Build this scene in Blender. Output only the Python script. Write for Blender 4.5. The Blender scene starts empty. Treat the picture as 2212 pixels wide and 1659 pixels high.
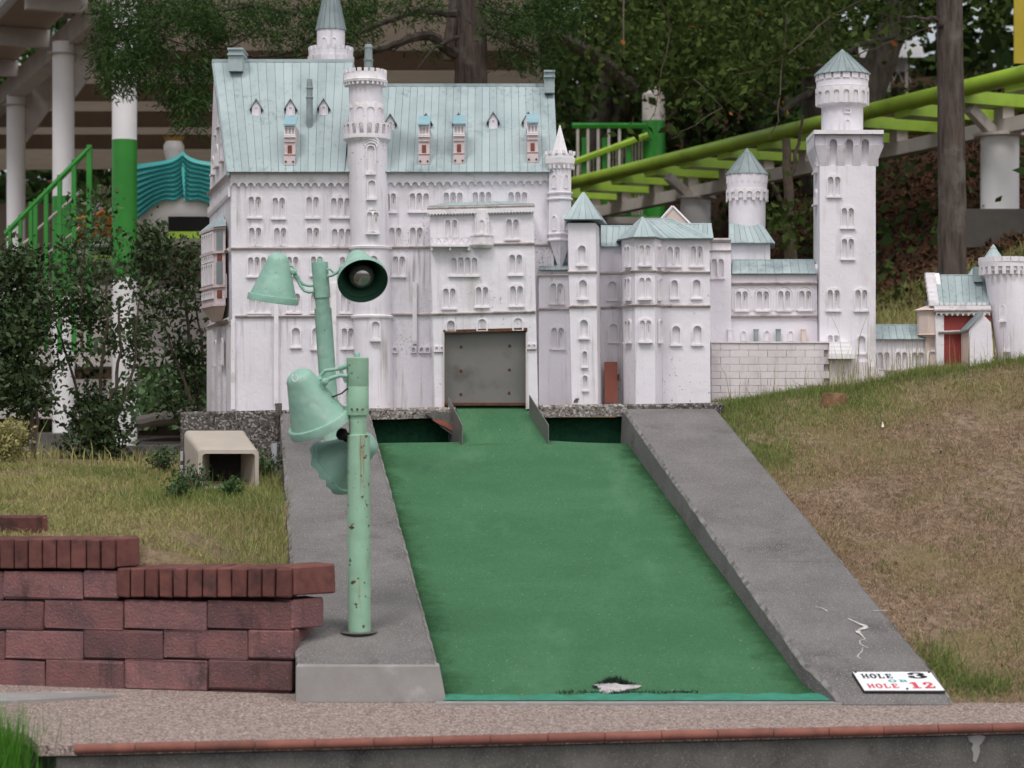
import bpy, bmesh, math, random
import numpy as np
from mathutils import Vector, Matrix
from mathutils.geometry import tessellate_polygon

random.seed(7); rng = np.random.default_rng(7)
scene = bpy.context.scene
COL = scene.collection
R = math.radians

# ---------------------------------------------------------------- camera, sky, sun, exposure
F, CX, HV, CZ = 4500.0, 1106.0, 880.0, 0.97          # focal length and horizon in survey pixels, eye height
cam = bpy.data.cameras.new('camera')
cam.sensor_width = 36.0
cam.lens = 36.0 * F / 2212.0
cam.shift_y = 50.5 / 2212.0
cam.clip_start, cam.clip_end = 0.05, 600.0
cam.dof.use_dof = True
cam.dof.focus_distance = 9.6
cam.dof.aperture_fstop = 5.0
cam_o = bpy.data.objects.new('camera', cam); COL.objects.link(cam_o)
cam_o.location = (0, 0, CZ); cam_o.rotation_euler = (R(90), 0, 0)
scene.camera = cam_o

SUN_EL, SUN_AZ = 58.0, -35.0                          # light comes from the front left, high
world = bpy.data.worlds.new('World'); scene.world = world; world.use_nodes = True
wn, wl = world.node_tree.nodes, world.node_tree.links
bg = wn['Background']
sky = wn.new('ShaderNodeTexSky'); sky.sky_type = 'NISHITA'; sky.sun_disc = False
sky.sun_elevation = R(SUN_EL); sky.sun_rotation = R(180 + SUN_AZ)
sky.air_density = 1.0; sky.dust_density = 4.0; sky.ozone_density = 1.0
hsv = wn.new('ShaderNodeHueSaturation'); hsv.inputs['Saturation'].default_value = 0.30
wl.new(sky.outputs[0], hsv.inputs['Color']); wl.new(hsv.outputs[0], bg.inputs['Color'])
bg.inputs['Strength'].default_value = 0.12

sun = bpy.data.lights.new('sun', 'SUN'); sun.energy = 1.15; sun.angle = R(16); sun.color = (1.0, 0.965, 0.93)
sun_o = bpy.data.objects.new('sun', sun); COL.objects.link(sun_o)
_d = Vector((math.sin(R(SUN_AZ)) * math.cos(R(SUN_EL)), -math.cos(R(SUN_AZ)) * math.cos(R(SUN_EL)), math.sin(R(SUN_EL))))
sun_o.rotation_euler = _d.to_track_quat('Z', 'Y').to_euler()
sun_o.location = _d * 30

scene.view_settings.view_transform = 'Standard'; scene.view_settings.look = 'None'
scene.view_settings.exposure = 0.42; scene.view_settings.gamma = 1.0
scene.view_settings.use_curve_mapping = False
scene.cycles.max_bounces = 6

def at(u, v, Y):
    return Vector(((u - CX) * Y / F, Y, CZ + (HV - v) * Y / F))

# ---------------------------------------------------------------- materials
MATS = {}
def mat(name, c1, c2=None, scale=8.0, rough=0.85, bump=0.0, bscale=60.0, stain=None, sscale=2.0, srange=(0.55, 0.7),
        stretch=(1, 1, 1), speck=None, pscale=250.0, prange=(0.6, 0.68), vary=0.0, island=False, spec=0.25, metal=0.0, detail=4.0, coat=0.0, bdist=0.004, ssx=(1, 1, 1), trans=0.0, pmask=0.0, cells=None, streak=None, bump2=0.0):
    m = bpy.data.materials.new(name); m.use_nodes = True
    n, l = m.node_tree.nodes, m.node_tree.links
    p = n['Principled BSDF']
    geo = n.new('ShaderNodeNewGeometry')
    mp = n.new('ShaderNodeMapping'); mp.inputs['Scale'].default_value = stretch
    l.new(geo.outputs['Position'], mp.inputs['Vector'])
    def noise(sc, det=4.0, vec=None):
        t = n.new('ShaderNodeTexNoise'); t.inputs['Scale'].default_value = sc; t.inputs['Detail'].default_value = det
        t.inputs['Roughness'].default_value = 0.6
        l.new((vec or mp).outputs[0], t.inputs['Vector']); return t.outputs['Fac']
    def mixc(fac, a, b):
        x = n.new('ShaderNodeMix'); x.data_type = 'RGBA'
        l.new(fac, x.inputs[0])
        for s, val in ((6, a), (7, b)):
            if isinstance(val, tuple): x.inputs[s].default_value = (*val, 1)
            else: l.new(val, x.inputs[s])
        return x.outputs[2]
    def rng_(fac, a, b):
        r = n.new('ShaderNodeMapRange'); r.interpolation_type = 'SMOOTHSTEP'
        r.inputs[1].default_value = a; r.inputs[2].default_value = b
        l.new(fac, r.inputs[0]); return r.outputs[0]
    if c2 is None: c2 = tuple(x * 0.88 for x in c1)
    if island:
        col = mixc(geo.outputs['Random Per Island'], c1, c2)
    else:
        col = mixc(rng_(noise(scale, detail), 0.3, 0.7), c1, c2)
    if cells:                                             # loose stones: each cell its own tone
        vo = n.new('ShaderNodeTexVoronoi'); vo.inputs['Scale'].default_value = cells[0]; l.new(geo.outputs['Position'], vo.inputs['Vector'])
        sx_ = n.new('ShaderNodeSeparateColor'); l.new(vo.outputs['Color'], sx_.inputs[0])
        col = mixc(rng_(sx_.outputs[0], 0.45, 1.0), col, cells[1]); col = mixc(rng_(sx_.outputs[1], 0.72, 0.95), col, cells[2])
    if stain:
        mp2 = n.new('ShaderNodeMapping'); mp2.inputs['Scale'].default_value = ssx
        l.new(geo.outputs['Position'], mp2.inputs['Vector'])
        col = mixc(rng_(noise(sscale, 7.0, mp2), *srange), col, stain)
    if streak:                                            # thin rain runs
        mp3 = n.new('ShaderNodeMapping'); mp3.inputs['Scale'].default_value = (1, 1, 0.045)
        l.new(geo.outputs['Position'], mp3.inputs['Vector'])
        g2 = n.new('ShaderNodeMath'); g2.operation = 'MULTIPLY'; l.new(rng_(noise(streak[1], 3.0, mp3), 0.50, 0.72), g2.inputs[0]); l.new(rng_(noise(2.3, 3.0), 0.42, 0.68), g2.inputs[1])
        col = mixc(g2.outputs[0], col, streak[0])
    if speck:
        sf = rng_(noise(pscale, 2.0), *prange)
        if pmask:
            g_ = n.new('ShaderNodeMath'); g_.operation = 'MULTIPLY'; l.new(sf, g_.inputs[0]); l.new(rng_(noise(pmask, 3.0), 0.50, 0.62), g_.inputs[1]); sf = g_.outputs[0]
        col = mixc(sf, col, speck)
    if vary:
        oi = n.new('ShaderNodeObjectInfo')
        h = n.new('ShaderNodeHueSaturation')
        r = n.new('ShaderNodeMapRange'); r.inputs[3].default_value = 1 - vary; r.inputs[4].default_value = 1 + vary
        l.new(oi.outputs['Random'], r.inputs[0]); l.new(r.outputs[0], h.inputs['Value'])
        l.new(col, h.inputs['Color']); col = h.outputs[0]
    l.new(col, p.inputs['Base Color'])
    p.inputs['Roughness'].default_value = rough; p.inputs['Specular IOR Level'].default_value = spec
    p.inputs['Metallic'].default_value = metal; p.inputs['Coat Weight'].default_value = coat
    if bump:
        b = n.new('ShaderNodeBump'); b.inputs['Strength'].default_value = bump; b.inputs['Distance'].default_value = bdist
        l.new(noise(bscale, 5.0), b.inputs['Height']); l.new(b.outputs[0], p.inputs['Normal'])
    if bump2:                                             # slow unevenness: dents and hand-worked surfaces
        b2 = n.new('ShaderNodeBump'); b2.inputs['Strength'].default_value = bump2; b2.inputs['Distance'].default_value = 0.03
        l.new(noise(11.0, 2.0), b2.inputs['Height'])
        if bump: l.new(b.outputs[0], b2.inputs['Normal'])
        l.new(b2.outputs[0], p.inputs['Normal'])
    if trans:
        tr = n.new('ShaderNodeBsdfTranslucent'); l.new(col, tr.inputs['Color'])
        ms = n.new('ShaderNodeMixShader'); ms.inputs[0].default_value = trans
        l.new(p.outputs[0], ms.inputs[1]); l.new(tr.outputs[0], ms.inputs[2])
        l.new(ms.outputs[0], n['Material Output'].inputs['Surface'])
    MATS[name] = m
    return m

mat('plaster', (0.785, 0.75, 0.80), (0.73, 0.70, 0.745), 3.0, 0.75, 0.3, 90, stain=(0.50, 0.475, 0.465), sscale=3.2, srange=(0.53, 0.80), ssx=(1.2, 1, 0.3), speck=(0.34, 0.33, 0.31), pscale=60, prange=(0.64, 0.71), pmask=1.5, streak=((0.46, 0.43, 0.41), 42.0), bump2=0.12)
mat('plaster_dirty', (0.76, 0.73, 0.775), (0.70, 0.67, 0.715), 3.0, 0.8, 0.35, 80, stain=(0.44, 0.42, 0.415), sscale=4.5, srange=(0.51, 0.78), ssx=(1.2, 1, 0.4), speck=(0.24, 0.235, 0.225), pscale=80, prange=(0.55, 0.64), pmask=1.3, streak=((0.38, 0.36, 0.345), 42.0), bump2=0.15)
mat('relief', (0.80, 0.765, 0.795), (0.73, 0.70, 0.72), 9.0, 0.7, 0.1, 120, stain=(0.55, 0.51, 0.50), sscale=12, srange=(0.52, 0.75), speck=(0.42, 0.38, 0.35), pscale=90, prange=(0.66, 0.73))
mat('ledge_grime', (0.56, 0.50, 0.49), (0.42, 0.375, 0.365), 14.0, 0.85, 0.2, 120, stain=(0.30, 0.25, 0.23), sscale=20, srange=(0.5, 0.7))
mat('pink_plaster', (0.66, 0.55, 0.56), (0.58, 0.48, 0.48), 14.0, 0.8, 0.2, 90, stain=(0.36, 0.29, 0.28), sscale=7, srange=(0.58, 0.8))
mat('cream_plaster', (0.66, 0.54, 0.48), (0.6, 0.48, 0.43), 6.0, 0.8)
mat('copper_roof', (0.305, 0.375, 0.383), (0.365, 0.43, 0.437), 5.0, 0.5, 0.08, 60, stain=(0.15, 0.20, 0.215), sscale=5, srange=(0.53, 0.80), ssx=(1, 1, 0.3), vary=0.09, streak=((0.20, 0.25, 0.26), 40.0), bump2=0.15)
mat('copper_dark', (0.20, 0.24, 0.25), (0.27, 0.315, 0.325), 6.0, 0.6, 0.1, 50, stain=(0.12, 0.14, 0.145), sscale=5, srange=(0.5, 0.75), vary=0.05)
mat('copper_blue', (0.22, 0.37, 0.42), (0.27, 0.42, 0.46), 9.0, 0.5)
mat('seam_dark', (0.20, 0.255, 0.26), None, 9.0, 0.8)
mat('grey_chimney', (0.20, 0.24, 0.24), (0.30, 0.34, 0.34), 14.0, 0.8, 0.2, 60)
mat('hole_dark', (0.10, 0.10, 0.10), None, 9, 0.9)
mat('rust_red', (0.24, 0.085, 0.06), (0.17, 0.06, 0.045), 30, 0.85)
mat('red_paint', (0.30, 0.055, 0.05), (0.24, 0.045, 0.04), 9, 0.7, 0.15, 60, stain=(0.55, 0.4, 0.38), sscale=9, srange=(0.64, 0.72), ssx=(1, 1, 0.4))
mat('board_red', (0.31, 0.105, 0.075), (0.26, 0.09, 0.065), 7, 0.75, 0.1, 50)
mat('steel_sheet', (0.165, 0.165, 0.155), (0.215, 0.205, 0.195), 4.0, 0.42, 0.04, 200, metal=0.35, stain=(0.12, 0.10, 0.085), sscale=5, srange=(0.55, 0.8))
mat('rust', (0.16, 0.065, 0.03), (0.07, 0.04, 0.03), 40, 0.9, 0.3, 90)
mat('concrete', (0.182, 0.172, 0.167), (0.138, 0.129, 0.125), 4.0, 0.92, 0.8, 240, stain=(0.090, 0.085, 0.082), sscale=3.2, srange=(0.50, 0.76), ssx=(1.2, 1.0, 1), speck=(0.32, 0.305, 0.295), pscale=210, prange=(0.56, 0.66), bdist=0.006)
mat('concrete_light', (0.30, 0.285, 0.275), (0.24, 0.225, 0.22), 6.0, 0.92, 0.4, 200, stain=(0.38, 0.36, 0.36), sscale=9, srange=(0.55, 0.75))
mat('concrete_dark', (0.135, 0.128, 0.118), (0.085, 0.080, 0.074), 8.0, 0.95, 0.6, 150, stain=(0.045, 0.043, 0.040), sscale=5, srange=(0.5, 0.72), ssx=(1, 1, 0.5), speck=(0.22, 0.21, 0.20), pscale=230, prange=(0.56, 0.70))
mat('aggregate', (0.13, 0.118, 0.11), (0.075, 0.066, 0.06), 20.0, 0.95, 1.0, 90, cells=(105.0, (0.34, 0.31, 0.29), (0.04, 0.035, 0.033)), bdist=0.012)
mat('aggregate_light', (0.27, 0.235, 0.215), (0.18, 0.155, 0.14), 20.0, 0.95, 1.0, 90, cells=(105.0, (0.48, 0.44, 0.41), (0.09, 0.075, 0.07)), bdist=0.012)
mat('pebbles', (0.325, 0.250, 0.220), (0.24, 0.180, 0.156), 30.0, 0.9, 1.0, 160, cells=(170.0, (0.56, 0.465, 0.42), (0.12, 0.088, 0.078)), bdist=0.008)
mat('turf', (0.063, 0.168, 0.084), (0.056, 0.152, 0.074), 5.0, 0.95, 0.8, 420, stain=(0.072, 0.182, 0.094), sscale=1.6, srange=(0.40, 0.75), ssx=(0.5, 1.6, 1), speck=(0.030, 0.088, 0.042), pscale=260, prange=(0.50, 0.66), spec=0.1)
mat('turf_strip', (0.055, 0.235, 0.165), (0.045, 0.19, 0.125), 20.0, 0.95, 0.5, 300, stain=(0.05, 0.13, 0.09), sscale=14, srange=(0.55, 0.75), spec=0.1)
mat('turf_dark', (0.012, 0.05, 0.026), (0.008, 0.032, 0.017), 50.0, 0.95, 0.8, 200, spec=0.05)
mat('lamp_paint', (0.265, 0.455, 0.370), (0.225, 0.40, 0.325), 6.0, 0.45, 0.15, 160, stain=(0.35, 0.48, 0.39), sscale=8, srange=(0.48, 0.72), speck=(0.16, 0.22, 0.15), pscale=55, prange=(0.69, 0.73), spec=0.4, bump2=0.3)
mat('lamp_paint_rusty', (0.285, 0.475, 0.345), (0.255, 0.43, 0.31), 9.0, 0.5, 0.12, 150, stain=(0.25, 0.23, 0.10), sscale=16, srange=(0.56, 0.72), ssx=(1, 1, 0.2), speck=(0.10, 0.05, 0.025), pscale=42, prange=(0.64, 0.68), spec=0.35, streak=((0.22, 0.13, 0.06), 60.0), bump2=0.15)
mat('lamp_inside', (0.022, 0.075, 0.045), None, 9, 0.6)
mat('brick_cap', (0.155, 0.062, 0.052), (0.105, 0.042, 0.038), 22.0, 0.9, 0.5, 200, stain=(0.055, 0.033, 0.032), sscale=12, srange=(0.52, 0.75), vary=0.22)
mat('brick_block', (0.235, 0.110, 0.108), (0.150, 0.083, 0.087), 9.0, 0.92, 0.9, 110, stain=(0.045, 0.032, 0.032), sscale=6.0, srange=(0.55, 0.76), ssx=(1.3, 1, 0.4), vary=0.25, bdist=0.007, streak=((0.085, 0.055, 0.055), 30.0), speck=(0.30, 0.19, 0.19), pscale=120, prange=(0.64, 0.72))
mat('mortar', (0.05, 0.042, 0.04), None, 60, 0.95, 0.5, 120)
mat('terracotta', (0.245, 0.098, 0.074), (0.175, 0.070, 0.055), 12.0, 0.8, 0.2, 90, stain=(0.10, 0.052, 0.045), sscale=8, srange=(0.5, 0.75), vary=0.12)
mat('white_paint', (0.80, 0.78, 0.79), (0.76, 0.74, 0.75), 3.0, 0.45, 0.05, 40, stain=(0.60, 0.57, 0.52), sscale=3, srange=(0.62, 0.85))
mat('white_grubby', (0.60, 0.55, 0.52), (0.52, 0.47, 0.44), 4.0, 0.6, 0.1, 40, stain=(0.32, 0.28, 0.24), sscale=6, srange=(0.55, 0.8))
mat('green_paint', (0.030, 0.24, 0.028), (0.024, 0.20, 0.024), 4.0, 0.35, spec=0.5)
mat('lime_paint', (0.33, 0.50, 0.050), (0.28, 0.43, 0.040), 4.0, 0.42, stain=(0.20, 0.27, 0.05), sscale=4, srange=(0.54, 0.8), spec=0.45)
mat('ceiling', (0.42, 0.35, 0.28), (0.37, 0.305, 0.24), 2.0, 0.9, trans=0.18)
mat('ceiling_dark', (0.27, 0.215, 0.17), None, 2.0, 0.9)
mat('beam_grey', (0.42, 0.38, 0.36), (0.34, 0.30, 0.28), 3.0, 0.7)
mat('teal_paint', (0.11, 0.68, 0.65), (0.12, 0.74, 0.71), 4.0, 0.35, spec=0.5)
mat('teal_line', (0.02, 0.16, 0.17), None, 4.0, 0.5)
mat('orange_paint', (0.78, 0.30, 0.04), (0.82, 0.38, 0.08), 4.0, 0.4)
mat('orange_line', (0.16, 0.05, 0.01), None, 4.0, 0.5)
mat('gold', (0.35, 0.20, 0.05), None, 9, 0.5)
mat('swan_white', (0.76, 0.73, 0.71), (0.70, 0.67, 0.65), 2.0, 0.35, spec=0.5)
mat('black_gap', (0.008, 0.008, 0.008), None, 9, 0.9)
mat('speaker_beige', (0.44, 0.385, 0.33), (0.39, 0.34, 0.29), 8.0, 0.6, 0.05, 90)
mat('speaker_mesh', (0.030, 0.028, 0.026), (0.018, 0.017, 0.016), 300, 0.8, 0.5, 300)
mat('pvc', (0.45, 0.46, 0.48), None, 9, 0.5)
mat('bark_cedar', (0.120, 0.094, 0.080), (0.050, 0.038, 0.032), 30.0, 0.95, 1.0, 35, stretch=(1, 1, 0.12), bdist=0.02, stain=(0.15, 0.132, 0.12), sscale=6, srange=(0.5, 0.75))
mat('bark_dark', (0.085, 0.068, 0.058), (0.038, 0.030, 0.026), 18.0, 0.95, 0.9, 25, stretch=(1, 1, 0.3), bdist=0.02)
mat('twig', (0.12, 0.095, 0.07), (0.08, 0.062, 0.048), 20, 0.9)
mat('leaf_shrub', (0.020, 0.042, 0.013), (0.075, 0.112, 0.042), rough=0.5, island=True, spec=0.3, trans=0.15)
mat('leaf_shrub_b', (0.022, 0.058, 0.016), (0.065, 0.125, 0.034), rough=0.45, island=True, spec=0.4, trans=0.15)
mat('leaf_cherry', (0.028, 0.052, 0.013), (0.085, 0.118, 0.030), rough=0.8, island=True, trans=0.25, spec=0.08)
mat('leaf_forest', (0.016, 0.032, 0.010), (0.055, 0.085, 0.024), rough=0.85, island=True, trans=0.2, spec=0.05)
mat('leaf_conifer', (0.018, 0.042, 0.013), (0.058, 0.098, 0.030), rough=0.85, island=True, trans=0.15, spec=0.05)
mat('leaf_orange', (0.42, 0.10, 0.03), (0.34, 0.14, 0.03), rough=0.6, island=True, trans=0.2)
mat('leaf_litter', (0.040, 0.021, 0.014), (0.125, 0.058, 0.034), rough=0.95, island=True, spec=0.05)
mat('grass_dry', (0.46, 0.335, 0.225), (0.24, 0.165, 0.105), rough=0.9, island=True, trans=0.15, spec=0.1)
mat('grass_mid', (0.42, 0.36, 0.175), (0.215, 0.225, 0.075), rough=0.8, island=True, trans=0.2, spec=0.1)
mat('grass_green', (0.115, 0.175, 0.042), (0.22, 0.265, 0.085), rough=0.7, island=True, trans=0.25, spec=0.1)
mat('grass_vivid', (0.055, 0.19, 0.015), (0.10, 0.27, 0.03), rough=0.6, island=True, trans=0.3)
mat('stump', (0.26, 0.15, 0.075), (0.12, 0.07, 0.04), 30, 0.9, 0.6, 60)
mat('sign_white', (0.78, 0.78, 0.80), None, 9, 0.4)
mat('ink_black', (0.012, 0.012, 0.014), None, 9, 0.5)
mat('ink_teal', (0.06, 0.36, 0.33), None, 9, 0.5)
mat('ink_red', (0.62, 0.075, 0.10), None, 9, 0.5)
mat('crack_white', (0.62, 0.60, 0.59), (0.36, 0.33, 0.29), 60, 0.85, 0.4, 200)
mat('edge_worn', (0.185, 0.175, 0.17), (0.28, 0.265, 0.255), 14.0, 0.92, 0.6, 200, stain=(0.13, 0.122, 0.118), sscale=25, srange=(0.45, 0.6))
mat('bare_patch', (0.50, 0.47, 0.48), (0.36, 0.33, 0.33), 40, 0.9, 0.5, 120)
mat('torn_dark', (0.012, 0.022, 0.016), (0.03, 0.045, 0.03), rough=0.95, island=True)
mat('yellow_paint', (0.50, 0.38, 0.04), None, 4, 0.5)
mat('log_grey', (0.10, 0.09, 0.08), None, 10, 0.9)

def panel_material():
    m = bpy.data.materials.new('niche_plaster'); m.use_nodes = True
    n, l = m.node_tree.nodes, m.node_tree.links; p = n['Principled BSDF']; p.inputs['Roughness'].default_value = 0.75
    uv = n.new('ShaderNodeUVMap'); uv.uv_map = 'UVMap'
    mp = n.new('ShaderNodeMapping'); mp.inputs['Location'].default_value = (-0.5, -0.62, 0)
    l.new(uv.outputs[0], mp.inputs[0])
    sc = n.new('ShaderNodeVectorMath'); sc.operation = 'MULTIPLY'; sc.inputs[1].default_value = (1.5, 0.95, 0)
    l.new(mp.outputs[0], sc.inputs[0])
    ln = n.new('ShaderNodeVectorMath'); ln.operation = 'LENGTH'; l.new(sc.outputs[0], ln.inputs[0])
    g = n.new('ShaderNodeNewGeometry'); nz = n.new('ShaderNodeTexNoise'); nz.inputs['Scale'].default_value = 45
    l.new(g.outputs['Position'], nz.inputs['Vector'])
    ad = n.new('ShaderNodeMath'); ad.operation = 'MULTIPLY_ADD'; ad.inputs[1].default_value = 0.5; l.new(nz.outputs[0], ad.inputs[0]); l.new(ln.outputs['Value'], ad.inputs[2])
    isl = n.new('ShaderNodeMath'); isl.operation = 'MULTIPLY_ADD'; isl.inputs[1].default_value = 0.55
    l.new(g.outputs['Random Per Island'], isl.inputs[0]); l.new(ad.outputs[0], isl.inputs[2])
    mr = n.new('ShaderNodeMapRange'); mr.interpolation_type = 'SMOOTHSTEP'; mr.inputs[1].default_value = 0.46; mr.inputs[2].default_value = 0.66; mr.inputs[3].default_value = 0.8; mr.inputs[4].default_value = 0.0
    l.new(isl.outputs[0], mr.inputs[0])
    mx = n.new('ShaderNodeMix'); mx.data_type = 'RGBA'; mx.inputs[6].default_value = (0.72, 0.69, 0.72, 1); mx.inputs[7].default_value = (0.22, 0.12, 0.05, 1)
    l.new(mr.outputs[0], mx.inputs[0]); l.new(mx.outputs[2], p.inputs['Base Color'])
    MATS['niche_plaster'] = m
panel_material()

def glass_material():
    m = bpy.data.materials.new('bulb_glass'); m.use_nodes = True
    p = m.node_tree.nodes['Principled BSDF']
    p.inputs['Base Color'].default_value = (0.33, 0.32, 0.30, 1); p.inputs['Roughness'].default_value = 0.05
    p.inputs['Metallic'].default_value = 0.75; p.inputs['Coat Weight'].default_value = 1.0
    MATS['bulb_glass'] = m
glass_material()

# ---------------------------------------------------------------- mesh building
class MB:
    def __init__(self): self.v, self.f = [], []
    def add(self, vs, fs):
        o = len(self.v); self.v += [Vector(x) for x in vs]; self.f += [tuple(o + i for i in f) for f in fs]; return self
    def box(self, c, s, rz=0.0, M=None):
        c = Vector(c); h = Vector(s) / 2; M = M or Matrix.Rotation(rz, 3, 'Z')
        P = [c + M @ Vector((x * h.x, y * h.y, z * h.z)) for z in (-1, 1) for x, y in ((-1, -1), (1, -1), (1, 1), (-1, 1))]
        return self.hexa(P)
    def hexa(self, P):
        return self.add(P, [(3, 2, 1, 0), (4, 5, 6, 7), (0, 1, 5, 4), (1, 2, 6, 5), (2, 3, 7, 6), (3, 0, 4, 7)])
    def quad(self, a, b, c, d): return self.add([a, b, c, d], [(0, 1, 2, 3)])
    def loft(self, rings, caps=True, closed=True):
        n = len(rings[0]); vs = [p for r in rings for p in r]; fs = []
        for i in range(len(rings) - 1):
            for j in range(n if closed else n - 1):
                k = (j + 1) % n
                fs.append((i * n + j, i * n + k, (i + 1) * n + k, (i + 1) * n + j))
        if caps and closed:
            fs.append(tuple(reversed(range(n)))); fs.append(tuple((len(rings) - 1) * n + j for j in range(n)))
        return self.add(vs, fs)
    def tube(self, pts, r, n=8, caps=True):
        pts = [Vector(p) for p in pts]; rs = r if isinstance(r, (list, tuple)) else [r] * len(pts)
        rings = []; ref = None
        for i, p in enumerate(pts):
            d = (pts[min(i + 1, len(pts) - 1)] - pts[max(i - 1, 0)]).normalized()
            if ref is None: ref = d.orthogonal().normalized()
            ref = (ref - d * ref.dot(d)).normalized(); b = d.cross(ref)
            rings.append([p + (ref * math.cos(2 * math.pi * k / n) + b * math.sin(2 * math.pi * k / n)) * rs[i] for k in range(n)])
        return self.loft(rings, caps)
    def lathe(self, prof, c=(0, 0), n=24, lean=None, phase=0.0, caps=True):
        rings = []
        for r, z in prof:
            ox = lean(z) if lean else 0.0
            rings.append([Vector((c[0] + ox + r * math.cos(phase + 2 * math.pi * k / n), c[1] + r * math.sin(phase + 2 * math.pi * k / n), z)) for k in range(n)])
        return self.loft(rings, caps)
    def alathe(self, prof, o, d, n=24, caps=False):          # turned about an axis from o along d
        d = Vector(d).normalized(); a = d.orthogonal().normalized(); b = d.cross(a); o = Vector(o)
        return self.loft([[o + d * t + (a * math.cos(2 * math.pi * k / n) + b * math.sin(2 * math.pi * k / n)) * r for k in range(n)] for r, t in prof], caps)
    def plate(self, outer, holes, fn, d):
        loops = [outer] + holes
        flat = [p for lp in loops for p in lp]
        tri = tessellate_polygon([[Vector((x, y, 0)) for x, y in lp] for lp in loops])
        n = len(flat)
        vs = [fn(x, y, d) for x, y in flat] + [fn(x, y, 0.0) for x, y in flat]
        fs = [tuple(t) for t in tri]; o = 0
        for lp in loops:
            m = len(lp)
            for i in range(m):
                j = (i + 1) % m; fs.append((o + i, o + j, n + o + j, n + o + i))
            o += m
        return self.add(vs, fs)

ORG = {}
def mesh_of(name, mb, m, org=Vector((0, 0, 0)), smooth=False, ang=35):
    me = bpy.data.meshes.new(name)
    me.from_pydata([v - org for v in mb.v], [], mb.f)
    me.validate(clean_customdata=False)
    me.materials.append(MATS[m])
    if smooth:
        me.polygons.foreach_set('use_smooth', [True] * len(me.polygons)); me.set_sharp_from_angle(angle=R(ang))
    return me
def tag(o, label=None, cat=None, group=None, kind=None):
    if label: o['label'] = label
    if cat: o['category'] = cat
    if group: o['group'] = group
    if kind: o['kind'] = kind
    return o
def thing(name, label, cat, base, group=None):
    o = bpy.data.objects.new(name, None); o.empty_display_size = 0.1; COL.objects.link(o); o.location = base
    ORG[o.name] = Vector(base); return tag(o, label, cat, group)
def obj(name, mb, m, parent=None, smooth=False, ang=35, kind=None):
    if parent is not None: org = ORG[parent.name]
    else:
        xs = np.array([v[:] for v in mb.v]); org = Vector(((xs[:, 0].min() + xs[:, 0].max()) / 2, (xs[:, 1].min() + xs[:, 1].max()) / 2, xs[:, 2].min()))
    o = bpy.data.objects.new(name, mesh_of(name, mb, m, org, smooth, ang)); COL.objects.link(o)
    if parent is not None: o.parent = parent
    else: o.location = org
    ORG[o.name] = org
    if kind: o['kind'] = kind
    return o
def inst(name, me, parent, pos, rz=0.0, rot=None):       # a part that shares its mesh; pos in the world
    o = bpy.data.objects.new(name, me); COL.objects.link(o); o.parent = parent
    o.location = Vector(pos) - ORG[parent.name]; o.rotation_euler = rot or (0, 0, rz)
    return o
def inst_sub(name, me, parent, loc=(0, 0, 0)):           # sub-part in its part's own frame
    o = bpy.data.objects.new(name, me); COL.objects.link(o); o.parent = parent; o.location = loc; return o
def np_mesh(name, V, Fc, m, parent=None, kind=None, nv=None):
    V = np.asarray(V, dtype=np.float32).reshape(-1, 3); Fc = np.asarray(Fc, dtype=np.int32)
    k = Fc.shape[1]
    org = np.array(ORG[parent.name]) if parent is not None else np.array([(V[:, 0].min() + V[:, 0].max()) / 2, (V[:, 1].min() + V[:, 1].max()) / 2, V[:, 2].min()])
    me = bpy.data.meshes.new(name)
    me.vertices.add(len(V)); me.vertices.foreach_set('co', (V - org).astype(np.float32).ravel())
    me.loops.add(Fc.size); me.loops.foreach_set('vertex_index', Fc.ravel())
    me.polygons.add(len(Fc)); me.polygons.foreach_set('loop_start', np.arange(0, Fc.size, k, dtype=np.int32))
    me.update(calc_edges=True)
    me.materials.append(MATS[m])
    o = bpy.data.objects.new(name, me); COL.objects.link(o)
    if parent is not None: o.parent = parent
    else: o.location = org.tolist()
    ORG[o.name] = Vector(org.tolist())
    if kind: o['kind'] = kind
    return o
def bev_box(name, s, m, bevel=0.004, jitter=0.0, seed=0, seg=1):
    bm = bmesh.new(); bmesh.ops.create_cube(bm, size=1.0)
    for v in bm.verts: v.co = Vector((v.co.x * s[0], v.co.y * s[1], v.co.z * s[2]))
    bmesh.ops.bevel(bm, geom=list(bm.edges), offset=bevel, segments=seg, affect='EDGES', profile=0.6)
    rr = random.Random(seed)
    if jitter:
        for v in bm.verts: v.co += Vector((rr.uniform(-1, 1), rr.uniform(-1, 1), rr.uniform(-1, 1))) * jitter
    me = bpy.data.meshes.new(name); bm.to_mesh(me); bm.free(); me.materials.append(MATS[m]); return me

# ================================================================ THE SETTING
def smooth(x, a, b):
    t = np.clip((x - a) / (b - a), 0, 1); return t * t * (3 - 2 * t)
def kl_out(y): return np.interp(y, [6.87, 10.4], [-0.709, -1.158])
def kl_in(y): return np.interp(y, [6.87, 10.4], [-0.24, -0.707])
def kr_in(y): return np.interp(y, [6.8, 7.0, 10.4], [1.07, 0.981, 0.552])
def kr_out(y): return np.interp(y, [6.8, 7.0, 10.4], [1.44, 1.403, 1.026])
def kl_top(y): return np.interp(y, [6.87, 10.4], [0.114, 0.94])
def kr_top(y): return np.interp(y, [6.78, 6.96, 7.06, 10.4], [0.004, 0.092, 0.118, 0.962])
def lane_z(y): return 0.004 + (y - 6.85) * 0.2333
def wall_line(x): return 7.04 + (-0.738 - x) * (0.25 / 1.072)

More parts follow.
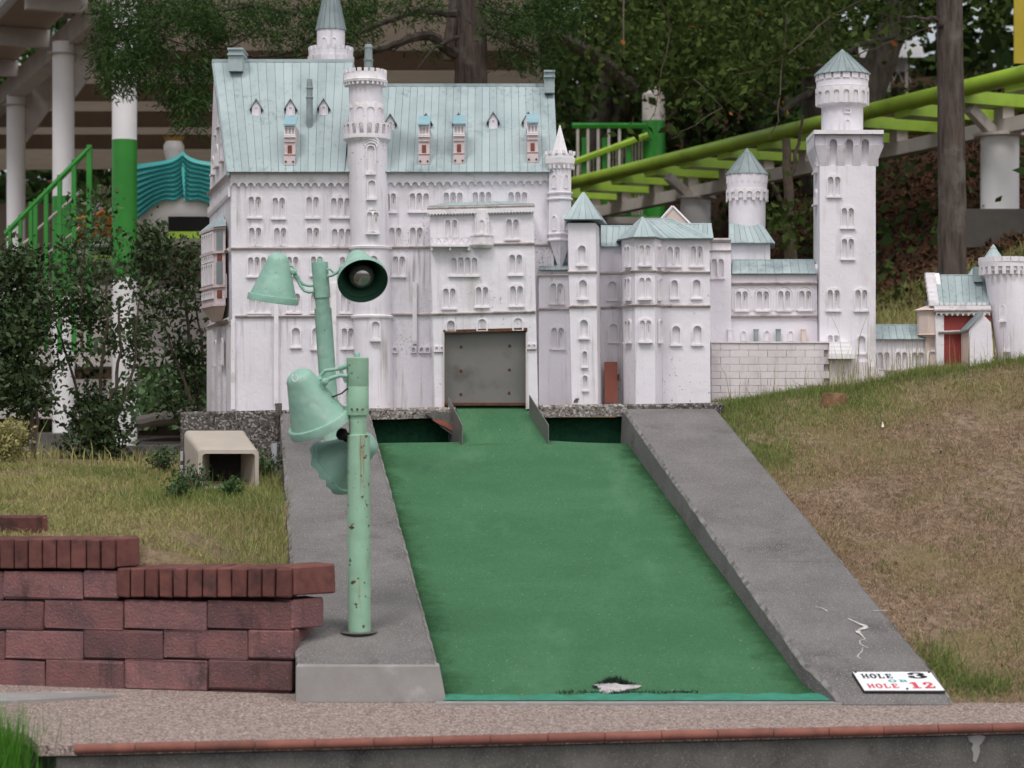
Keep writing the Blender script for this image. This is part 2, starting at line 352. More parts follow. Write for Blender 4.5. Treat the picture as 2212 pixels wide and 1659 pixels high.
def tz(x, y):
    x = np.asarray(x, float); y = np.asarray(y, float)
    zr = np.interp(y, [6.45, 6.6, 6.80, 10.6, 14, 16, 20, 24, 30, 40, 60, 92], [-0.64, -0.06, -0.012, 0.965, 1.12, 1.33, 2.0, 2.9, 4.2, 6.4, 10.0, 15.0])
    zr = zr + np.interp(y, [6.85, 10.6, 16, 90], [0, 0.145, 0.12, 0.12]) * np.clip(x - 1.0, 0, 6)
    lowr = np.interp(y, [6, 16, 20, 24, 30, 36, 45, 60, 92], [0, 1.33, 1.65, 1.9, 2.2, 3.0, 6.5, 10, 15]); hf = smooth(x, 2.0, 5.5) * (1 - smooth(y, 45, 60)) + smooth(y, 45, 60); zr = np.where(y > 16, lowr + (zr - lowr) * hf, zr)
    zl = np.interp(y, [5, 7.0, 9.9, 10.8, 14, 18, 36, 60, 92], [0.42, 0.44, 0.635, 0.655, 0.47, 0.38, 0.40, 5.0, 11.0]) + 0.03 * np.clip(-x - 1, 0, 2)
    nk = np.clip((kl_out(y) - x) / 0.40, 0, 1); zk_ = np.minimum(zl, kl_top(y) - 0.012); zl = np.where(y < 10.6, zk_ + (zl - zk_) * nk * nk * (3 - 2 * nk), zl)
    yw = wall_line(x); zl = np.where(y < yw + 0.19, -0.64 + (zl + 0.64) * smooth(y, yw + 0.06, yw + 0.17), zl)
    zc = np.interp(y, [6.5, 6.86, 10.3, 10.6, 12.5, 13.5], [-0.64, -0.3, 0.42, 0.5, 0.55, 0.75])
    xl = (kl_out(y) + kl_in(y)) / 2; xr = (kr_out(y) + kr_in(y)) / 2
    near = zc + (zl - zc) * (1 - smooth(x, kl_out(y) + 0.02, kl_out(y) + 0.12)) + (zr - zc) * smooth(x, xr - 0.02, xr + 0.12)
    far = zl + (zr - zl) * smooth(x, -1.2, 2.2)
    z = near + (far - near) * smooth(y, 12.3, 14.0)
    lump = 0.012 * (np.sin(x * 5.1 + y * 2.3) * np.sin(y * 4.3 - x * 1.7) + 0.6 * np.sin(x * 11.3 - y * 7.9)) + np.where(y > 13, 0.10 * np.sin(x * 1.3 + 1) * np.sin(y * 1.1), 0)
    return z + lump * (np.abs(y - 6.6) > 0.4)

def terrain_material():
    m = bpy.data.materials.new('ground_soil'); m.use_nodes = True
    n, l = m.node_tree.nodes, m.node_tree.links; p = n['Principled BSDF']; p.inputs['Roughness'].default_value = 0.95; p.inputs['Specular IOR Level'].default_value = 0.1
    g = n.new('ShaderNodeNewGeometry')
    def noise(sc, d=5):
        t = n.new('ShaderNodeTexNoise'); t.inputs['Scale'].default_value = sc; t.inputs['Detail'].default_value = d; l.new(g.outputs['Position'], t.inputs['Vector']); return t.outputs[0]
    def mr(x, a, b):
        r = n.new('ShaderNodeMapRange'); r.interpolation_type = 'SMOOTHSTEP'; r.inputs[1].default_value = a; r.inputs[2].default_value = b; l.new(x, r.inputs[0]); return r.outputs[0]
    def mix(f, a, b):
        x = n.new('ShaderNodeMix'); x.data_type = 'RGBA'; l.new(f, x.inputs[0])
        for s, val in ((6, a), (7, b)):
            if isinstance(val, tuple): x.inputs[s].default_value = (*val, 1)
            else: l.new(val, x.inputs[s])
        return x.outputs[2]
    dry = mix(mr(noise(28), 0.35, 0.65), (0.27, 0.20, 0.142), (0.15, 0.108, 0.074))
    dry = mix(mr(noise(1.7), 0.48, 0.62), dry, (0.18, 0.145, 0.075))
    lit = mix(mr(noise(9), 0.3, 0.7), (0.070, 0.036, 0.022), (0.028, 0.024, 0.014))
    sp = n.new('ShaderNodeSeparateXYZ'); l.new(g.outputs['Position'], sp.inputs[0])
    ad = n.new('ShaderNodeMath'); ad.operation = 'MULTIPLY_ADD'; ad.inputs[1].default_value = 4.0; l.new(noise(0.8), ad.inputs[0]); l.new(sp.outputs[1], ad.inputs[2])
    l.new(mix(mr(ad.outputs[0], 21.0, 23.5), dry, lit), p.inputs['Base Color'])
    b = n.new('ShaderNodeBump'); b.inputs['Strength'].default_value = 0.8; b.inputs['Distance'].default_value = 0.02
    l.new(noise(70), b.inputs['Height']); l.new(b.outputs[0], p.inputs['Normal'])
    MATS['ground_soil'] = m
terrain_material()
gx = np.concatenate([np.arange(-44, -4, 1.0), np.arange(-4, 4, 0.06), np.arange(4, 45, 1.0)])
gy = np.concatenate([np.arange(4.0, 11.4, 0.045), np.arange(11.4, 20, 0.25), np.arange(20, 93, 1.0)])
GX, GY = np.meshgrid(gx, gy); GZ = tz(GX, GY)
nxg, nyg = len(gx), len(gy)
ii = (np.arange(nyg - 1)[:, None] * nxg + np.arange(nxg - 1)[None, :]).ravel()
ground = np_mesh('ground', np.stack([GX, GY, GZ], -1), np.stack([ii, ii + 1, ii + nxg + 1, ii + nxg], -1), 'ground_soil', kind='structure')
ground.data.polygons.foreach_set('use_smooth', [True] * len(ground.data.polygons))
# the lower ground the photographer stands on
obj('lower_ground', MB().quad((-60, -40, -0.60), (60, -40, -0.60), (60, 6.3, -0.60), (-60, 6.3, -0.60)), 'concrete_dark', kind='structure')

# ---- pebble path, its retaining wall and tile edging
E0, E1 = Vector((-1.257, 5.98, 0)), Vector((1.57, 6.39, 0)); ed = (E1 - E0).normalized(); en = Vector((ed.y, -ed.x, 0))
def edge_pt(t, off=0.0, z=0.0): return E0 + ed * t + en * off + Vector((0, 0, z))
C0 = Vector((-1.43, 6.16, 0))
path_outline = [C0, edge_pt(-0.10, -0.01), edge_pt(0), edge_pt(5.5), Vector((4.2, 7.3, 0)), Vector((1.2, 6.95, 0)), Vector((-0.6, 7.2, 0)), Vector((-4.5, 8.05, 0)), Vector((-4.5, 6.9, 0)), Vector((-1.62, 6.42, 0))]
path = obj('path', MB().plate([(p.x, p.y) for p in path_outline], [], lambda x, y, d: Vector((x, y, d - 0.03)), 0.03), 'pebbles', kind='structure')
rw_ = thing('retaining_wall', 'dark weathered concrete retaining wall under the pebble path at the front', 'wall', edge_pt(1.5, 0, -0.62))
low = [edge_pt(-0.05, -0.012), edge_pt(5.5, -0.012), edge_pt(5.5, -0.3), edge_pt(0.4, -0.3), Vector((-1.42, 6.5, 0)), Vector((-1.60, 6.42, 0)), Vector((-1.425, 6.175, 0))]
obj('wall_face', MB().plate([(p.x, p.y) for p in low], [], lambda x, y, d: Vector((x, y, d - 0.62)), 0.585), 'concrete_dark', rw_)
obj('flaked_patch', MB().plate([(3.12, -0.036), (3.16, -0.032), (3.178, -0.038), (3.168, -0.055), (3.158, -0.066), (3.16, -0.085), (3.152, -0.105), (3.146, -0.118), (3.137, -0.112), (3.138, -0.09), (3.132, -0.075), (3.139, -0.06), (3.126, -0.052)], [], lambda x, y, d: edge_pt(x - 0.44, -0.012 + d, y - 0.0), 0.003), 'concrete_light', rw_)
tl = 0.172
tm = MB(); tm.tube([(-tl / 2 + 0.0012, 0, 0), (tl / 2 - 0.0012, 0, 0)], 0.0150, 14)
tile_me = mesh_of('edge_tile', tm, 'terracotta', smooth=True)
for i in range(21):
    p = edge_pt(tl * (i + 0.5), -0.002, -0.0115 + random.uniform(-0.001, 0.001))
    o = inst('edge_tile', tile_me, rw_, p, math.atan2(ed.y, ed.x) + random.uniform(-0.006, 0.006))
fs_ = [(lambda p: (p.x, p.y))(at(u, v, 0.96 * F / (v - HV))) for u, v in ((-500, 1528), (0, 1515), (253, 1501), (187, 1492), (0, 1497), (-500, 1500))]
strip = MB().plate(fs_, [], lambda x, y, d: Vector((x, y, d)), 0.010)
obj('footing_strip', strip, 'concrete_light', kind='structure')

# ---- putting lane
def turf_wear():
    m = MATS['turf']; n, l = m.node_tree.nodes, m.node_tree.links; p = n['Principled BSDF']
    src = p.inputs['Base Color'].links[0].from_socket
    g = n.new('ShaderNodeNewGeometry'); sp_ = n.new('ShaderNodeSeparateXYZ'); l.new(g.outputs['Position'], sp_.inputs[0])
    def mth(op, a, b):
        x = n.new('ShaderNodeMath'); x.operation = op
        for k, v in enumerate((a, b)):
            if isinstance(v, (int, float)): x.inputs[k].default_value = v
            else: l.new(v, x.inputs[k])
        return x.outputs[0]
    def nz(sc, det, stretch=(1, 1, 1)):
        mp = n.new('ShaderNodeMapping'); mp.inputs['Scale'].default_value = stretch; l.new(g.outputs['Position'], mp.inputs[0])
        t = n.new('ShaderNodeTexNoise'); t.inputs['Scale'].default_value = sc; t.inputs['Detail'].default_value = det; t.inputs['Roughness'].default_value = 0.65; l.new(mp.outputs[0], t.inputs['Vector']); return t.outputs[0]
    def sm(x, a, b):
        r = n.new('ShaderNodeMapRange'); r.interpolation_type = 'SMOOTHSTEP'; r.inputs[1].default_value = a; r.inputs[2].default_value = b; l.new(x, r.inputs[0]); return r.outputs[0]
    def mix(f, a, b):
        x = n.new('ShaderNodeMix'); x.data_type = 'RGBA'; l.new(f, x.inputs[0])
        for s_, v in ((6, a), (7, b)):
            if isinstance(v, tuple): x.inputs[s_].default_value = (*v, 1)
            else: l.new(v, x.inputs[s_])
        return x.outputs[2]
    left = mth('SUBTRACT', sp_.outputs[0], mth('MULTIPLY_ADD', sp_.outputs[1], -0.1323)); n_ = left.node
    n_.inputs[1].links[0].from_node.inputs[2].default_value = 0.6689           # x of the left margin
    rgt = mth('SUBTRACT', mth('MULTIPLY_ADD', sp_.outputs[1], -0.1262), sp_.outputs[0]); rgt.node.inputs[0].links[0].from_node.inputs[2].default_value = 1.8644
    near = mth('MINIMUM', left, rgt)
    moss = sm(mth('SUBTRACT', mth('MULTIPLY', nz(9.0, 8.0), 0.27), near), 0.015, 0.15)
    col = mix(sm(nz(2.2, 5.0, (1.5, 0.5, 1)), 0.50, 0.74), src, (0.080, 0.188, 0.098))
    col = mix(sm(nz(60.0, 2.0, (0.35, 1.6, 1)), 0.60, 0.74), col, (0.045, 0.125, 0.060))
    col = mix(mth('MULTIPLY', moss, 0.8), col, (0.020, 0.060, 0.022))
    col = mix(sm(nz(95.0, 1.0), 0.735, 0.76), col, (0.30, 0.27, 0.20))
    l.new(col, p.inputs['Base Color'])
turf_wear()
lane = MB(); ny, nx = 60, 24; rows = []
for j in range(ny + 1):
    y = 6.85 + (10.24 - 6.85) * j / ny; a, b = kl_in(y) - 0.03, kr_in(y) + 0.03
    for i in range(nx + 1):
        x = a + (b - a) * i / nx
        hump = 0.022 * math.exp(-((x - 0.0) / 0.22) ** 2) * smooth(y, 9.75, 10.24)
        rows.append(Vector((x, y, lane_z(y) + hump + 0.0025 * math.sin(x * 9 + y * 3) * math.sin(y * 5))))
lane.add(rows, [(j * (nx + 1) + i, j * (nx + 1) + i + 1, (j + 1) * (nx + 1) + i + 1, (j + 1) * (nx + 1) + i) for j in range(ny) for i in range(nx)])
lane_o = obj('putting_lane', lane, 'turf', smooth=True, kind='structure')
ORG[lane_o.name] = Vector(lane_o.location)
obj('lane_bed', MB().hexa([Vector(p) for p in ((-0.30, 6.83, -0.02), (1.12, 6.83, -0.02), (0.60, 10.24, -0.02), (-0.76, 10.24, -0.02), (-0.30, 6.83, -0.014), (1.12, 6.83, -0.014), (0.60, 10.236, 0.755), (-0.76, 10.236, 0.755))]), 'turf_dark', lane_o)
obj('front_sill', MB().box((0.42, 6.81, 0.0), (1.34, 0.05, 0.012)), 'concrete_light', lane_o)
st = MB(); n = 60                                     # bright front strip of newer turf, ragged back edge
front, back = [], []
for i in range(n + 1):
    x = -0.225 + 1.30 * i / n
    front.append(Vector((x, 6.838 + 0.002 * math.sin(i * 1.7), 0.0085)))
    yb = 6.905 + 0.006 * math.sin(i * 0.9) + random.uniform(-0.003, 0.003) - 0.010 * (i < 22)
    back.append(Vector((x, yb, lane_z(yb) + 0.005)))
st.add(front + back, [(i, i + 1, n + 2 + i, n + 1 + i) for i in range(n)])
obj('turf_strip', st, 'turf_strip', lane_o)
ctr = Vector((0.345, 6.955, 0)); pp = []
for k in range(26):
    a = 2 * math.pi * k / 26; r = 1 + 0.25 * math.sin(3 * a + 1) + 0.15 * math.sin(5 * a) + random.uniform(-0.15, 0.15)
    pp.append((ctr.x + 0.064 * r * math.cos(a), ctr.y + 0.040 * r * math.sin(a)))
obj('bare_patch', MB().plate(pp, [], lambda x, y, d: Vector((x, y, lane_z(y) + 0.004 + d)), 0.004), 'bare_patch', lane_o)
fv = []
for k in range(1000):
    a = random.choice((random.gauss(math.pi * 0.52, 0.5), random.uniform(-0.2, math.pi))); rr = random.gauss(1.0, 0.13)
    if random.random() < 0.25: c = Vector((random.uniform(0.14, 0.62), 6.915 + random.gauss(0, 0.004), 0)); s = 0.5
    else: c = Vector((ctr.x + 0.066 * rr * math.cos(a), ctr.y + 0.046 * rr * math.sin(a), 0)); s = 0.3 + 0.9 * max(0, math.sin(a)) ** 4
    c.z = lane_z(c.y) + 0.004; h = random.uniform(0.008, 0.026) * s; ang = random.uniform(0, 6.28); w = 0.0022
    t = Vector((random.uniform(-0.012, 0.012), random.uniform(-0.008, 0.008), h))
    fv += [c + Vector((math.cos(ang) * w, math.sin(ang) * w, 0)), c - Vector((math.cos(ang) * w, math.sin(ang) * w, 0)), c + t]
np_mesh('torn_fringe', [v[:] for v in fv], np.arange(len(fv)).reshape(-1, 3), 'torn_dark', lane_o, kind='stuff')

# ---- sloping concrete kerbs
def kerb(name, ys, fi, fo, ft, flare):
    mb = MB(); rings = []; rr = random.Random(3)
    for k, y in enumerate(ys):
        xi, xo, z = float(fi(y)), float(fo(y)), float(ft(y)); s = 1 if xo > xi else -1; lz = float(lane_z(max(y, 6.8))) - 0.10
        j = lambda a=0.0022: rr.uniform(-a, a); c = 0.012
        lz = min(lz, z - 0.03)
        rings.append([Vector((xi - s * flare, y, lz)), Vector((xi + j(), y, z - c + j())), Vector((xi + s * c + j(), y, z + j(0.001))), Vector((xi * 0.5 + xo * 0.5, y, z + j(0.001))),
                      Vector((xo - s * c + j(), y, z + j(0.001))), Vector((xo + j(), y, z - c + j())), Vector((xo, y, lz - 0.15))])
    mb.loft(rings); ko = obj(name, mb, 'concrete', kind='structure'); up = Vector((0, -0.0004, 0.0012))
    for a, b in ((1, 2), (4, 5)):
        we = MB(); L = []
        for rg in rings: L.append([rg[a] + up * 1.0, rg[b] + up * 1.0])
        for q in L:
            d = (q[1] - q[0]); q[1] += d * 0.1 * (1 if a == 1 else -0.1)
            for w_ in q: w_.z = min(w_.z, max(q[0].z, q[1].z))
        we.loft(L, caps=False, closed=False); obj('worn_edge', we, 'edge_worn', ko)
    for y in ((8.06, 9.42) if name == 'kerb_right' else (8.9,)):
        z = float(ft(y)); xi, xo = float(fi(y)), float(fo(y)); jm = MB(); k_ = 14; pts = [Vector((xi + (xo - xi) * (0.03 + 0.94 * q / k_), y + rr.uniform(-.004, .004), 0)) for q in range(k_ + 1)]
        for q in pts: q.z = float(ft(q.y)) + 0.0022
        jm.add([q for q in pts] + [q + Vector((0, 0.0018, 0.0004)) for q in pts], [(q, q + 1, k_ + 2 + q, k_ + 1 + q) for q in range(k_)]); obj('hairline_joint', jm, 'concrete_dark', ko)
    return ko
ys = [6.87] + list(np.arange(6.95, 10.40, 0.06)) + [10.42]
kl = kerb('kerb_left', ys, kl_in, kl_out, kl_top, 0.02)
kr = kerb('kerb_right', [6.78, 6.84, 6.90, 6.96, 7.01, 7.06] + list(np.arange(7.12, 10.40, 0.06)) + [10.42], kr_in, kr_out, kr_top, 0.012)
ff = MB(); ff.hexa([Vector(p) for p in ((-0.711, 6.85, 0.001), (-0.216, 6.85, 0.001), (-0.225, 6.90, 0.001), (-0.711, 6.90, 0.001), (-0.711, 6.862, 0.116), (-0.238, 6.862, 0.116), (-0.243, 6.91, 0.1215), (-0.709, 6.91, 0.1215))])
obj('end_face', ff, 'concrete_light', kl)
# pale filler run into the cracks of the right kerb
def ribbon(pts, widths, parent, m, zf):
    mb = MB(); L_, R_ = [], []
    for i, p in enumerate(pts):
        a, b = pts[max(i - 1, 0)], pts[min(i + 1, len(pts) - 1)]
        d = Vector((b[0] - a[0], b[1] - a[1])).normalized(); nrm = Vector((-d.y, d.x)); w = widths[i] / 2
        for lst, s in ((L_, 1), (R_, -1)):
            x, y = p[0] + s * nrm.x * w, p[1] + s * nrm.y * w; lst.append(Vector((x, y, zf(x, y) + 0.0035)))
    n = len(pts); mb.add(L_ + R_, [(i, i + 1, n + i + 1, n + i) for i in range(n - 1)])
    return obj('crack_filler', mb, m, parent)
def on_kerb(u, v):                                     # a surveyed point of the right kerb's top
    lo, hi = 6.9, 10.4
    for _ in range(40):
        y = (lo + hi) / 2
        if HV - (float(kr_top(y)) - CZ) * F / y > v: lo = y
        else: hi = y
    return ((u - CX) * y / F, y)
zk = lambda x, y: float(kr_top(y))
ribbon([on_kerb(*p) for p in ((1830, 1337), (1838, 1341), (1850, 1346), (1858, 1350), (1868, 1353), (1871, 1357), (1863, 1360), (1856, 1362), (1853, 1367), (1860, 1372))], [.002, .006, .009, .012, .016, .020, .016, .010, .018, .008], kr, 'crack_white', zk)
ribbon([on_kerb(*p) for p in ((1860, 1372), (1866, 1379), (1869, 1382), (1857, 1386), (1858, 1393), (1870, 1399), (1876, 1402))], [.006, .005, .005, .004, .005, .003, .002], kr, 'crack_white', zk)
ribbon([on_kerb(*p) for p in ((1864, 1400), (1862, 1409), (1855, 1415), (1852, 1420), (1860, 1426))], [.002, .003, .003, .004, .002], kr, 'crack_white', zk)
ribbon([on_kerb(*p) for p in ((1760, 1312), (1775, 1315), (1783, 1319), (1788, 1323))], [.002, .004, .006, .003], kr, 'crack_white', zk)
ribbon([on_kerb(*p) for p in ((1886, 1320), (1900, 1320.5), (1917, 1320))], [.004, .005, .003], kr, 'crack_white', zk)

# ---- plinth of washed concrete under the castle
def pl_top(x): return 0.947 + (x + 1.663) * (0.051 / 2.69)
def pbox(x0, x1, y0, y1, z0f, z1f, c=0.012):
    mb = MB(); n = max(2, int((x1 - x0) / 0.05)); rings = []; rr = random.Random(int(x0 * 100) + 500)
    for i in range(n + 1):
        x = x0 + (x1 - x0) * i / n; a, b = z0f(x), z1f(x); j = lambda: rr.uniform(-0.003, 0.003)
        rings.append([Vector((x, y0 + j(), a + j())), Vector((x, y0 + j() * 0.5, b - c + j())), Vector((x, y0 + c + j(), b + j() * 0.3)), Vector((x, y1, b)), Vector((x, y1, a))])
    return mb.loft(rings)
plinth = obj('plinth', pbox(-1.663, -0.705, 10.45, 12.2, lambda x: 0.45, pl_top), 'aggregate', kind='structure')
ORG[plinth.name] = Vector(plinth.location)
obj('plinth_lip', pbox(-0.705, -0.285, 10.42, 11.6, lambda x: pl_top(x) - 0.055, pl_top), 'aggregate_light', plinth)
obj('plinth_lip', pbox(0.140, 0.575, 10.42, 11.6, lambda x: pl_top(x) - 0.062, pl_top), 'aggregate_light', plinth)
obj('plinth_lip', pbox(0.577, 1.06, 10.43, 11.6, lambda x: pl_top(x) - 0.20, lambda x: pl_top(x) - 0.004), 'aggregate', plinth)
obj('turf_backing', MB().box((-0.05, 10.50, 0.66), (1.34, 0.06, 0.52)), 'turf_dark', plinth)
obj('trough_floor', MB().box((-0.05, 10.36, 0.60), (1.36, 0.26, 0.02)), 'turf_dark', plinth)
br = [(918, 893), (940, 889), (986, 892), (994, 946), (975, 938), (952, 922), (934, 904)]
obj('broken_corner', MB().plate(br, [], lambda u, v, d: at(u, v, 10.43 - d), 0.05), 'concrete_dark', plinth)
obj('rusty_patch', MB().plate([(932, 906), (958, 908), (978, 920), (984, 936), (962, 922), (944, 914)], [], lambda u, v, d: at(u, v, 10.379 - d), 0.006), 'board_red', plinth)
# carpeted ramp up to the castle door, between two cut steel plates
rp = MB(); rows = []; nn = 14
for j in range(nn + 1):
    t = j / nn
    for i in range(9):
        s = i / 8; y = 10.16 + 0.42 * t
        x = (at(1000, 0, 10.16).x * (1 - t) + at(982, 0, 10.58).x * t) * (1 - s) + (at(1184, 0, 10.16).x * (1 - t) + at(1140, 0, 10.58).x * t) * s
        z = lane_z(10.16) * (1 - t) + (CZ + 0.004) * t + 0.012 * math.sin(math.pi * s) * (1 - t) + 0.006
        rows.append(Vector((x, y, z)))
rp.add(rows, [(j * 9 + i, j * 9 + i + 1, (j + 1) * 9 + i + 1, (j + 1) * 9 + i) for j in range(nn) for i in range(8)])
obj('turf_ramp', rp, 'turf', lane_o, smooth=True)
for (ub, ut, vt) in ((998, 968, 858), (1184, 1143, 853)):
    P0, P1, P2 = at(ub, 948, 10.17), at(ub, 918, 10.17), at(ut, vt, 10.47)
    P3 = Vector((P2.x, P2.y, 0.80)); w = Vector((0.004, 0, 0))
    P0.z -= 0.05
    obj('ramp_plate', MB().hexa([P0, P0 + w, P3 + w, P3, P1, P1 + w, P2 + w, P2]), 'steel_sheet', lane_o)

# ---- stepped wall of split blocks with a soldier-brick cap
bw = thing('brick_wall', 'stepped low wall of rough red blocks with brick capping, left of the lane', 'wall', (-1.3, 7.25, 0.0))
wang = math.atan2(-0.25, 1.072); wd = Vector((math.cos(wang), math.sin(wang), 0)); wn_ = Vector((-wd.y, wd.x, 0))
def wall_x(u):
    k = (u - CX) / F; return k * (7.04 - 0.738 * 0.25 / 1.072) / (1 + k * 0.25 / 1.072)
def wall_pt(u, v):
    x = wall_x(u); y = wall_line(x); return Vector((x, y, CZ + (HV - v) * y / F))
rd = Vector((0.72, 0.69, 0)).normalized(); rn = Vector((-rd.y, rd.x, 0))
bseed = [0]
def wall_brick(name, u0, u1, v0, v1, m, depth=0.2, proud=0.0, bevel=0.006, jit=0.003, ret=None):
    bseed[0] += 1
    a, b = wall_pt(u0, v0), wall_pt(u1, v1)
    zt, zb = wall_pt(u0, v0).z, wall_pt(u0, v1).z
    if ret:                                            # block on the end turned back from the wall
        c = wall_pt(u0, v0); u1x = (u1 - CX) / F; t = (u1x * c.y - c.x) / (rd.x - u1x * rd.y); ln = t; ctr = c + rd * (ln / 2) + rn * (depth / 2 - proud); rz = math.atan2(rd.y, rd.x)
    else:
        ln = (Vector((b.x, b.y)) - Vector((a.x, a.y))).length; ctr = (a + b) / 2 + wn_ * (depth / 2 - proud) + Vector((0, 0, 0)); rz = wang
    ctr.z = (zt + zb) / 2
    me = bev_box(name, (ln, depth, zt - zb), m, bevel, jit, bseed[0], 2 if m == 'brick_block' else 1)
    return inst(name, me, bw, ctr, rz)
zx = lambda x: x * 0.3464
zy = lambda y: 1084.3 + y * 0.3464
J = 1.0
def row(xs, y0, y1, name, m, **k):
    for a, b in zip(xs[:-1], xs[1:]): wall_brick(name, zx(a) + (1.5 if name == 'cap_brick' else J), zx(b) - (1.5 if name == 'cap_brick' else J), zy(y0 + random.uniform(-2, 2)), zy(y1), m, **k)
row([-620, -530, -440, -350, -265, -175, -85, 5, 95, 183, 272, 360, 448, 545, 635, 725], 232, 412, 'cap_brick', 'brick_cap', proud=0.012, bevel=0.003, jit=0.0012, depth=0.21)
wall_brick('cap_brick', zx(728), zx(862), zy(228), zy(405), 'brick_cap', proud=0.010, ret=True, bevel=0.003, jit=0.0012, depth=0.1)
row([735, 820, 910, 997, 1085, 1172, 1270, 1360, 1450, 1548, 1640, 1725, 1825], 412, 592, 'cap_brick', 'brick_cap', proud=0.014, bevel=0.004, jit=0.0015, depth=0.21)
wall_brick('cap_brick', zx(1828), zx(2082), zy(402), zy(585), 'brick_cap', proud=0.012, ret=True, bevel=0.006, jit=0.002, depth=0.11)
row([-620, -480, 20, 518, 734], 430, 600, 'block', 'brick_block')
row([-620, -230, 270, 770, 1290, 1820], 612, 786, 'block', 'brick_block')
wall_brick('block', zx(1822), zx(2020), zy(612), zy(790), 'brick_block', ret=True, depth=0.1)
row([-620, -460, 30, 520, 1018, 1545, 1834], 797, 972, 'block', 'brick_block')
wall_brick('block', zx(1836), zx(1872), zy(800), zy(975), 'brick_block', ret=True, depth=0.1)
row([-620, -210, 280, 775, 1295, 1822], 982, 1164, 'block', 'brick_block')
row([-620, -300, 300, 760, 1300, 1800], 1168, 1215, 'block', 'brick_block', proud=-0.012)
core = MB()                                            # mortar bed behind the block faces
for (u0, u1, v0, v1) in ((-208, 250, zy(420), zy(1200)), (-208, 628, zy(600), zy(1200))):
    a, b = wall_pt(u0, v0), wall_pt(u1, v0); z0, z1 = wall_pt(u0, v1).z, wall_pt(u0, v0).z; off = 0.014 + 0.002 * (u1 > 300)
    q = [a + wn_ * off, b + wn_ * off, b + wn_ * 0.19, a + wn_ * 0.19]
    core.hexa([Vector((p.x, p.y, z0)) for p in q] + [Vector((p.x, p.y, z1 - 0.004)) for p in q])
obj('mortar_bed', core, 'mortar', bw)
rb = MB()                                              # recessed end under the overhanging blocks
c0 = wall_pt(632, 1430); rb.box(c0 + rd * 0.075 + rn * 0.09 - Vector((0, 0, 0.0)), (0.12, 0.1, 0.13), math.atan2(rd.y, rd.x)); obj('end_backing', rb, 'mortar', bw)
up = bev_box('cap_brick', (0.36, 0.12, 0.085), 'brick_cap', 0.004, 0.002, 99)
inst('cap_brick', up, bw, at(-10, 1139, 7.72), -0.12)
inst('cap_brick', bev_box('cap_brick', (0.11, 0.12, 0.085), 'brick_cap', 0.004, 0.002, 98), bw, at(62, 1141, 7.74), 0.5)

# ================================================================ THE MODEL CASTLE
WCACHE = {}
def arch(x0, x1, z0, zt, n=7, rise=None):
    r = (x1 - x0) / 2; h = r if rise is None else rise; cx = (x0 + x1) / 2; zs = zt - h
    return [(x0, z0), (x1, z0)] + [(cx + r * math.cos(math.pi * k / n), zs + h * math.sin(math.pi * k / n)) for k in range(n + 1)]
SK = 0.011
HOLES, FRONTS = {}, []
def win_meshes(w, h, n, bend, t, rec=False):
    key = (round(w, 3), round(h, 3), n, bend and round(bend, 3), t, rec)
    if key in WCACHE: return WCACHE[key]
    w, h = key[0], key[1]
    def fn(x, z, d):
        y = -d
        if bend: y = bend - math.sqrt(max(bend * bend - x * x, 1e-6)) - d
        return Vector((x, y, z))
    mg = 0.13 * w / n; rise = None if n == 1 else 0.30 * w
    outer = arch(-w / 2, w / 2, 0.0, h, 10, rise)
    gap = 0.17 * w / n; lw = (w - 2 * mg - (n - 1) * gap) / n; top = h - mg if n == 1 else h - 0.5 * (rise) - 0.02 * w
    holes, pans = [], []
    for i in range(n):
        x0 = -w / 2 + mg + i * (lw + gap); lt = top - 0.012 * w * abs(i - (n - 1) / 2)
        holes.append(list(reversed(arch(x0, x0 + lw, h * 0.045, lt)))); pans.append((x0, x0 + lw, lt))
    fr = MB().plate(outer, holes, fn, t); pd = -SK + 0.0012 if rec else 0.0012
    for i in range(n - 1):                              # little columns with base and capital
        xm = -w / 2 + mg + (i + 1) * lw + i * gap + gap / 2; zc = top - lw * 0.5
        for z, s in ((h * 0.07, 1.9), (zc, 1.7)): fr.box(fn(xm, z, t), (gap * s, t * 0.7, h * 0.035))
        fr.tube([fn(xm, h * 0.07, t), fn(xm, zc, t)], gap * 0.55, 6)
    fme = mesh_of('window', fr, 'relief')
    pm = MB(); uvs = []
    for (x0, x1, lt) in pans:
        e = 0.25 * mg
        pm.quad(fn(x0 - e, h * 0.03, pd), fn(x1 + e, h * 0.03, pd), fn(x1 + e, lt + e, pd), fn(x0 - e, lt + e, pd)); uvs += [(0, 0), (1, 0), (1, 1), (0, 1)]
    pme = mesh_of('niche_panel', pm, 'niche_plaster')
    ul = pme.uv_layers.new(name='UVMap')
    for i, uv in enumerate(uvs): ul.data[i].uv = uv
    sm = MB(); yb = -t * 0.95
    sm.box((0, yb + (0.004 if bend else 0), -0.0045), (w * 1.10, t * 1.9, 0.009)); sme = mesh_of('sill', sm, 'relief')
    WCACHE[key] = (fme, pme, sme, holes); return WCACHE[key]
def window(parent, pos, w, h, n=2, rz=0.0, bend=None, sill=True, t=0.011, rec=False):
    if rec: t = 0.0065
    f, p, s, hl = win_meshes(w, h, n, bend, t, rec)
    if rec: HOLES.setdefault((parent.name, round(pos[1], 4)), []).extend([[(pos[0] + a, pos[2] + b) for a, b in lp] for lp in hl])
    o = inst('window', f, parent, pos, rz)
    inst_sub('niche_panel', p, o)
    if sill: inst_sub('sill', s, o)
    return o
class Zm:
    def __init__(s, u0, v0, k): s.u0, s.v0, s.k = u0, v0, k
    def u(s, x): return s.u0 + s.k * x
    def v(s, y): return s.v0 + s.k * y
    def p(s, x, y, Y): return at(s.u(x), s.v(y), Y)
K1 = 0.21446; K2 = 0.2451
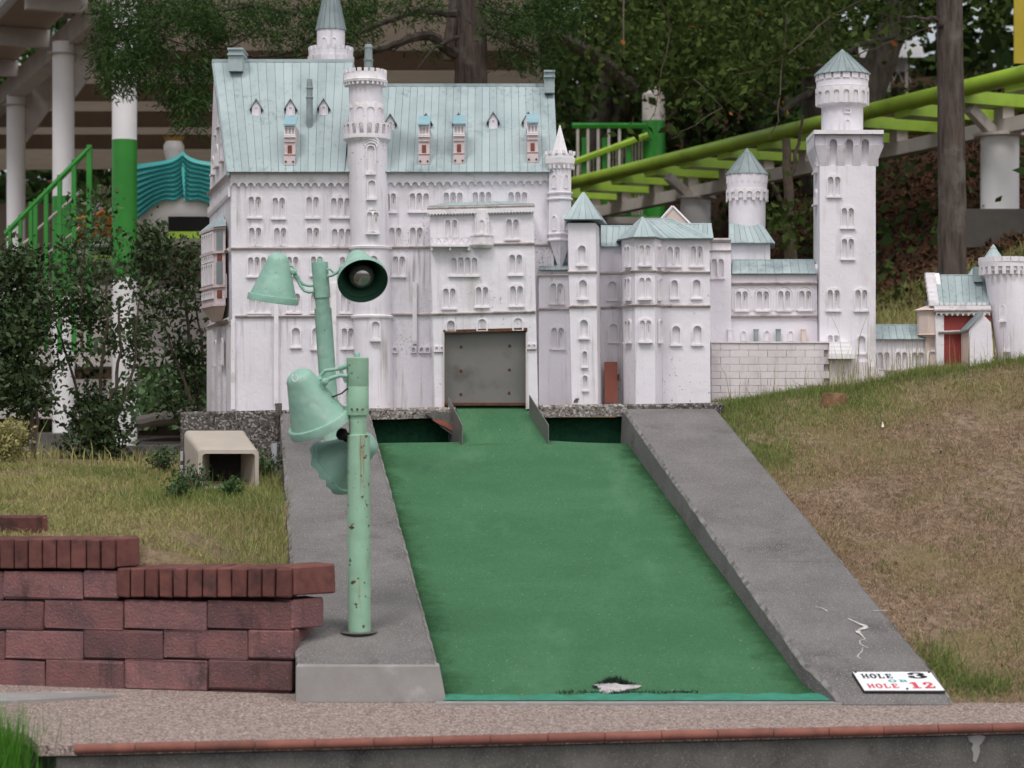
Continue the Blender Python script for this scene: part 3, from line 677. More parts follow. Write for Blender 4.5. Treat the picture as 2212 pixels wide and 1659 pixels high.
Z1, Z3, Z4 = Zm(406.6, 0, K1), Zm(406.6, 338.8, K1), Zm(406.6, 609.9, K1)
Z5, Z6 = Zm(745.5, 338.8, K1), Zm(745.5, 609.9, K1)
Z2 = Zm(745.5, 0, K2); Z7, Z8 = Zm(1138.5, 406.6, K1), Zm(1138.5, 576.0, K1)
ZA, ZB, ZG = Zm(1490.9, 67.8, K2), Zm(1490.9, 406.6, K2), Zm(1805.4, 508.3, 0.20423)
def wins(parent, Z, Y, lst, **kw):
    for x0, x1, yt, yb, n, *sl in lst:
        s = Z.k * Y / F
        window(parent, Z.p((x0 + x1) / 2, yb, Y), (x1 - x0) * s, (yb - yt) * s, n, sill=(sl[0] if sl else True), rec=True, **kw)
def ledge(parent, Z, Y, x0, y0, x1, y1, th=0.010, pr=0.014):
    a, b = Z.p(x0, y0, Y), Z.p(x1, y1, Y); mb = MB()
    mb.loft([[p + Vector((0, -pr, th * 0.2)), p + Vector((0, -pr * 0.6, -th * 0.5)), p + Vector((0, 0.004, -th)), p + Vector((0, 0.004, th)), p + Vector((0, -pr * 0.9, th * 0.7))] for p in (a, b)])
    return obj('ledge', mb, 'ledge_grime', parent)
def scallop(parent, P0, P1, n, hgt, drop, t=0.010, m='relief', name='arched_cornice'):
    d = (P1 - P0); L = d.length; dx = d.normalized(); nr = Vector((dx.y, -dx.x, 0)).normalized(); w = L / n
    pts = [(0, hgt), (0, -drop)]
    for i in range(n):
        x0 = i * w; lip = w * 0.10
        pts += [(x0 + lip, -drop)] + [(x0 + w / 2 - (w / 2 - lip) * math.cos(math.pi * k / 8), -drop + drop * 0.95 * math.sin(math.pi * k / 8)) for k in range(1, 8)] + [(x0 + w - lip, -drop)]
    pts += [(L, -drop), (L, hgt)]
    return obj(name, MB().plate(pts, [], lambda x, z, dd: P0 + dx * x + Vector((0, 0, z)) + nr * dd, t), m, parent)
def roof_panels(roof, bl, br_, tr, tl_, n, m='copper_roof', off=0.004, th=0.005, gap=0.0009, name='roof_panel'):
    nrm = ((br_ - bl).cross(tl_ - bl)).normalized()
    if nrm.z < 0: nrm = -nrm
    for i in range(n):
        s0, s1 = i / n, (i + 1) / n
        L = lambda a, b, s: a + (b - a) * s
        a, b, c, d = L(bl, br_, s0), L(bl, br_, s1), L(tl_, tr, s1), L(tl_, tr, s0)
        g1 = (b - a).normalized() * gap if (b - a).length > 1e-6 else Vector(); g2 = (c - d).normalized() * gap if (c - d).length > 3e-3 else Vector()
        q = [a + g1, b - g1, c - g2, d + g2]; j = nrm * random.uniform(0, 0.0015)
        mb = MB().hexa([p + nrm * (off - th) for p in q] + [p + nrm * off + j for p in q])
        e = [a - g1 * 0.6, a + g1 * 0.6, d + g2 * 0.6, d - g2 * 0.6]
        obj(name, mb, m, roof)
def seg_ring(parent, name, me, c, r, n, z, a0=0.0, lean=0.0, amin=None):
    for k in range(n):
        a = a0 + 2 * math.pi * k / n
        if amin is not None and math.sin(a) > amin: continue
        inst(name, me, parent, (c[0] + lean + r * math.cos(a), c[1] + r * math.sin(a), z), a + math.pi / 2)
def box_mesh(name, s, m): return mesh_of(name, MB().box((0, 0, 0), s), m)
def ring_arches(parent, name, c, r, z0, z1, n, t, m='relief', lean=0.0, lz=0.0, up=True, fill=0.55):
    # pierced or blind arcade wrapped round a drum
    N = n; mb = MB(); W = 2 * math.pi * r; w = W / N
    def fn(x, z, d):
        a = -math.pi / 2 + x / r; return Vector((c[0] + lean + (r + d) * math.cos(a), c[1] + (r + d) * math.sin(a), z))
    for i in range(N):
        x0 = -W / 2 + i * w
        if abs(x0 + w / 2) > W * 0.32: continue
        hw = w * fill / 2; xm = x0 + w / 2
        outer = [(x0, z0), (xm - hw * 1.3, z0), (xm + hw * 1.3, z0), (x0 + w, z0), (x0 + w, z1), (xm, z1), (x0, z1)]
        if up: mb.plate(outer, [list(reversed(arch(xm - hw, xm + hw, z0 + (z1 - z0) * 0.12, z1 - (z1 - z0) * 0.12, 6)))], fn, t)
        else:
            A = arch(xm - hw, xm + hw, z0, z1 - (z1 - z0) * 0.25, 6)
            mb.plate([(x0, z1), (x0, z0), A[0]] + list(reversed(A[2:])) + [A[1], (x0 + w, z0), (x0 + w, z1)], [], fn, t)
    return obj(name, mb, m, parent)

# ---------------------------------------------------------------- palace
YP = 10.75
pal = thing('model_palace', 'largest white block of the model castle with long pale green roof and steel door', 'model castle', (-0.6, 11.2, 0.96))
def PX(u, Y=YP): return (u - CX) * Y / F
ZE = 2.185; ZB0 = 0.90
FLb, FLt, FR = PX(505), PX(497.5), 0.215
BX = -1.71; BY = 11.78
FRONTS.append((pal, YP, [(FLb, ZB0), (FR, ZB0), (FR, ZE), (FLt, ZE)], 'plaster_dirty'))
wb = MB().loft([[Vector((FLb, YP + SK, ZB0)), Vector((FR, YP + SK, ZB0)), Vector((FR, BY, ZB0)), Vector((BX, BY, ZB0))], [Vector((FLt, YP + SK, ZE)), Vector((FR, YP + SK, ZE)), Vector((FR, BY, ZE)), Vector((BX, BY, ZE))]])
obj('wall', wb, 'plaster_dirty', pal)
RY, RZ1, RZ2, EY, EZ = 11.28, 2.84, 2.708, 10.705, 2.178
AX = -1.612
gm = MB()                                               # left gable above the eaves
gdir = (Vector((BX, BY, 0)) - Vector((FLt, YP, 0))).normalized()
gm.loft([[Vector((FLt, YP, ZE - 0.002)), Vector((BX, BY, ZE - 0.002)), Vector((AX, RY, RZ1 - 0.012))], [Vector((FLt + 0.03, YP, ZE - 0.002)), Vector((BX + 0.03, BY, ZE - 0.002)), Vector((AX + 0.03, RY, RZ1 - 0.012))]])
obj('gable', gm, 'plaster', pal)
def roof_block(x0e, x1e, x0r, x1r, rz):
    b = [Vector((x0e, EY, EZ)), Vector((x1e, EY, EZ)), Vector((x1r, RY, rz)), Vector((x0r, RY, rz))]
    k = [Vector((x1e, 2 * RY - EY, EZ)), Vector((x0e - 0.10, 2 * RY - EY, EZ))]
    mb = MB(); mb.add(b + k, [(0, 1, 2, 3), (3, 2, 4, 5), (0, 3, 5), (1, 4, 2), (0, 5, 4, 1)])
    o = obj('roof', mb, 'seam_dark', pal); roof_panels(o, b[0], b[1], b[2], b[3], max(3, round((x1e - x0e) / 0.0385))); return o
XM = -0.86
r1 = roof_block(FLt - 0.008, XM, AX - 0.003, XM, RZ1)
r2 = roof_block(XM + 0.001, 0.237, XM + 0.001, 0.228, RZ2)
for o, x0, x1, rz in ((r1, AX - 0.01, XM, RZ1), (r2, XM, 0.232, RZ2)):
    obj('ridge_cap', MB().box(((x0 + x1) / 2, RY, rz + 0.006), (x1 - x0, 0.022, 0.016)), 'copper_roof', o)
vg = MB().loft([[Vector((FLt - 0.014, EY, EZ - 0.016)), Vector((FLt + 0.002, EY, EZ - 0.016)), Vector((FLt + 0.002, EY, EZ + 0.004)), Vector((FLt - 0.014, EY, EZ + 0.004))], [Vector((AX - 0.014, RY, RZ1 - 0.016)), Vector((AX + 0.0, RY, RZ1 - 0.016)), Vector((AX + 0.0, RY, RZ1 + 0.004)), Vector((AX - 0.014, RY, RZ1 + 0.004))]])
obj('verge_board', vg, 'copper_dark', pal)
# cornices and ledges
scallop(pal, Vector((FLt + 0.003, YP, Z3.p(0, 262, YP).z)), Vector((PX(Z3.u(1640)), YP, Z3.p(0, 262, YP).z)), 15, 0.058, 0.020, 0.014)
scallop(pal, Vector((PX(Z5.u(420)), YP, Z5.p(0, 258, YP).z)), Vector((PX(Z5.u(2050)), YP, Z5.p(0, 238, YP).z)), 20, 0.054, 0.020, 0.014)
sd = Vector((BX, BY, 0)) - Vector((FLt, YP, 0))
for zz_, hh in ((2.065, 0.03),):
    scallop(pal, Vector((BX, BY, zz_)), Vector((FLt, YP, zz_ + 0.012)), 22, hh, 0.02, 0.012)
for y in (925, 1610): ledge(pal, Z3, YP, 432 + (y > 1000) * 40, y, 1645, y - 2)
ledge(pal, Z5, YP, 430, 915, 850, 912); ledge(pal, Z5, YP, 440, 1592, 860, 1590); ledge(pal, Z5, YP, 1900, 892, 2055, 890)
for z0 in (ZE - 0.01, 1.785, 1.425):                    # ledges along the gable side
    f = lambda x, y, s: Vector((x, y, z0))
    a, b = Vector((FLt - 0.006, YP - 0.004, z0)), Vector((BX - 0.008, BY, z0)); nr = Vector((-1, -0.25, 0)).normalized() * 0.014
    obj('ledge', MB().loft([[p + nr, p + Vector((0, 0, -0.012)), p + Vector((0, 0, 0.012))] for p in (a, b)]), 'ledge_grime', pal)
for k, (s0, s1) in enumerate(((0.02, 0.16), (0.30, 0.36), (0.52, 0.58), (0.78, 1.0))):   # pilasters on the lower gable side
    P = lambda s: Vector((FLb, YP, 0)).lerp(Vector((BX, BY, 0)), s)
    a, b = P(s0), P(s1); nr = Vector((-1, -0.25, 0)).normalized() * 0.016
    obj('pilaster', MB().hexa([Vector((p.x, p.y, 0.92)) for p in (a, a + nr, b + nr, b)] + [Vector((p.x, p.y, 1.40)) for p in (a, a + nr, b + nr, b)]), 'relief', pal)
for (ua, ub, va, vb) in ((592.5, 602, 655, 873), (716, 727, 612, 884), (Z5.u(680), Z5.u(724), Z5.v(1262), Z6.v(622)), (500, 508, 690, 884)):
    a, b = at(ua, vb, YP), at(ub, va, YP); obj('downpipe' if ub - ua < 20 else 'pilaster', MB().box(((a.x + b.x) / 2, YP - 0.008, (a.z + b.z) / 2), (b.x - a.x, 0.018, b.z - a.z)), 'relief', pal)
# windows left of the round tower, then right of it
wins(pal, Z3, YP, [(600, 742, 378, 606, 2), (842, 983, 388, 616, 2), (1182, 1325, 380, 608, 2), (1430, 1640, 378, 606, 3),
                   (606, 745, 690, 905, 2, False), (858, 997, 692, 905, 2, False), (1185, 1328, 690, 905, 2, False), (1440, 1650, 688, 905, 3, False),
                   (595, 795, 975, 1200, 3), (985, 1118, 985, 1190, 2), (1228, 1362, 982, 1190, 2), (1520, 1652, 985, 1190, 2),
                   (605, 830, 1350, 1570, 3), (985, 1138, 1352, 1565, 2), (1230, 1365, 1352, 1565, 2), (1528, 1660, 1352, 1568, 2)])
wins(pal, Z4, YP, [(1030, 1140, 445, 648, 1), (1236, 1345, 445, 668, 1), (1540, 1672, 440, 662, 2)])
wins(pal, Z5, YP, [(390, 520, 345, 552, 2), (642, 852, 330, 548, 3), (982, 1192, 322, 540, 3), (1276, 1480, 318, 540, 3), (1634, 1842, 318, 540, 3),
                   (436, 576, 690, 902, 2, False), (644, 790, 688, 902, 2, False), (470, 612, 978, 1198, 2)])
# side windows on the gable wall and in the gable
sa = math.atan2(BY - YP, BX - FLt) + math.pi
for s, z, n, w, h in ((0.22, 1.86, 2, 0.10, 0.10), (0.50, 1.86, 2, 0.10, 0.10), (0.78, 1.86, 2, 0.10, 0.10), (0.30, 2.28, 2, 0.10, 0.11), (0.55, 2.28, 3, 0.14, 0.12), (0.75, 2.26, 2, 0.1, 0.1), (0.45, 2.48, 2, 0.10, 0.1), (0.60, 2.46, 1, 0.05, 0.1), (0.14, 1.55, 1, 0.04, 0.12), (0.3, 1.2, 1, 0.06, 0.14), (0.62, 1.2, 1, 0.06, 0.14)):
    p = Vector((FLt, YP, 0)).lerp(Vector((BX, BY, 0)), s); window(pal, (p.x - 0.003, p.y, z), w, h, n, sa)
# remains of a broken blind arcade low on the wall
aw = MB()
for i, x in enumerate((500, 690, 770, 830)):
    a = Z6.p(x, 712, YP); w = 60 * K1 * YP / F; h = 0.034
    aw.plate([(-w / 2, 0), (w / 2, 0), (w / 2, h), (-w / 2, h)], [list(reversed(arch(-w * .3, w * .3, 0.006, h - 0.006, 5)))], lambda xx, z, d, a=a: a + Vector((xx, -d, z)), 0.012)
obj('arcade_remnant', aw, 'plaster_dirty', pal)
# chimneys on the ridge
def chimney(u0, u1, v0, v1, Y, m, dep, collar=True, base=0.0):
    a, b = at(u0, v1, Y), at(u1, v0, Y); cx = (a.x + b.x) / 2; w = b.x - a.x; mb = MB()
    mb.box((cx, Y + dep / 2, (a.z + b.z) / 2 - base / 2), (w, dep, b.z - a.z + base))
    if collar: mb.box((cx, Y + dep / 2, a.z + (b.z - a.z) * 0.72), (w * 1.12, dep * 1.12, 0.008)); mb.box((cx, Y + dep / 2, b.z - 0.004), (w * 1.10, dep * 1.1, 0.010))
    return obj('chimney', mb, m, pal)
chimney(493, 524, 104, 153, 11.17, 'copper_roof', 0.20)
chimney(1176, 1198, 152, 200, 11.17, 'copper_roof', 0.2)
mb = MB(); c = at(796, 0, 11.3); zt, zb_ = at(0, 96, 11.3).z, 2.6; r = 0.024
mb.lathe([(r, zb_), (r, zt - 0.09), (r * 1.12, zt - 0.09), (r * 1.12, zt - 0.082), (r * 0.92, zt - 0.082), (r * 0.88, zt - 0.02), (r, zt - 0.02), (r * 0.8, zt), (0.001, zt)], (c.x, 11.3), 14); obj('chimney', mb, 'grey_chimney', pal, smooth=True)
def on_slope(u, v, rz):                                  # point of the front roof slope seen in that direction
    d = Vector(((u - CX) / F, 1, (HV - v) / F)); k = (rz - EZ) / (RY - EY)
    t = (EZ - k * EY - CZ) / (d.z - k); return Vector((0, 0, CZ)) + d * t
mb = MB(); p = on_slope(668, 282, RZ1); yc = p.y + 0.02; z0, z1 = p.z - 0.02, at(0, 171, yc).z; r = 0.016
mb.lathe([(r * 1.05, z0), (r * 1.05, z1 - 0.10), (r * 1.25, z1 - 0.10), (r * 1.25, z1 - 0.094), (r, z1 - 0.09), (r, z1 - 0.05), (r * 1.2, z1 - 0.05), (r * 1.2, z1 - 0.044), (r, z1 - 0.04), (r * 0.9, z1)], (p.x, yc), 10); obj('chimney', mb, 'grey_chimney', pal, smooth=True)
# small gabled dormers
dm = MB(); W, H, D, G = 0.046, 0.050, 0.16, 0.036
dm.loft([[Vector((-W / 2, y, -0.01)), Vector((W / 2, y, -0.01)), Vector((W / 2, y, H)), Vector((0, y, H + G)), Vector((-W / 2, y, H))] for y in (0, D)])
dorm_me = mesh_of('dormer', dm, 'plaster')
dr = MB()
for s in (-1, 1):
    e = Vector((s * (W / 2 + 0.012), 0, H - 0.016)); a = Vector((0, 0, H + G + 0.004)); up_ = Vector((0, 0, 0.007))
    dr.hexa([e + Vector((0, -0.010, 0)), a + Vector((0, -0.010, 0)), a + Vector((0, D, 0)), e + Vector((0, D, 0)), e + Vector((0, -0.010, 0)) + up_, a + Vector((0, -0.010, 0)) + up_, a + Vector((0, D, 0)) + up_, e + Vector((0, D, 0)) + up_])
dorm_roof = mesh_of('dormer_roof', dr, 'grey_chimney')
dn = MB().plate(arch(-0.014, 0.014, 0.004, 0.056), [list(reversed(arch(-0.009, 0.009, 0.008, 0.05)))], lambda x, z, d: Vector((x, -d, z)), 0.005); dorm_nic = mesh_of('blind_arch', dn, 'relief')
for (u, v, rz) in ((553.5, 252, RZ1), (627.5, 252, RZ1), (699, 251, RZ1), (843, 284, RZ2), (920, 283, RZ2), (990.6, 282, RZ2), (1065.4, 280, RZ2), (1141, 280, RZ2)):
    p = on_slope(u, v, rz); o = inst('dormer', dorm_me, pal, p); inst_sub('dormer_roof', dorm_roof, o); inst_sub('blind_arch', dorm_nic, o)
# tall stair dormers with blue pent roofs
tw, th_ = 0.056, 0.20
bd = MB().box((0, 0.10, th_ / 2), (tw, 0.20, th_)); bd.box((0, -0.006, 0.018), (tw * 1.0, 0.016, 0.045)); bd.box((0, 0, 0.118), (tw * 1.02, 0.014, 0.005)); bd.box((0, 0, 0.052), (tw * 1.06, 0.018, 0.004)); tall_me = mesh_of('stair_dormer', bd, 'pink_plaster')
tr_ = MB().hexa([Vector(q) for q in ((-tw * .57, -0.020, th_ - 0.002), (tw * .57, -0.020, th_ - 0.002), (tw * .57, 0.1, th_ + 0.055), (-tw * .57, 0.1, th_ + 0.055), (-tw * .57, -0.020, th_ + 0.005), (tw * .57, -0.020, th_ + 0.005), (tw * .57, 0.1, th_ + 0.062), (-tw * .57, 0.1, th_ + 0.062))]); tall_roof = mesh_of('pent_roof', tr_, 'copper_blue')
ta = MB().plate([(-tw / 2, 0.148), (tw / 2, 0.148), (tw / 2, 0.195), (-tw / 2, 0.195)], [list(reversed(arch(x - 0.0055, x + 0.0055, 0.155, 0.188, 5))) for x in (-0.017, 0, 0.017)], lambda x, z, d: Vector((x, -d, z)), 0.006); ta.box((0, -0.004, 0.142), (tw * 1.12, 0.012, 0.007))
tall_arch = mesh_of('arcade', ta, 'relief')
tdn = MB().box((0, -0.001, 0.075), (0.021, 0.006, 0.045)); tall_door = mesh_of('small_door', tdn, 'rust_red')
tb = MB()
for x in (-0.019, 0.019): tb.alathe([(0.0055, 0), (0.0055, 0.003), (0.001, 0.004)], (x, -0.014, 0.012), (0, -1, 0), 8)
tall_bolt = mesh_of('bolt_heads', tb, 'rust')
for (u, v, rz) in ((626, 355, RZ1), (916, 354, RZ2), (991.5, 352.5, RZ2), (1150.5, 350, RZ2)):
    p = on_slope(u, v, rz); o = inst('stair_dormer', tall_me, pal, p)
    for nm, me in (('pent_roof', tall_roof), ('arcade', tall_arch), ('small_door', tall_door), ('bolt_heads', tall_bolt)): inst_sub(nm, me, o)

# round stair tower standing in front of the palace wall
rtw = obj('round_tower', MB().lathe([(0.0985, ZB0)] + [(0.0985 + 0.004 * t, ZB0 + (2.33 - ZB0) * t) for t in (0.25, 0.5, 0.75, 1)] + [(0.12, 2.348), (0.12, 2.352), (0.087, 2.352), (0.0875, 2.62), (0.100, 2.63), (0.100, 2.634)], (at(789, 0, YP).x, YP), 40, lambda z: (2.70 - z) * 0.0285), 'plaster', pal, smooth=True)
tcx = at(789, 0, YP).x; tl_ean = lambda z: (2.70 - z) * 0.0285
def tz_(v): return at(0, v, YP - 0.1).z
seg = MB().lathe([(0.100, 2.634), (0.113, 2.640), (0.115, 2.652), (0.110, 2.660), (0.110, 2.69), (0.101, 2.69), (0.101, 2.655), (0.02, 2.655)], (tcx + tl_ean(2.66), YP), 40); obj('parapet', seg, 'relief', rtw, smooth=True)
mer = box_mesh('merlon', (0.020, 0.010, 0.020), 'relief')
seg_ring(rtw, 'merlon', mer, (tcx, YP), 0.1055, 20, 2.698, 0.1, tl_ean(2.7))
crb = box_mesh('corbel', (0.011, 0.016, 0.014), 'relief'); seg_ring(rtw, 'corbel', crb, (tcx, YP), 0.103, 26, 2.632, 0.05, tl_ean(2.63), 0.3)
ring_arches(rtw, 'gallery_arcade', (tcx, YP), 0.106, 2.364, 2.432, 18, 0.015, lean=tl_ean(2.4), fill=0.60)
obj('gallery_floor', MB().lathe([(0.088, 2.350), (0.1225, 2.350), (0.1225, 2.366), (0.088, 2.366)], (tcx + tl_ean(2.4), YP), 40, caps=False), 'relief', rtw, smooth=True)
ring_arches(rtw, 'blind_arcade', (tcx, YP), 0.0865, 2.435, 2.535, 10, 0.005, lean=tl_ean(2.48), fill=0.72, up=False)
for v in (533, 683): obj('ring_ledge', MB().lathe([(0.098, tz_(v) - 0.010), (0.110, tz_(v) - 0.006), (0.112, tz_(v) + 0.004), (0.098, tz_(v) + 0.010)], (tcx + tl_ean(tz_(v)), YP), 40, caps=False), 'relief', rtw, smooth=True)
def twin(u0, u1, v0, v1, n, Z, sill=True):
    s = Z.k * 10.65 / F; p = Z.p((u0 + u1) / 2, v1, 10.65); p.y = YP - 0.1015
    window(pal, p, (u1 - u0) * s, (v1 - v0) * s, n, bend=0.1015, sill=sill)
twin(1800, 1900, 225, 420, 1, Z3); twin(1793, 1927, 535, 765, 2, Z3); twin(1822, 1920, 985, 1180, 1, Z3); twin(1836, 1940, 380, 578, 1, Z4)
twin(1790, 1890, -125, 165, 1, Z3)
hd = MB()                                                # triple hood over the top window
for k, (w, zo) in enumerate(((0.030, 0.0), (0.036, 0.012), (0.040, 0.024))):
    p = Z3.p(1842, -95, 10.65)
    hd.tube([Vector((p.x + w * math.cos(a), YP - math.sqrt(0.108 ** 2 - (w * math.cos(a)) ** 2), p.z + zo + 0.026 * math.sin(a))) for a in np.linspace(0, math.pi, 9)], 0.0045, 6)
obj('window_hood', hd, 'relief', pal)
# drum and spire behind the ridge
bx = at(714.8, 0, 12.0).x
sp_ = obj('spire_tower', MB().lathe([(0.125, 2.2), (0.125, 2.94), (0.134, 2.952), (0.134, 2.985), (0.128, 2.985), (0.128, 3.02), (0.118, 3.02), (0.118, 2.985), (0.081, 2.985), (0.081, 3.15), (0.002, 3.15)], (bx, 12.0), 32), 'plaster_dirty', pal, smooth=True)
cn = MB().lathe([(0.088, 3.140), (0.003, 3.52)], (bx, 12.0), 16, caps=True); obj('spire', cn, 'copper_dark', sp_)
for k in range(16):
    a = 2 * math.pi * k / 16
    if math.sin(a) < 0.2: obj('seam', MB().tube([Vector((bx + 0.089 * math.cos(a), 12 + 0.089 * math.sin(a), 3.141)), Vector((bx + 0.004 * math.cos(a), 12 + 0.004 * math.sin(a), 3.52))], 0.0022, 5), 'seam_dark', sp_)
seg_ring(sp_, 'merlon', box_mesh('merlon', (0.024, 0.011, 0.022), 'plaster_dirty'), (bx, 12.0), 0.123, 18, 3.030, 0.1, 0, 0.4)
seg_ring(sp_, 'corbel', box_mesh('corbel', (0.012, 0.014, 0.016), 'plaster_dirty'), (bx, 12.0), 0.128, 26, 2.935, 0.0, 0, 0.2)
for dx in (-0.030, 0.024): window(pal, (bx + dx, 12 - math.sqrt(0.081 ** 2 - dx * dx), 3.005), 0.030, 0.085, 1, math.asin(dx / 0.081), sill=False, t=0.005)

# gate block projecting from the palace, with the steel door
YG = 10.52
def GX_(u): return (u - CX) * YG / F
gate_t = Z5.p(0, 520, YG).z
outer = [(Z6.u(902), 884), (958, 884), (958, 716), (1138, 711), (1138, 884), (Z6.u(1945), 880), (Z5.u(1898), 452), (Z5.u(852), 458)]
gb = obj('gate_block', MB().plate(outer, [], lambda u, v, d: (lambda p: Vector((p.x, YG + 0.23 - d, p.z)))(at(u, v, YG)), 0.23 - SK), 'plaster', pal)
FRONTS.append((pal, YG, [(lambda p: (p.x, p.z))(at(u, v, YG)) for u, v in outer], 'plaster'))
obj('door_soffit', MB().box((GX_(1048), YG + 0.125, at(0, 709, YG).z), (GX_(1138) - GX_(958) - 0.002, 0.2, 0.006)), 'rust', gb)
ct = at(1048, 797, YG + 0.04)
door = obj('steel_door', MB().box((ct.x, YG + 0.045, at(0, 796, YG).z), (GX_(1138) - GX_(958) - 0.006, 0.008, at(0, 716, YG).z - at(0, 876, YG).z)), 'steel_sheet', pal)
bl_ = MB().alathe([(0.0075, 0), (0.0075, 0.003), (0.004, 0.0055), (0.0005, 0.006)], (0, 0, 0), (0, -1, 0), 10); bolt_me = mesh_of('bolt', bl_, 'rust', smooth=True)
for x, y in ((1167, 648), (1167, 888), (1165, 1125), (1658, 637), (1655, 877), (1652, 1112)):
    p = Z6.p(x, y, YG); inst('bolt', bolt_me, door, (p.x, YG + 0.041, p.z))
hd = MB(); a, b = at(958, 722, YG), at(1139, 711, YG)
hd.loft([[Vector((p.x, YG - 0.006, p.z - 0.004)), Vector((p.x, YG + 0.05, p.z - 0.004)), Vector((p.x, YG + 0.05, p.z + 0.012)), Vector((p.x, YG - 0.006, p.z + 0.012))] for p in (at(957.5, 718, YG), at(1139, 713, YG))]); obj('door_lintel', hd, 'rust', gb)
for u in (958.5, 1137): a = at(u, 0, YG).x; obj('door_jamb', MB().box((a, YG + 0.014, (at(0, 884, YG).z + at(0, 718, YG).z) / 2), (0.006, 0.05, at(0, 718, YG).z - at(0, 884, YG).z)), 'white_grubby', gb)
obj('door_threshold', MB().box((ct.x, YG + 0.03, at(0, 873, YG).z), (GX_(1138) - GX_(958) - 0.01, 0.03, 0.014)), 'rust', gb)
scallop(pal, Vector((GX_(Z5.u(828)), YG - 0.012, Z5.p(0, 578, YG).z)), Vector((GX_(Z5.u(1908)), YG - 0.012, Z5.p(0, 552, YG).z)), 34, 0.020, 0.008, 0.012)
ledge(pal, Z5, YG - 0.012, 826, 524, 1910, 496, 0.012, 0.012)
ledge(pal, Z5, YG, 866, 1588, 1918, 1562); ledge(pal, Z5, YG, 1500, 882, 1908, 876)
ra, rb2, rc, rd2 = at(Z5.u(836), 449.5, YG - 0.02), at(Z5.u(1906), 444, YG - 0.02), Vector((at(Z5.u(1690), 0, YP).x, YP + 0.002, at(0, Z5.v(455), YP).z)), Vector((at(Z5.u(1040), 0, YP).x, YP + 0.002, at(0, Z5.v(466), YP).z))
gr_ = obj('gate_roof', MB().hexa([ra - Vector((0, 0, .004)), rb2 - Vector((0, 0, .004)), rc - Vector((0, 0, .02)), rd2 - Vector((0, 0, .02)), ra + Vector((0, 0, .004)), rb2 + Vector((0, 0, .004)), rc, rd2]), 'seam_dark', pal)
roof_panels(gr_, ra + Vector((0, 0, .006)), rb2 + Vector((0, 0, .006)), rc, rd2, 13)
wins(pal, Z5, YG, [(996, 1140, 610, 806, 2, False), (1612, 1758, 605, 826, 2), (1056, 1342, 962, 1192, 4), (1645, 1790, 960, 1184, 2), (978, 1122, 1300, 1522, 2), (1308, 1450, 1286, 1506, 2), (1652, 1800, 1276, 1498, 2)])
wins(pal, Z6, YG, [(1013, 1117, 372, 492, 1, False), (1322, 1437, 356, 490, 1, False), (1684, 1797, 346, 486, 1, False)])
for xs_, y in (((898, 942), 700), ((958, 990), 700), ((1832, 1872), 676), ((1886, 1922), 676)):
    p = Z6.p(sum(xs_) / 2, y, YG); w = (xs_[1] - xs_[0]) * K1 * YG / F
    obj('blind_arch', MB().plate([(-w / 2, 0), (w / 2, 0), (w / 2, 0.030), (-w / 2, 0.030)], [list(reversed(arch(-w * .33, w * .33, 0.003, 0.025, 5)))], lambda x, z, d, p=p: p + Vector((x, -d, z)), 0.007), 'relief', pal)
ledge(pal, Z6, YG, 895, 704, 992, 702, 0.006, 0.01); ledge(pal, Z6, YG, 1832, 678, 1928, 676, 0.006, 0.01)
# balcony with zig-zag railing, and the small curved bay beside it
y0 = YG - 0.05; a, b = Z5.p(868, 905, YG), Z5.p(1252, 902, YG); zt = Z5.p(0, 826, YG).z
bal = obj('balcony', MB().box(((a.x + b.x) / 2, YG - 0.026, a.z + 0.002), (b.x - a.x, 0.052, 0.010)), 'relief', pal)
rl = MB(); rl.box(((a.x + b.x) / 2, y0, zt), (b.x - a.x, 0.007, 0.007)); nz_ = 5; wv = (b.x - a.x) / nz_
for i in range(nz_):
    x0 = a.x + i * wv
    rl.tube([Vector((x0, y0, zt)), Vector((x0 + wv / 2, y0, a.z + 0.006)), Vector((x0 + wv, y0, zt))], 0.0032, 5)
for x in (a.x, b.x): rl.box((x, y0, (a.z + zt) / 2), (0.006, 0.007, zt - a.z))
obj('railing', rl, 'relief', bal)
for x in (a.x + 0.005, (a.x + b.x) / 2, b.x - 0.003): obj('bracket', MB().box((x, YG - 0.022, a.z - 0.012), (0.010, 0.04, 0.018)), 'relief', bal)
bc = Z5.p(1378, 0, YG).x; zb1, zb2, zb3 = Z5.p(0, 892, YG).z, Z5.p(0, 800, YG).z, Z5.p(0, 560, YG).z
bay = obj('curved_bay', MB().lathe([(0.052, zb1 - 0.012), (0.062, zb1), (0.062, zb1 + 0.006), (0.055, zb1 + 0.006), (0.055, zb2), (0.060, zb2), (0.060, zb2 + 0.006), (0.044, zb2 + 0.006), (0.044, zb3 + 0.012)], (bc, YG + 0.012), 20), 'relief', pal, smooth=True)
window(pal, Vector((bc, YG - 0.032, Z5.p(0, 765, YG).z)), 0.026, 0.064, 1, bend=0.044, t=0.006)
for s in (-1, 1): window(pal, Vector((bc + s * 0.035, YG - 0.016, Z5.p(0, 780, YG).z)), 0.016, 0.066, 1, s * 0.9, sill=False, t=0.005)
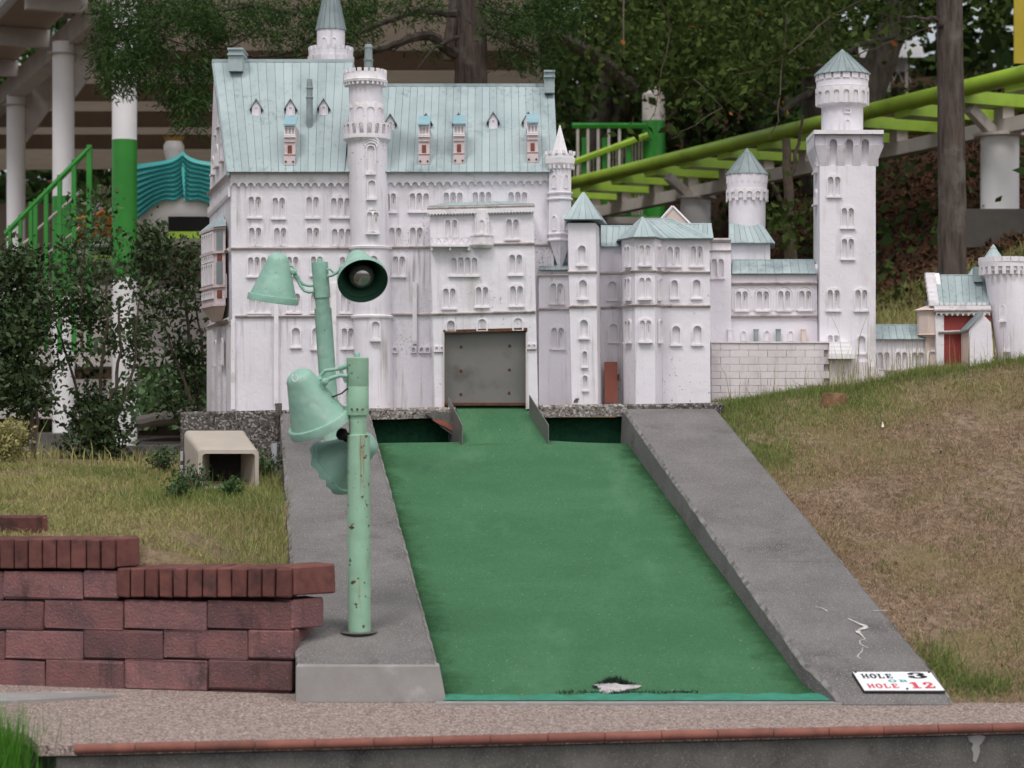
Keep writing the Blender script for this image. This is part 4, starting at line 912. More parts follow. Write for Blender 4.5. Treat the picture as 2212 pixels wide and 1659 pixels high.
# oriel on the gable side
oc = Vector((FLt, YP, 0)).lerp(Vector((BX, BY, 0)), 0.30)
ov = [Vector((PX(487, 10.86), 10.86, 0)), Vector((PX(463.5, 10.92), 10.92, 0)), Vector((PX(436, 11.22), 11.22, 0)), Vector((PX(462, 11.32), 11.32, 0))]
zo0, zo1 = at(0, 662, 10.95).z, at(0, 492, 10.95).z
orl = obj('oriel', MB().loft([[Vector((p.x, p.y, zo0)) for p in ov], [Vector((p.x, p.y, zo1)) for p in ov]]), 'pink_plaster', pal)
ou = (ov[0] + ov[3]) / 2
obj('oriel_base', MB().loft([[Vector((ou.x * 0.55 + p.x * 0.45, ou.y * 0.55 + p.y * 0.45, zo0 - 0.075)) for p in ov], [Vector((p.x, p.y, zo0)) for p in ov]]), 'cream_plaster', orl)
orf = [Vector((p.x + (p.x - ou.x) * 0.16, p.y + (p.y - ou.y) * 0.16, zo1)) for p in ov]
obj('oriel_roof', MB().loft([orf, [Vector((ou.x * 0.8 + p.x * 0.2 + 0.012, ou.y * 0.8 + p.y * 0.2, zo1 + 0.075)) for p in ov]]), 'copper_roof', orl)
def face_rect(p, q, s0, s1, z0, z1, d, m, name, parent, holes=0):
    dx = (q - p); L = dx.length; dx = dx.normalized(); nr = Vector((dx.y, -dx.x, 0))
    if nr.dot(Vector((-0.4, -1, 0))) < 0: nr = -nr
    w = L * (s1 - s0); hs = []
    if holes:
        cw = w / holes
        hs = [list(reversed(arch((i + 0.22) * cw, (i + 0.78) * cw, (z1 - z0) * 0.08, (z1 - z0) * 0.93, 5))) for i in range(holes)]
    return obj(name, MB().plate([(0, 0), (w, 0), (w, z1 - z0), (0, z1 - z0)], hs, lambda x, z, dd: p + dx * (L * s0 + x) + nr * dd + Vector((0, 0, z0 + z)), d), m, parent)
H_ = zo1 - zo0
for (p, q, nh) in ((ov[1], ov[2], 5), (ov[0], ov[1], 1)):
    for z0, z1, hh in ((0.70, 0.95, nh), (0.28, 0.56, nh), (0.57, 0.66, nh), (0.10, 0.20, nh)):
        if nh == 1 and z1 - z0 > 0.2:
            face_rect(p, q, 0.25, 0.78, zo0 + z0 * H_, zo0 + z1 * H_, 0.004, 'copper_dark', 'painted_figure', orl)
        elif nh == 1: face_rect(p, q, 0.30, 0.72, zo0 + z0 * H_, zo0 + z1 * H_, 0.004, 'rust_red', 'red_panel', orl)
        else: face_rect(p, q, 0.06, 0.94, zo0 + z0 * H_, zo0 + z1 * H_, 0.008, 'relief', 'window', orl, hh)
    for z0 in (0.0, 0.235, 0.665, 0.97): face_rect(p, q, -0.03, 1.03, zo0 + z0 * H_, zo0 + z0 * H_ + 0.012, 0.010, 'pink_plaster', 'band', orl)
# octagonal turret at the right corner
qx = at(1209.5, 0, YP).x
oz = lambda v: at(0, v, YP - 0.06).z
ph = -math.pi / 2
trt = obj('corner_turret', MB().lathe([(0.012, oz(575)), (0.062, oz(520)), (0.066, oz(520)), (0.066, oz(352)), (0.002, oz(352))], (qx, YP), 6, phase=ph), 'plaster', pal)
for v in (416, 429, 505, 518): obj('ledge', MB().lathe([(0.064, oz(v) - 0.007), (0.076, oz(v) - 0.003), (0.077, oz(v) + 0.003), (0.064, oz(v) + 0.007)], (qx, YP), 6, phase=ph, caps=False), 'relief', trt)
obj('parapet', MB().lathe([(0.066, oz(366)), (0.086, oz(352)), (0.088, oz(340)), (0.082, oz(340)), (0.082, oz(332)), (0.072, oz(332)), (0.072, oz(344)), (0.002, oz(344))], (qx, YP), 6, phase=ph), 'relief', trt)
seg_ring(trt, 'merlon', box_mesh('merlon', (0.017, 0.010, 0.016), 'relief'), (qx, YP), 0.076, 12, oz(328.5), 0.26)
seg_ring(trt, 'corbel', box_mesh('corbel', (0.010, 0.014, 0.018), 'relief'), (qx, YP), 0.069, 18, oz(360), 0.1, 0, 0.3)
obj('spire', MB().lathe([(0.052, oz(338)), (0.003, oz(267))], (qx, YP), 6, phase=ph), 'relief', trt)
for s in (-1, 1):
    for v0, v1 in ((377, 406), (465, 497)):
        window(pal, (qx + s * 0.0286, YP - 0.0495, oz(v1)), 0.026, oz(v0) - oz(v1), 1, s * math.pi / 6, sill=False, t=0.006)

# ---------------------------------------------------------------- right-hand bower: turret, recess, bay and wing
YW = 10.72
wg = thing('model_bower', 'white castle wing with square turret and three-sided bay, right of the door', 'model castle', (0.75, 11.0, 0.97))
def wall_box(parent, Z, x0t, x1t, x0b, x1b, yt, yb_v, Y, dep, m='plaster', name='wall', flare=0.0):
    T, B = Z.v(yt), yb_v; a0, a1, b0, b1 = at(Z.u(x0b), B, Y), at(Z.u(x1b), B, Y), at(Z.u(x0t), T, Y), at(Z.u(x1t), T, Y); dv = Vector((0, dep, 0)); fv_ = Vector((flare, 0, 0))
    FRONTS.append((parent, Y, [(a0.x, a0.z), (a1.x, a1.z), (b1.x, b1.z), (b0.x, b0.z)], m)); sk = Vector((0, SK, 0))
    return obj(name, MB().hexa([a0 + sk, a1 + sk, a1 + dv + fv_, a0 + dv, b0 + sk, b1 + sk, b1 + dv + fv_, b0 + dv]), m, parent)
def slope_roof(parent, Z, x0e, x1e, ye, x0r, x1r, yr, Ye, Yr, n, name='roof', m='copper_roof'):
    a, b, c, d = Z.p(x0e, ye, Ye), Z.p(x1e, ye, Ye), Z.p(x1r, yr, Yr), Z.p(x0r, yr, Yr); k = 2 * Yr - Ye
    e, f = Vector((b.x, k, b.z)), Vector((a.x, k, a.z))
    mb = MB(); mb.add([a, b, c, d, e, f], [(0, 1, 2, 3), (3, 2, 4, 5), (0, 3, 5), (1, 4, 2), (0, 5, 4, 1)])
    o = obj(name, mb, 'seam_dark', parent); roof_panels(o, a, b, c, d, n, m)
    obj('ridge_cap', MB().tube([d + Vector((0, 0, .003)), c + Vector((0, 0, .003))], 0.006, 6), m, o); return o
def pyramid(parent, base, apex, nper, name='roof', m='copper_roof'):
    mb = MB(); n = len(base); mb.add(base + [apex], [tuple((i, (i + 1) % n, n)) for i in range(n)] + [tuple(reversed(range(n)))])
    o = obj(name, mb, 'seam_dark', parent)
    for i in range(n):
        a, b = base[i], base[(i + 1) % n]
        if (b - a).cross(Vector((0, 0, 1))).y < -0.01 or abs((b - a).x) < 0.05: roof_panels(o, a, b, apex, apex, nper, m)
    return o
bot = 882
wall_box(wg, Z7, 118, 440, 118, 450, 835, bot, YW, 0.3)
ledge(wg, Z7, YW, 104, 882, 440, 878); ledge(wg, Z7, YW, 108, 1222, 440, 1218)
slope_roof(wg, Z7, 128, 450, 826, 118, 450, 706, YW - 0.02, YW + 0.16, 6)
wins(wg, Z7, YW, [(226, 372, 932, 1156, 2)]); wins(wg, Z8, YW, [(236, 380, 592, 822, 2)])
YT = 10.58
wall_box(wg, Z7, 412, 690, 452, 715, 350, bot, YT, 0.22, flare=0.028)
cpt = Z7.p(585, 350, YT + 0.11)
pb = [Z7.p(372, 350, YT - 0.03), Z7.p(740, 350, YT - 0.03), Z7.p(800, 352, YT + 0.24), Z7.p(420, 352, YT + 0.24)]
for q in pb: q.z = cpt.z + 0.004
pyramid(wg, pb, Z7.p(568, 42, YT + 0.11), 5)
for y in (848, 1195): ledge(wg, Z7, YT, 410 + (y > 1000) * 10, y, 705, y - 4); 
wins(wg, Z7, YT, [(498, 604, 566, 768, 1), (508, 616, 912, 1110, 1), (518, 626, 1312, 1506, 1)]); wins(wg, Z8, YT, [(548, 612, 845, 1005, 1), (553, 617, 1090, 1240, 1)])
hole = MB().plate([(468, 1370), (472, 1348), (487, 1335), (492, 1318), (500, 1330), (512, 1326), (528, 1330), (516, 1346), (512, 1362), (506, 1370)], [], lambda x, y, d: (lambda p: Vector((p.x, YT - d, p.z)))(Z8.p(x, y, YT)), 0.003); obj('rotted_hole', hole, 'hole_dark', wg)  # flat dark plate laid on the wall in the outline of a hole
wall_box(wg, Z7, 735, 975, 735, 1000, 590, bot, 10.86, 0.2)
ledge(wg, Z7, 10.86, 735, 858, 960, 856); ledge(wg, Z7, 10.86, 740, 1205, 965, 1200)
wins(wg, Z7, 10.86, [(803, 912, 925, 1120, 1), (816, 926, 1350, 1545, 1)])
slope_roof(wg, Z7, 745, 1010, 592, 742, 1060, 388, 10.84, 11.02, 5)
bd_ = thing('leaning_board', 'rust-red board leaning in the recess beside the white square turret', 'board', Z8.p(850, 1370, 10.80))
a, b = Z8.p(784, 1372, 10.77), Z8.p(915, 1372, 10.77); hgt = Z8.p(0, 958, 10.80).z - a.z
obj('plank', MB().hexa([a, b, b + Vector((0, .012, 0)), a + Vector((0, .012, 0))] + [p + Vector((0, 0.05, hgt)) for p in (a, b, b + Vector((0, .012, 0)), a + Vector((0, .012, 0)))]), 'board_red', bd_)
obj('handle', MB().box(b + Vector((0.004, 0.02, hgt * 0.62)), (0.010, 0.012, 0.034)), 'rust', bd_)
YE_ = 10.74
wall_box(wg, Z7, 1355, 1838, 1365, 1850, 505, bot, YE_, 0.3)
for y in (848, 1188): ledge(wg, Z7, YE_, 1365, y, 1846, y)
slope_roof(wg, Z7, 1375, 1878, 508, 1185, 1480, 318, YE_ - 0.03, YE_ + 0.16, 9)
slope_roof(wg, Z7, 1480, 1880, 510, 1560, 1858, 368, YE_ - 0.032, YE_ + 0.12, 7)
wins(wg, Z7, YE_, [(1403, 1547, 565, 782, 2), (1637, 1777, 562, 782, 2), (1440, 1530, 915, 1106, 1), (1655, 1760, 908, 1104, 1), (1446, 1556, 1375, 1574, 1), (1658, 1772, 1372, 1572, 1)])
# three-sided bay
bv = [(Z7.u(957), 10.76), (Z7.u(1085), 10.62), (Z7.u(1285), 10.615), (Z7.u(1367), 10.76)]
bvb = [(Z7.u(975), 10.76), (Z7.u(1095), 10.62), (Z7.u(1292), 10.615), (Z7.u(1372), 10.76)]
def bay_ring(vs, v, ex=0.0):
    out = []
    for u, Y in vs: p = at(u, v, 10.65); out.append(Vector((at(u, 0, Y).x, Y - (ex if Y < 10.7 else 0), p.z)))
    return out + [Vector((out[-1].x, 10.9, out[-1].z)), Vector((out[0].x, 10.9, out[0].z))]
byo = obj('bay', MB().loft([bay_ring(bvb, 882), bay_ring(bv, 514)]), 'plaster', wg)
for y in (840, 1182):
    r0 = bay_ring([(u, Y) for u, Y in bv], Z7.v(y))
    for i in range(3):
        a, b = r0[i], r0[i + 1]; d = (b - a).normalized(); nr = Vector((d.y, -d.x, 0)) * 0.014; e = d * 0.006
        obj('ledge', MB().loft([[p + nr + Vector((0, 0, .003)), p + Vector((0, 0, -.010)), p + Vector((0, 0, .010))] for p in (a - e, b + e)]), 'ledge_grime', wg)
for i, (xa, w) in enumerate(((1020, 0.052), (1185, 0.066), (1330, 0.046))):
    f0 = bay_ring(bv, 600)[i]; f1 = bay_ring(bv, 600)[i + 1]; rz = math.atan2((f1 - f0).y, (f1 - f0).x)
    for yt, yb in ((560, 778), (884, 1114), (1312, 1545)):
        mid = (bay_ring(bv, Z7.v(yb))[i] * 0.5 + bay_ring(bv, Z7.v(yb))[i + 1] * 0.5)
        mid.x += 0.004 * (yb - 700) / 900
        hgt = (yb - yt) * K1 * 10.65 / F; window(wg, mid, w * (1.28 if i != 1 else 1.0), hgt, 2, rz)
er = bay_ring([(Z7.u(915), 10.76), (Z7.u(1070), 10.585), (Z7.u(1300), 10.58), (Z7.u(1392), 10.76)], 515)
pyramid(wg, er, Z7.p(1163, 292, 10.80), 3)
mb = MB(); g0, g1, g2 = Z7.p(1300, 372, 11.12), Z7.p(1655, 372, 11.12), Z7.p(1467, 186, 11.12)
mb.loft([[p, q, r] for p, q, r in ((g0, g1, g2), (g0 + Vector((0, .4, 0)), g1 + Vector((0, .4, 0)), g2 + Vector((0, .4, 0))))]); obj('rear_gable', mb, 'cream_plaster', wg)
for s in (g0, g1):
    obj('verge_board', MB().tube([s, g2 + Vector((0, 0, 0.002))], 0.008, 5), 'relief', wg)

# ---------------------------------------------------------------- gallery range with the small round tower
YQ = 10.98
gl = thing('model_gallery', 'white arcaded range of the model castle with small cone-roofed round tower behind', 'model castle', (1.2, 11.2, 0.99))
wall_box(gl, ZB, 160, 1118, 160, 1126, 762, 790, YQ, 0.25)
wall_box(gl, ZB, 165, 360, 165, 362, 455, 760, YQ - 0.03, 0.28)
ledge(gl, ZB, YQ - 0.03, 160, 462, 358, 462, 0.014, 0.016); ledge(gl, ZB, YQ - 0.03, 165, 553, 360, 551, 0.007, 0.010)
for y in (840, 1130): ledge(gl, ZB, YQ - 0.004, 165, y + 2, 1120, y - 4)
slope_roof(gl, ZB, 368, 1118, 757, 372, 1092, 640, YQ - 0.02, YQ + 0.16, 10)
wins(gl, ZB, YQ - 0.03, [(180, 302, 602, 788, 2)])
wins(gl, ZB, YQ, [(182, 306, 886, 1074, 2), (394, 514, 886, 1074, 2), (578, 700, 886, 1074, 2), (766, 888, 884, 1072, 2), (950, 1074, 882, 1070, 2)])
for xm in (245, 455, 640, 828, 1012):                    # shallow arched panels framing the windows
    p = ZB.p(xm, 1078, YQ); s = K2 * YQ / F; w, h = 172 * s, 218 * s
    obj('arch_moulding', MB().plate(arch(-w / 2, w / 2, 0, h, 10), [list(reversed(arch(-w / 2 + .006, w / 2 - .006, 0.004, h - .006, 10)))], lambda x, z, d, p=p: p + Vector((x, -d, z)), 0.004), 'relief', gl)
for xm in (250, 470, 675, 885):
    p = ZB.p(xm, 1345, YQ); obj('low_arch', MB().plate(arch(-0.015, 0.015, 0, 0.055, 8), [list(reversed(arch(-0.010, 0.010, 0.001, 0.05, 8)))], lambda x, z, d, p=p: p + Vector((x, -d, z)), 0.006), 'relief', gl)
for xm, m in ((345, 'relief'), (575, 'grey_chimney'), (770, 'grey_chimney'), (990, 'cream_plaster')):
    p = ZB.p(xm, 1300, YQ); obj('post', MB().box((p.x, YQ - 0.03, p.z - 0.01), (0.022, 0.03, 0.075)).box((p.x, YQ - 0.03, p.z + 0.03), (0.026, 0.034, 0.008)), m, gl)
wall_box(gl, ZB, 362, 704, 362, 706, 490, 600, YQ + 0.16, 0.3, name='upper_block')
hb = [ZB.p(335, 486, YQ + 0.13), ZB.p(742, 484, YQ + 0.13), ZB.p(735, 484, YQ + 0.50), ZB.p(350, 486, YQ + 0.50)]
for q in hb: q.z = hb[0].z
ht = [ZB.p(345, 322, YQ + 0.30), ZB.p(628, 320, YQ + 0.30), ZB.p(628, 320, YQ + 0.36), ZB.p(345, 322, YQ + 0.36)]
hr = obj('hip_roof', MB().loft([hb, ht]), 'seam_dark', gl); roof_panels(hr, hb[0], hb[1], ht[1], ht[0], 7); roof_panels(hr, hb[1], hb[2], ht[2], ht[1], 2)
tx = at(ZA.u(501), 0, YQ + 0.38).x; ty = YQ + 0.38; za = lambda y: at(0, ZA.v(y), YQ + 0.3).z
rts = K2 * ty / F
rt2 = obj('round_tower', MB().lathe([(160 * rts, 1.75), (162 * rts, za(1480)), (176 * rts, za(1465)), (177 * rts, za(1250)), (0.002, za(1250))], (tx, ty), 32), 'plaster', gl, smooth=True)
ring_arches(rt2, 'corbel_arches', (tx, ty), 177 * rts, za(1490), za(1385), 15, 0.006, up=False, fill=0.6)
seg_ring(rt2, 'slot', box_mesh('slot', (0.007, 0.004, 0.042), 'relief'), (tx, ty), 178 * rts, 22, za(1292), 0.1, 0, 0.2)
co = MB().lathe([(190 * rts, za(1252)), (186 * rts, za(1246)), (36 * rts, za(1055)), (34 * rts, za(1050)), (30 * rts, za(1050)), (0.002, za(1012))], (tx, ty), 12); cn2 = obj('cone_roof', co, 'copper_dark', rt2)
for k in range(12):
    a = 2 * math.pi * k / 12
    if math.sin(a) < 0.3: obj('seam', MB().tube([Vector((tx + 188 * rts * math.cos(a), ty + 188 * rts * math.sin(a), za(1247))), Vector((tx + 36 * rts * math.cos(a), ty + 36 * rts * math.sin(a), za(1054)))], 0.0025, 5), 'seam_dark', rt2)

# ---------------------------------------------------------------- tall square tower
YK = 10.92
kp = thing('model_keep', 'tall square white tower of the model castle with round battlemented top', 'model castle', (1.75, 11.1, 1.0))
ks = K2 * YK / F
kx0, kx1 = at(ZA.u(1142), 0, YK).x, at(ZA.u(1635), 0, YK).x; kd = 0.29; kxb = at(ZA.u(1087), 0, YK + kd).x; kxr = kx1 + 0.03
kz = lambda y: at(0, ZA.v(y), YK).z
def kring(z, e=0.0): return [Vector((kx0 - e, YK - e, z)), Vector((kx1 + e, YK - e, z)), Vector((kxr + e, YK + kd + e, z)), Vector((kxb - e, YK + kd + e, z))]
FRONTS.append((kp, YK, [(kx0, 0.95), (kx1, 0.95), (kx1, kz(1185)), (kx0, kz(1185))], 'plaster'))
kb = lambda z: [Vector((kx0, YK + SK, z)), Vector((kx1, YK + SK, z)), Vector((kxr, YK + kd, z)), Vector((kxb, YK + kd, z))]
obj('shaft', MB().loft([kb(0.95), kb(kz(1185))]), 'plaster', kp)
ej = 55 * ks
# flared head, with three pointed niches cut into its front
hs = [kring(kz(1185)), kring(kz(1012), ej), kring(kz(912), ej)]
mb = MB(); vs = [p for r in hs for p in r]
fs = [(i * 4 + j, i * 4 + (j + 1) % 4, (i + 1) * 4 + (j + 1) % 4, (i + 1) * 4 + j) for i in range(2) for j in range(4) if j != 0]; mb.add(vs, fs)
def kfront(x, y, d):                                     # survey point on the flared front; d pushes back inside
    p = ZA.p(x, y, YK); t = (y - 1012) / (1185 - 1012); e = ej if y <= 1012 else ej * (1 - min(t, 1)); return Vector((p.x, YK - e + d, p.z))
def lancet(xc, y0, y1, w, n=5):
    pts = [(xc - w / 2, y1)]
    pts += [(xc - w / 2 + w / 2 * (1 - math.cos(math.pi / 2 * k / n)), y0 + 38 * (1 - math.sin(math.pi / 2 * k / n))) for k in range(n + 1)]
    pts += [(xc + w / 2 - w / 2 * (1 - math.cos(math.pi / 2 * k / n)), y0 + 38 * (1 - math.sin(math.pi / 2 * k / n))) for k in range(n - 1, -1, -1)]
    return pts + [(xc + w / 2, y1)]
strips = [1088] + sum([[x - 34, x + 34] for x in (1255, 1395, 1535)], []) + [1694]
up0 = [(1092, 912), (1697, 912), (1697, 1011)]
for xc in (1535, 1395, 1255): up0 += [(xc + 34, 1011)] + list(reversed(lancet(xc, 955, 1011, 68)))[1:-1] + [(xc - 34, 1011)]
up0 += [(1092, 1011)]
mb2 = MB().plate(up0, [], lambda x, y, d: kfront(x, y, 0.0) + Vector((0, d, 0)), 0.03); obj('head_face', mb2, 'plaster', kp)
def lerp_x(xt, y):                                       # outer edges narrow with the flare
    t = (y - 1012) / 173; return 1092 + (1142 - 1092) * t if xt == 'l' else 1697 + (1635 - 1697) * t
for k in range(4):
    xl_ = 'l' if k == 0 else (1289, 1429, 1569)[k - 1]; xr_ = 'r' if k == 3 else (1221, 1361, 1501)[k]
    P = lambda X, y, d: kfront(lerp_x(X, y) if isinstance(X, str) else X, y, d)
    a, b, c, d_ = P(xl_, 1184, 0), P(xr_, 1184, 0), P(xr_, 1012, 0), P(xl_, 1012, 0)
    obj('head_corbel', MB().hexa([a, b, b + Vector((0, .02, 0)), a + Vector((0, .02, 0)), d_ + Vector((0, 0, 0)), c, c + Vector((0, ej + .015, 0)), d_ + Vector((0, ej + .015, 0))]), 'plaster', kp)
obj('head_sides', mb, 'plaster', kp)
obj('niche_back', MB().box(((kx0 + kx1) / 2, YK + 0.02, (kz(1185) + kz(930)) / 2), (kx1 - kx0 + 0.03, 0.03, kz(930) - kz(1185))), 'plaster', kp)
obj('cornice', MB().loft([kring(kz(912), ej + 0.003), kring(kz(876), ej + 0.003)]), 'relief', kp)
kcx, kcy = (kx0 + kx1) / 2 - 0.006, YK + kd / 2
rk = K2 * (kcy - 0.1) / F
kd2 = obj('drum', MB().lathe([(184 * rk, kz(878)), (184 * rk, kz(640)), (196 * rk, kz(628)), (224 * rk, kz(612)), (0.002, kz(612))], (kcx, kcy), 40), 'plaster', kp, smooth=True)
ring_arches(kd2, 'corbel_arches', (kcx, kcy), 222 * rk, kz(618), kz(470), 17, 0.009, up=False, fill=0.56)
obj('upper_drum', MB().lathe([(224 * rk, kz(620)), (224 * rk, kz(470)), (231 * rk, kz(464)), (228 * rk, kz(458)), (230 * rk, kz(398)), (214 * rk, kz(398)), (214 * rk, kz(356))], (kcx, kcy), 40), 'plaster', kd2, smooth=True)
seg_ring(kd2, 'merlon', box_mesh('merlon', (0.036, 0.016, 0.036), 'plaster'), (kcx, kcy), 222 * rk, 18, kz(373), 0.17, 0, 0.4)
cr = MB().lathe([(250 * rk, kz(352)), (247 * rk, kz(346)), (42 * rk, kz(152)), (40 * rk, kz(146)), (34 * rk, kz(146)), (0.002, kz(114))], (kcx, kcy), 20); obj('cone_roof', cr, 'copper_dark', kd2)
for k in range(20):
    a = 2 * math.pi * k / 20
    if math.sin(a) < 0.3: obj('seam', MB().tube([Vector((kcx + 249 * rk * math.cos(a), kcy + 249 * rk * math.sin(a), kz(347))), Vector((kcx + 42 * rk * math.cos(a), kcy + 42 * rk * math.sin(a), kz(151)))], 0.0025, 5), 'seam_dark', kd2)
p = ZA.p(1386, 875, kcy - 184 * rk); window(kp, (p.x, kcy - 183 * rk, kz(872)), 0.026, 0.064, 1, bend=184 * rk, sill=False, t=0.005)
obj('square_window', MB().plate([(-0.018, 0), (0.018, 0), (0.018, 0.026), (-0.018, 0.026)], [[(-0.012, 0.005), (-0.012, 0.02), (0.012, 0.02), (0.012, 0.005)]], lambda x, z, d: Vector((p.x + x, kcy - 183 * rk - d, kz(714) + z)), 0.006), 'relief', kp)
wins(kp, ZA, YK, [(1206, 1328, 1260, 1452, 2)])
wins(kp, ZB, YK, [(1326, 1448, 155, 346, 2), (1326, 1448, 425, 620, 2), (1200, 1324, 876, 1074, 2), (1445, 1568, 876, 1074, 2), (1205, 1315, 1275, 1460, 2), (1462, 1556, 1290, 1452, 1)])
for z, h in ((1.65, 0.08), (2.05, 0.08), (2.22, 0.06)): window(kp, Vector((kx0, YK, z)).lerp(Vector((kxb, YK + kd, z)), 0.5), 0.10, h, 2, math.atan2(kd, kxb - kx0) + math.pi)

# ---------------------------------------------------------------- low arcade and gatehouse
YA = 11.05
ar = thing('model_arcade', 'low white arcade with short green roof between the tall tower and the red gatehouse', 'model castle', (2.05, 11.2, 1.1))
wall_box(ar, ZB, 1600, 2080, 1600, 2080, 1335, 850, YA, 0.25)
slope_roof(ar, ZB, 1634, 2080, 1334, 1625, 2045, 1212, YA - 0.025, YA + 0.13, 7)
wins(ar, ZB, YA, [(1642, 1762, 1425, 1600, 2), (1804, 1916, 1425, 1600, 2), (1944, 2066, 1425, 1600, 2)])
ledge(ar, ZB, YA, 1660, 1612, 2060, 1605)
gh = thing('model_gatehouse', 'red and white model gatehouse with stepped gable and battlemented round tower at right edge', 'model castle', (2.5, 11.2, 1.2))
YH = 11.0
gz = lambda y, Y=YH: at(0, ZG.v(y), Y).z
wall_box(gh, ZG, 1140, 1640, 1140, 1650, 845, 880, YH, 0.3, 'red_paint')
wall_box(gh, ZG, 1052, 1144, 1085, 1146, 845, 880, YH - 0.014, 0.31, 'relief', 'corner_pier')
wall_box(gh, ZG, 1045, 1640, 1045, 1640, 742, ZG.v(805), YH - 0.026, 0.33, 'relief', 'parapet')
ledge(gh, ZG, YH - 0.026, 1040, 800, 1640, 795); ledge(gh, ZG, YH - 0.014, 1085, 1030, 1330, 1020)
scallop(gh, Vector((ZG.p(1050, 0, YH).x, YH - 0.016, gz(828))), Vector((ZG.p(1620, 0, YH).x, YH - 0.016, gz(826))), 10, 0.012, 0.012, 0.012)
for x in (1058, 1110, 1165, 1220, 1285, 1330, 1400, 1450, 1510, 1560): p = ZG.p(x, 738, YH); obj('merlon', MB().box((p.x, YH - 0.020, p.z + 0.004), (0.018, 0.012, 0.018)), 'relief', gh)
slope_roof(gh, ZG, 1072, 1625, 742, 1035, 1620, 432, YH, YH + 0.17, 8)
sg = MB()                                                # stepped gable on the left end
for i in range(7):
    y0_, y1_ = 745 - i * 48, 745 - (i + 1) * 48 - 12; x = 1060 - i * 7; Yc = YH - 0.005 + i * 0.025
    a = ZG.p(x, y0_, Yc); sg.box((a.x - 0.012, Yc, (gz(y0_, Yc) + gz(y1_, Yc)) / 2), (0.05, 0.03, gz(y1_, Yc) - gz(y0_, Yc)))
obj('stepped_gable', sg, 'relief', gh)
tp = MB(); ga, gbp, gc = ZG.p(1060, 745, YH + 0.01), ZG.p(965, 745, YH + 0.34), ZG.p(1015, 400, YH + 0.17)
tp.loft([[ga, gbp, gc], [ga + Vector((.04, 0, 0)), gbp + Vector((.04, 0, 0)), gc + Vector((.04, 0, 0))]]); obj('gable_wall', tp, 'relief', gh)
xs_ = ZG.p(985, 0, YH + 0.1).x; tu = obj('corner_oriel', MB().lathe([(0.03, gz(1085)), (0.074, gz(1050)), (0.070, gz(1040)), (0.070, gz(795)), (0.09, gz(790)), (0.088, gz(783)), (0.03, gz(742))], (xs_, YH + 0.06), 8, phase=0.39), 'cream_plaster', gh)
wall_box(gh, ZG, 950, 1095, 950, 1095, 1060, 890, YH + 0.03, 0.25, 'cream_plaster', 'side_wall')
p = ZG.p(1020, 1380, YH + 0.03); obj('lancet', MB().plate(arch(-0.03, 0.03, 0, 0.085, 8), [list(reversed(arch(-0.02, 0.02, 0.006, 0.075, 8)))], lambda x, z, d: p + Vector((x, -d, z)), 0.008), 'relief', gh)
# annex with its own gable
a0, a1, b1, b0, ap = ZG.p(1425, 1500, YH - 0.16), ZG.p(1690, 1500, YH - 0.16), ZG.p(1640, 920, YH - 0.16), ZG.p(1410, 1000, YH - 0.16), ZG.p(1555, 835, YH - 0.16)
dv = Vector((0.0, 0.16, 0)); obj('annex', MB().loft([[a0, a1, b1, ap, b0], [q + dv for q in (a0, a1, b1, ap, b0)]]), 'plaster', gh)
l0, l1 = ZG.p(1330, 1470, YH - 0.02), ZG.p(1325, 1035, YH - 0.02)
obj('annex_side', MB().hexa([a0 + Vector((.002, .004, 0)), a0 + Vector((.02, .01, 0)), l0 + Vector((.02, .02, 0)), l0, b0 + Vector((.002, .004, 0)), b0 + Vector((.02, .01, 0)), l1 + Vector((.02, .02, 0)), l1]), 'cream_plaster', gh)
e0, e1 = b0 + Vector((-.012, -.01, -.004)), l1 + Vector((-.012, 0, -.002)); obj('annex_roof', MB().hexa([e0, ap + Vector((0, -.01, 0)), ap + dv, e1, e0 + Vector((0, 0, .010)), ap + Vector((0, -.01, .012)), ap + dv + Vector((0, 0, .012)), e1 + Vector((0, 0, .010))]), 'copper_dark', gh)
# round tower, leaning slightly, with ring of corbels
tgx = ZG.p(1795, 0, YH - 0.02).x; tgy = YH + 0.02; gs = 0.20423 * tgy / F
ln_ = lambda z: (gz(330) - z) * 0.17
tg = obj('round_tower', MB().lathe([(232 * gs, 1.0), (222 * gs, gz(900)), (212 * gs, gz(390)), (240 * gs, gz(380)), (240 * gs, gz(345)), (256 * gs, gz(338)), (256 * gs, gz(275)), (236 * gs, gz(275)), (236 * gs, gz(310)), (0.01, gz(310))], (tgx, tgy), 36, ln_), 'plaster', gh, smooth=True)
seg_ring(tg, 'merlon', box_mesh('merlon', (0.040, 0.014, 0.026), 'relief'), (tgx, tgy), 246 * gs, 18, gz(262), 0.05, 0, 0.9)
seg_ring(tg, 'corbel', box_mesh('corbel', (0.018, 0.030, 0.040), 'relief'), (tgx, tgy), 228 * gs, 20, gz(380), 0.1, 0, 0.4)
obj('cone_roof', MB().lathe([(125 * gs, gz(300)), (118 * gs, gz(262)), (34 * gs, gz(138)), (36 * gs, gz(132)), (0.002, gz(92))], (tgx - 0.055, tgy), 10), 'copper_roof', tg)
obj('cone_roof', MB().lathe([(75 * gs, gz(420)), (14 * gs, gz(335)), (0.002, gz(312))], (ZG.p(1440, 0, YH + .3).x, YH + 0.3), 10), 'copper_roof', gh)
obj('chimney', MB().box((ZG.p(1510, 0, YH + .1).x, YH + 0.12, gz(400)), (0.042, 0.06, 0.08)), 'copper_roof', gh)
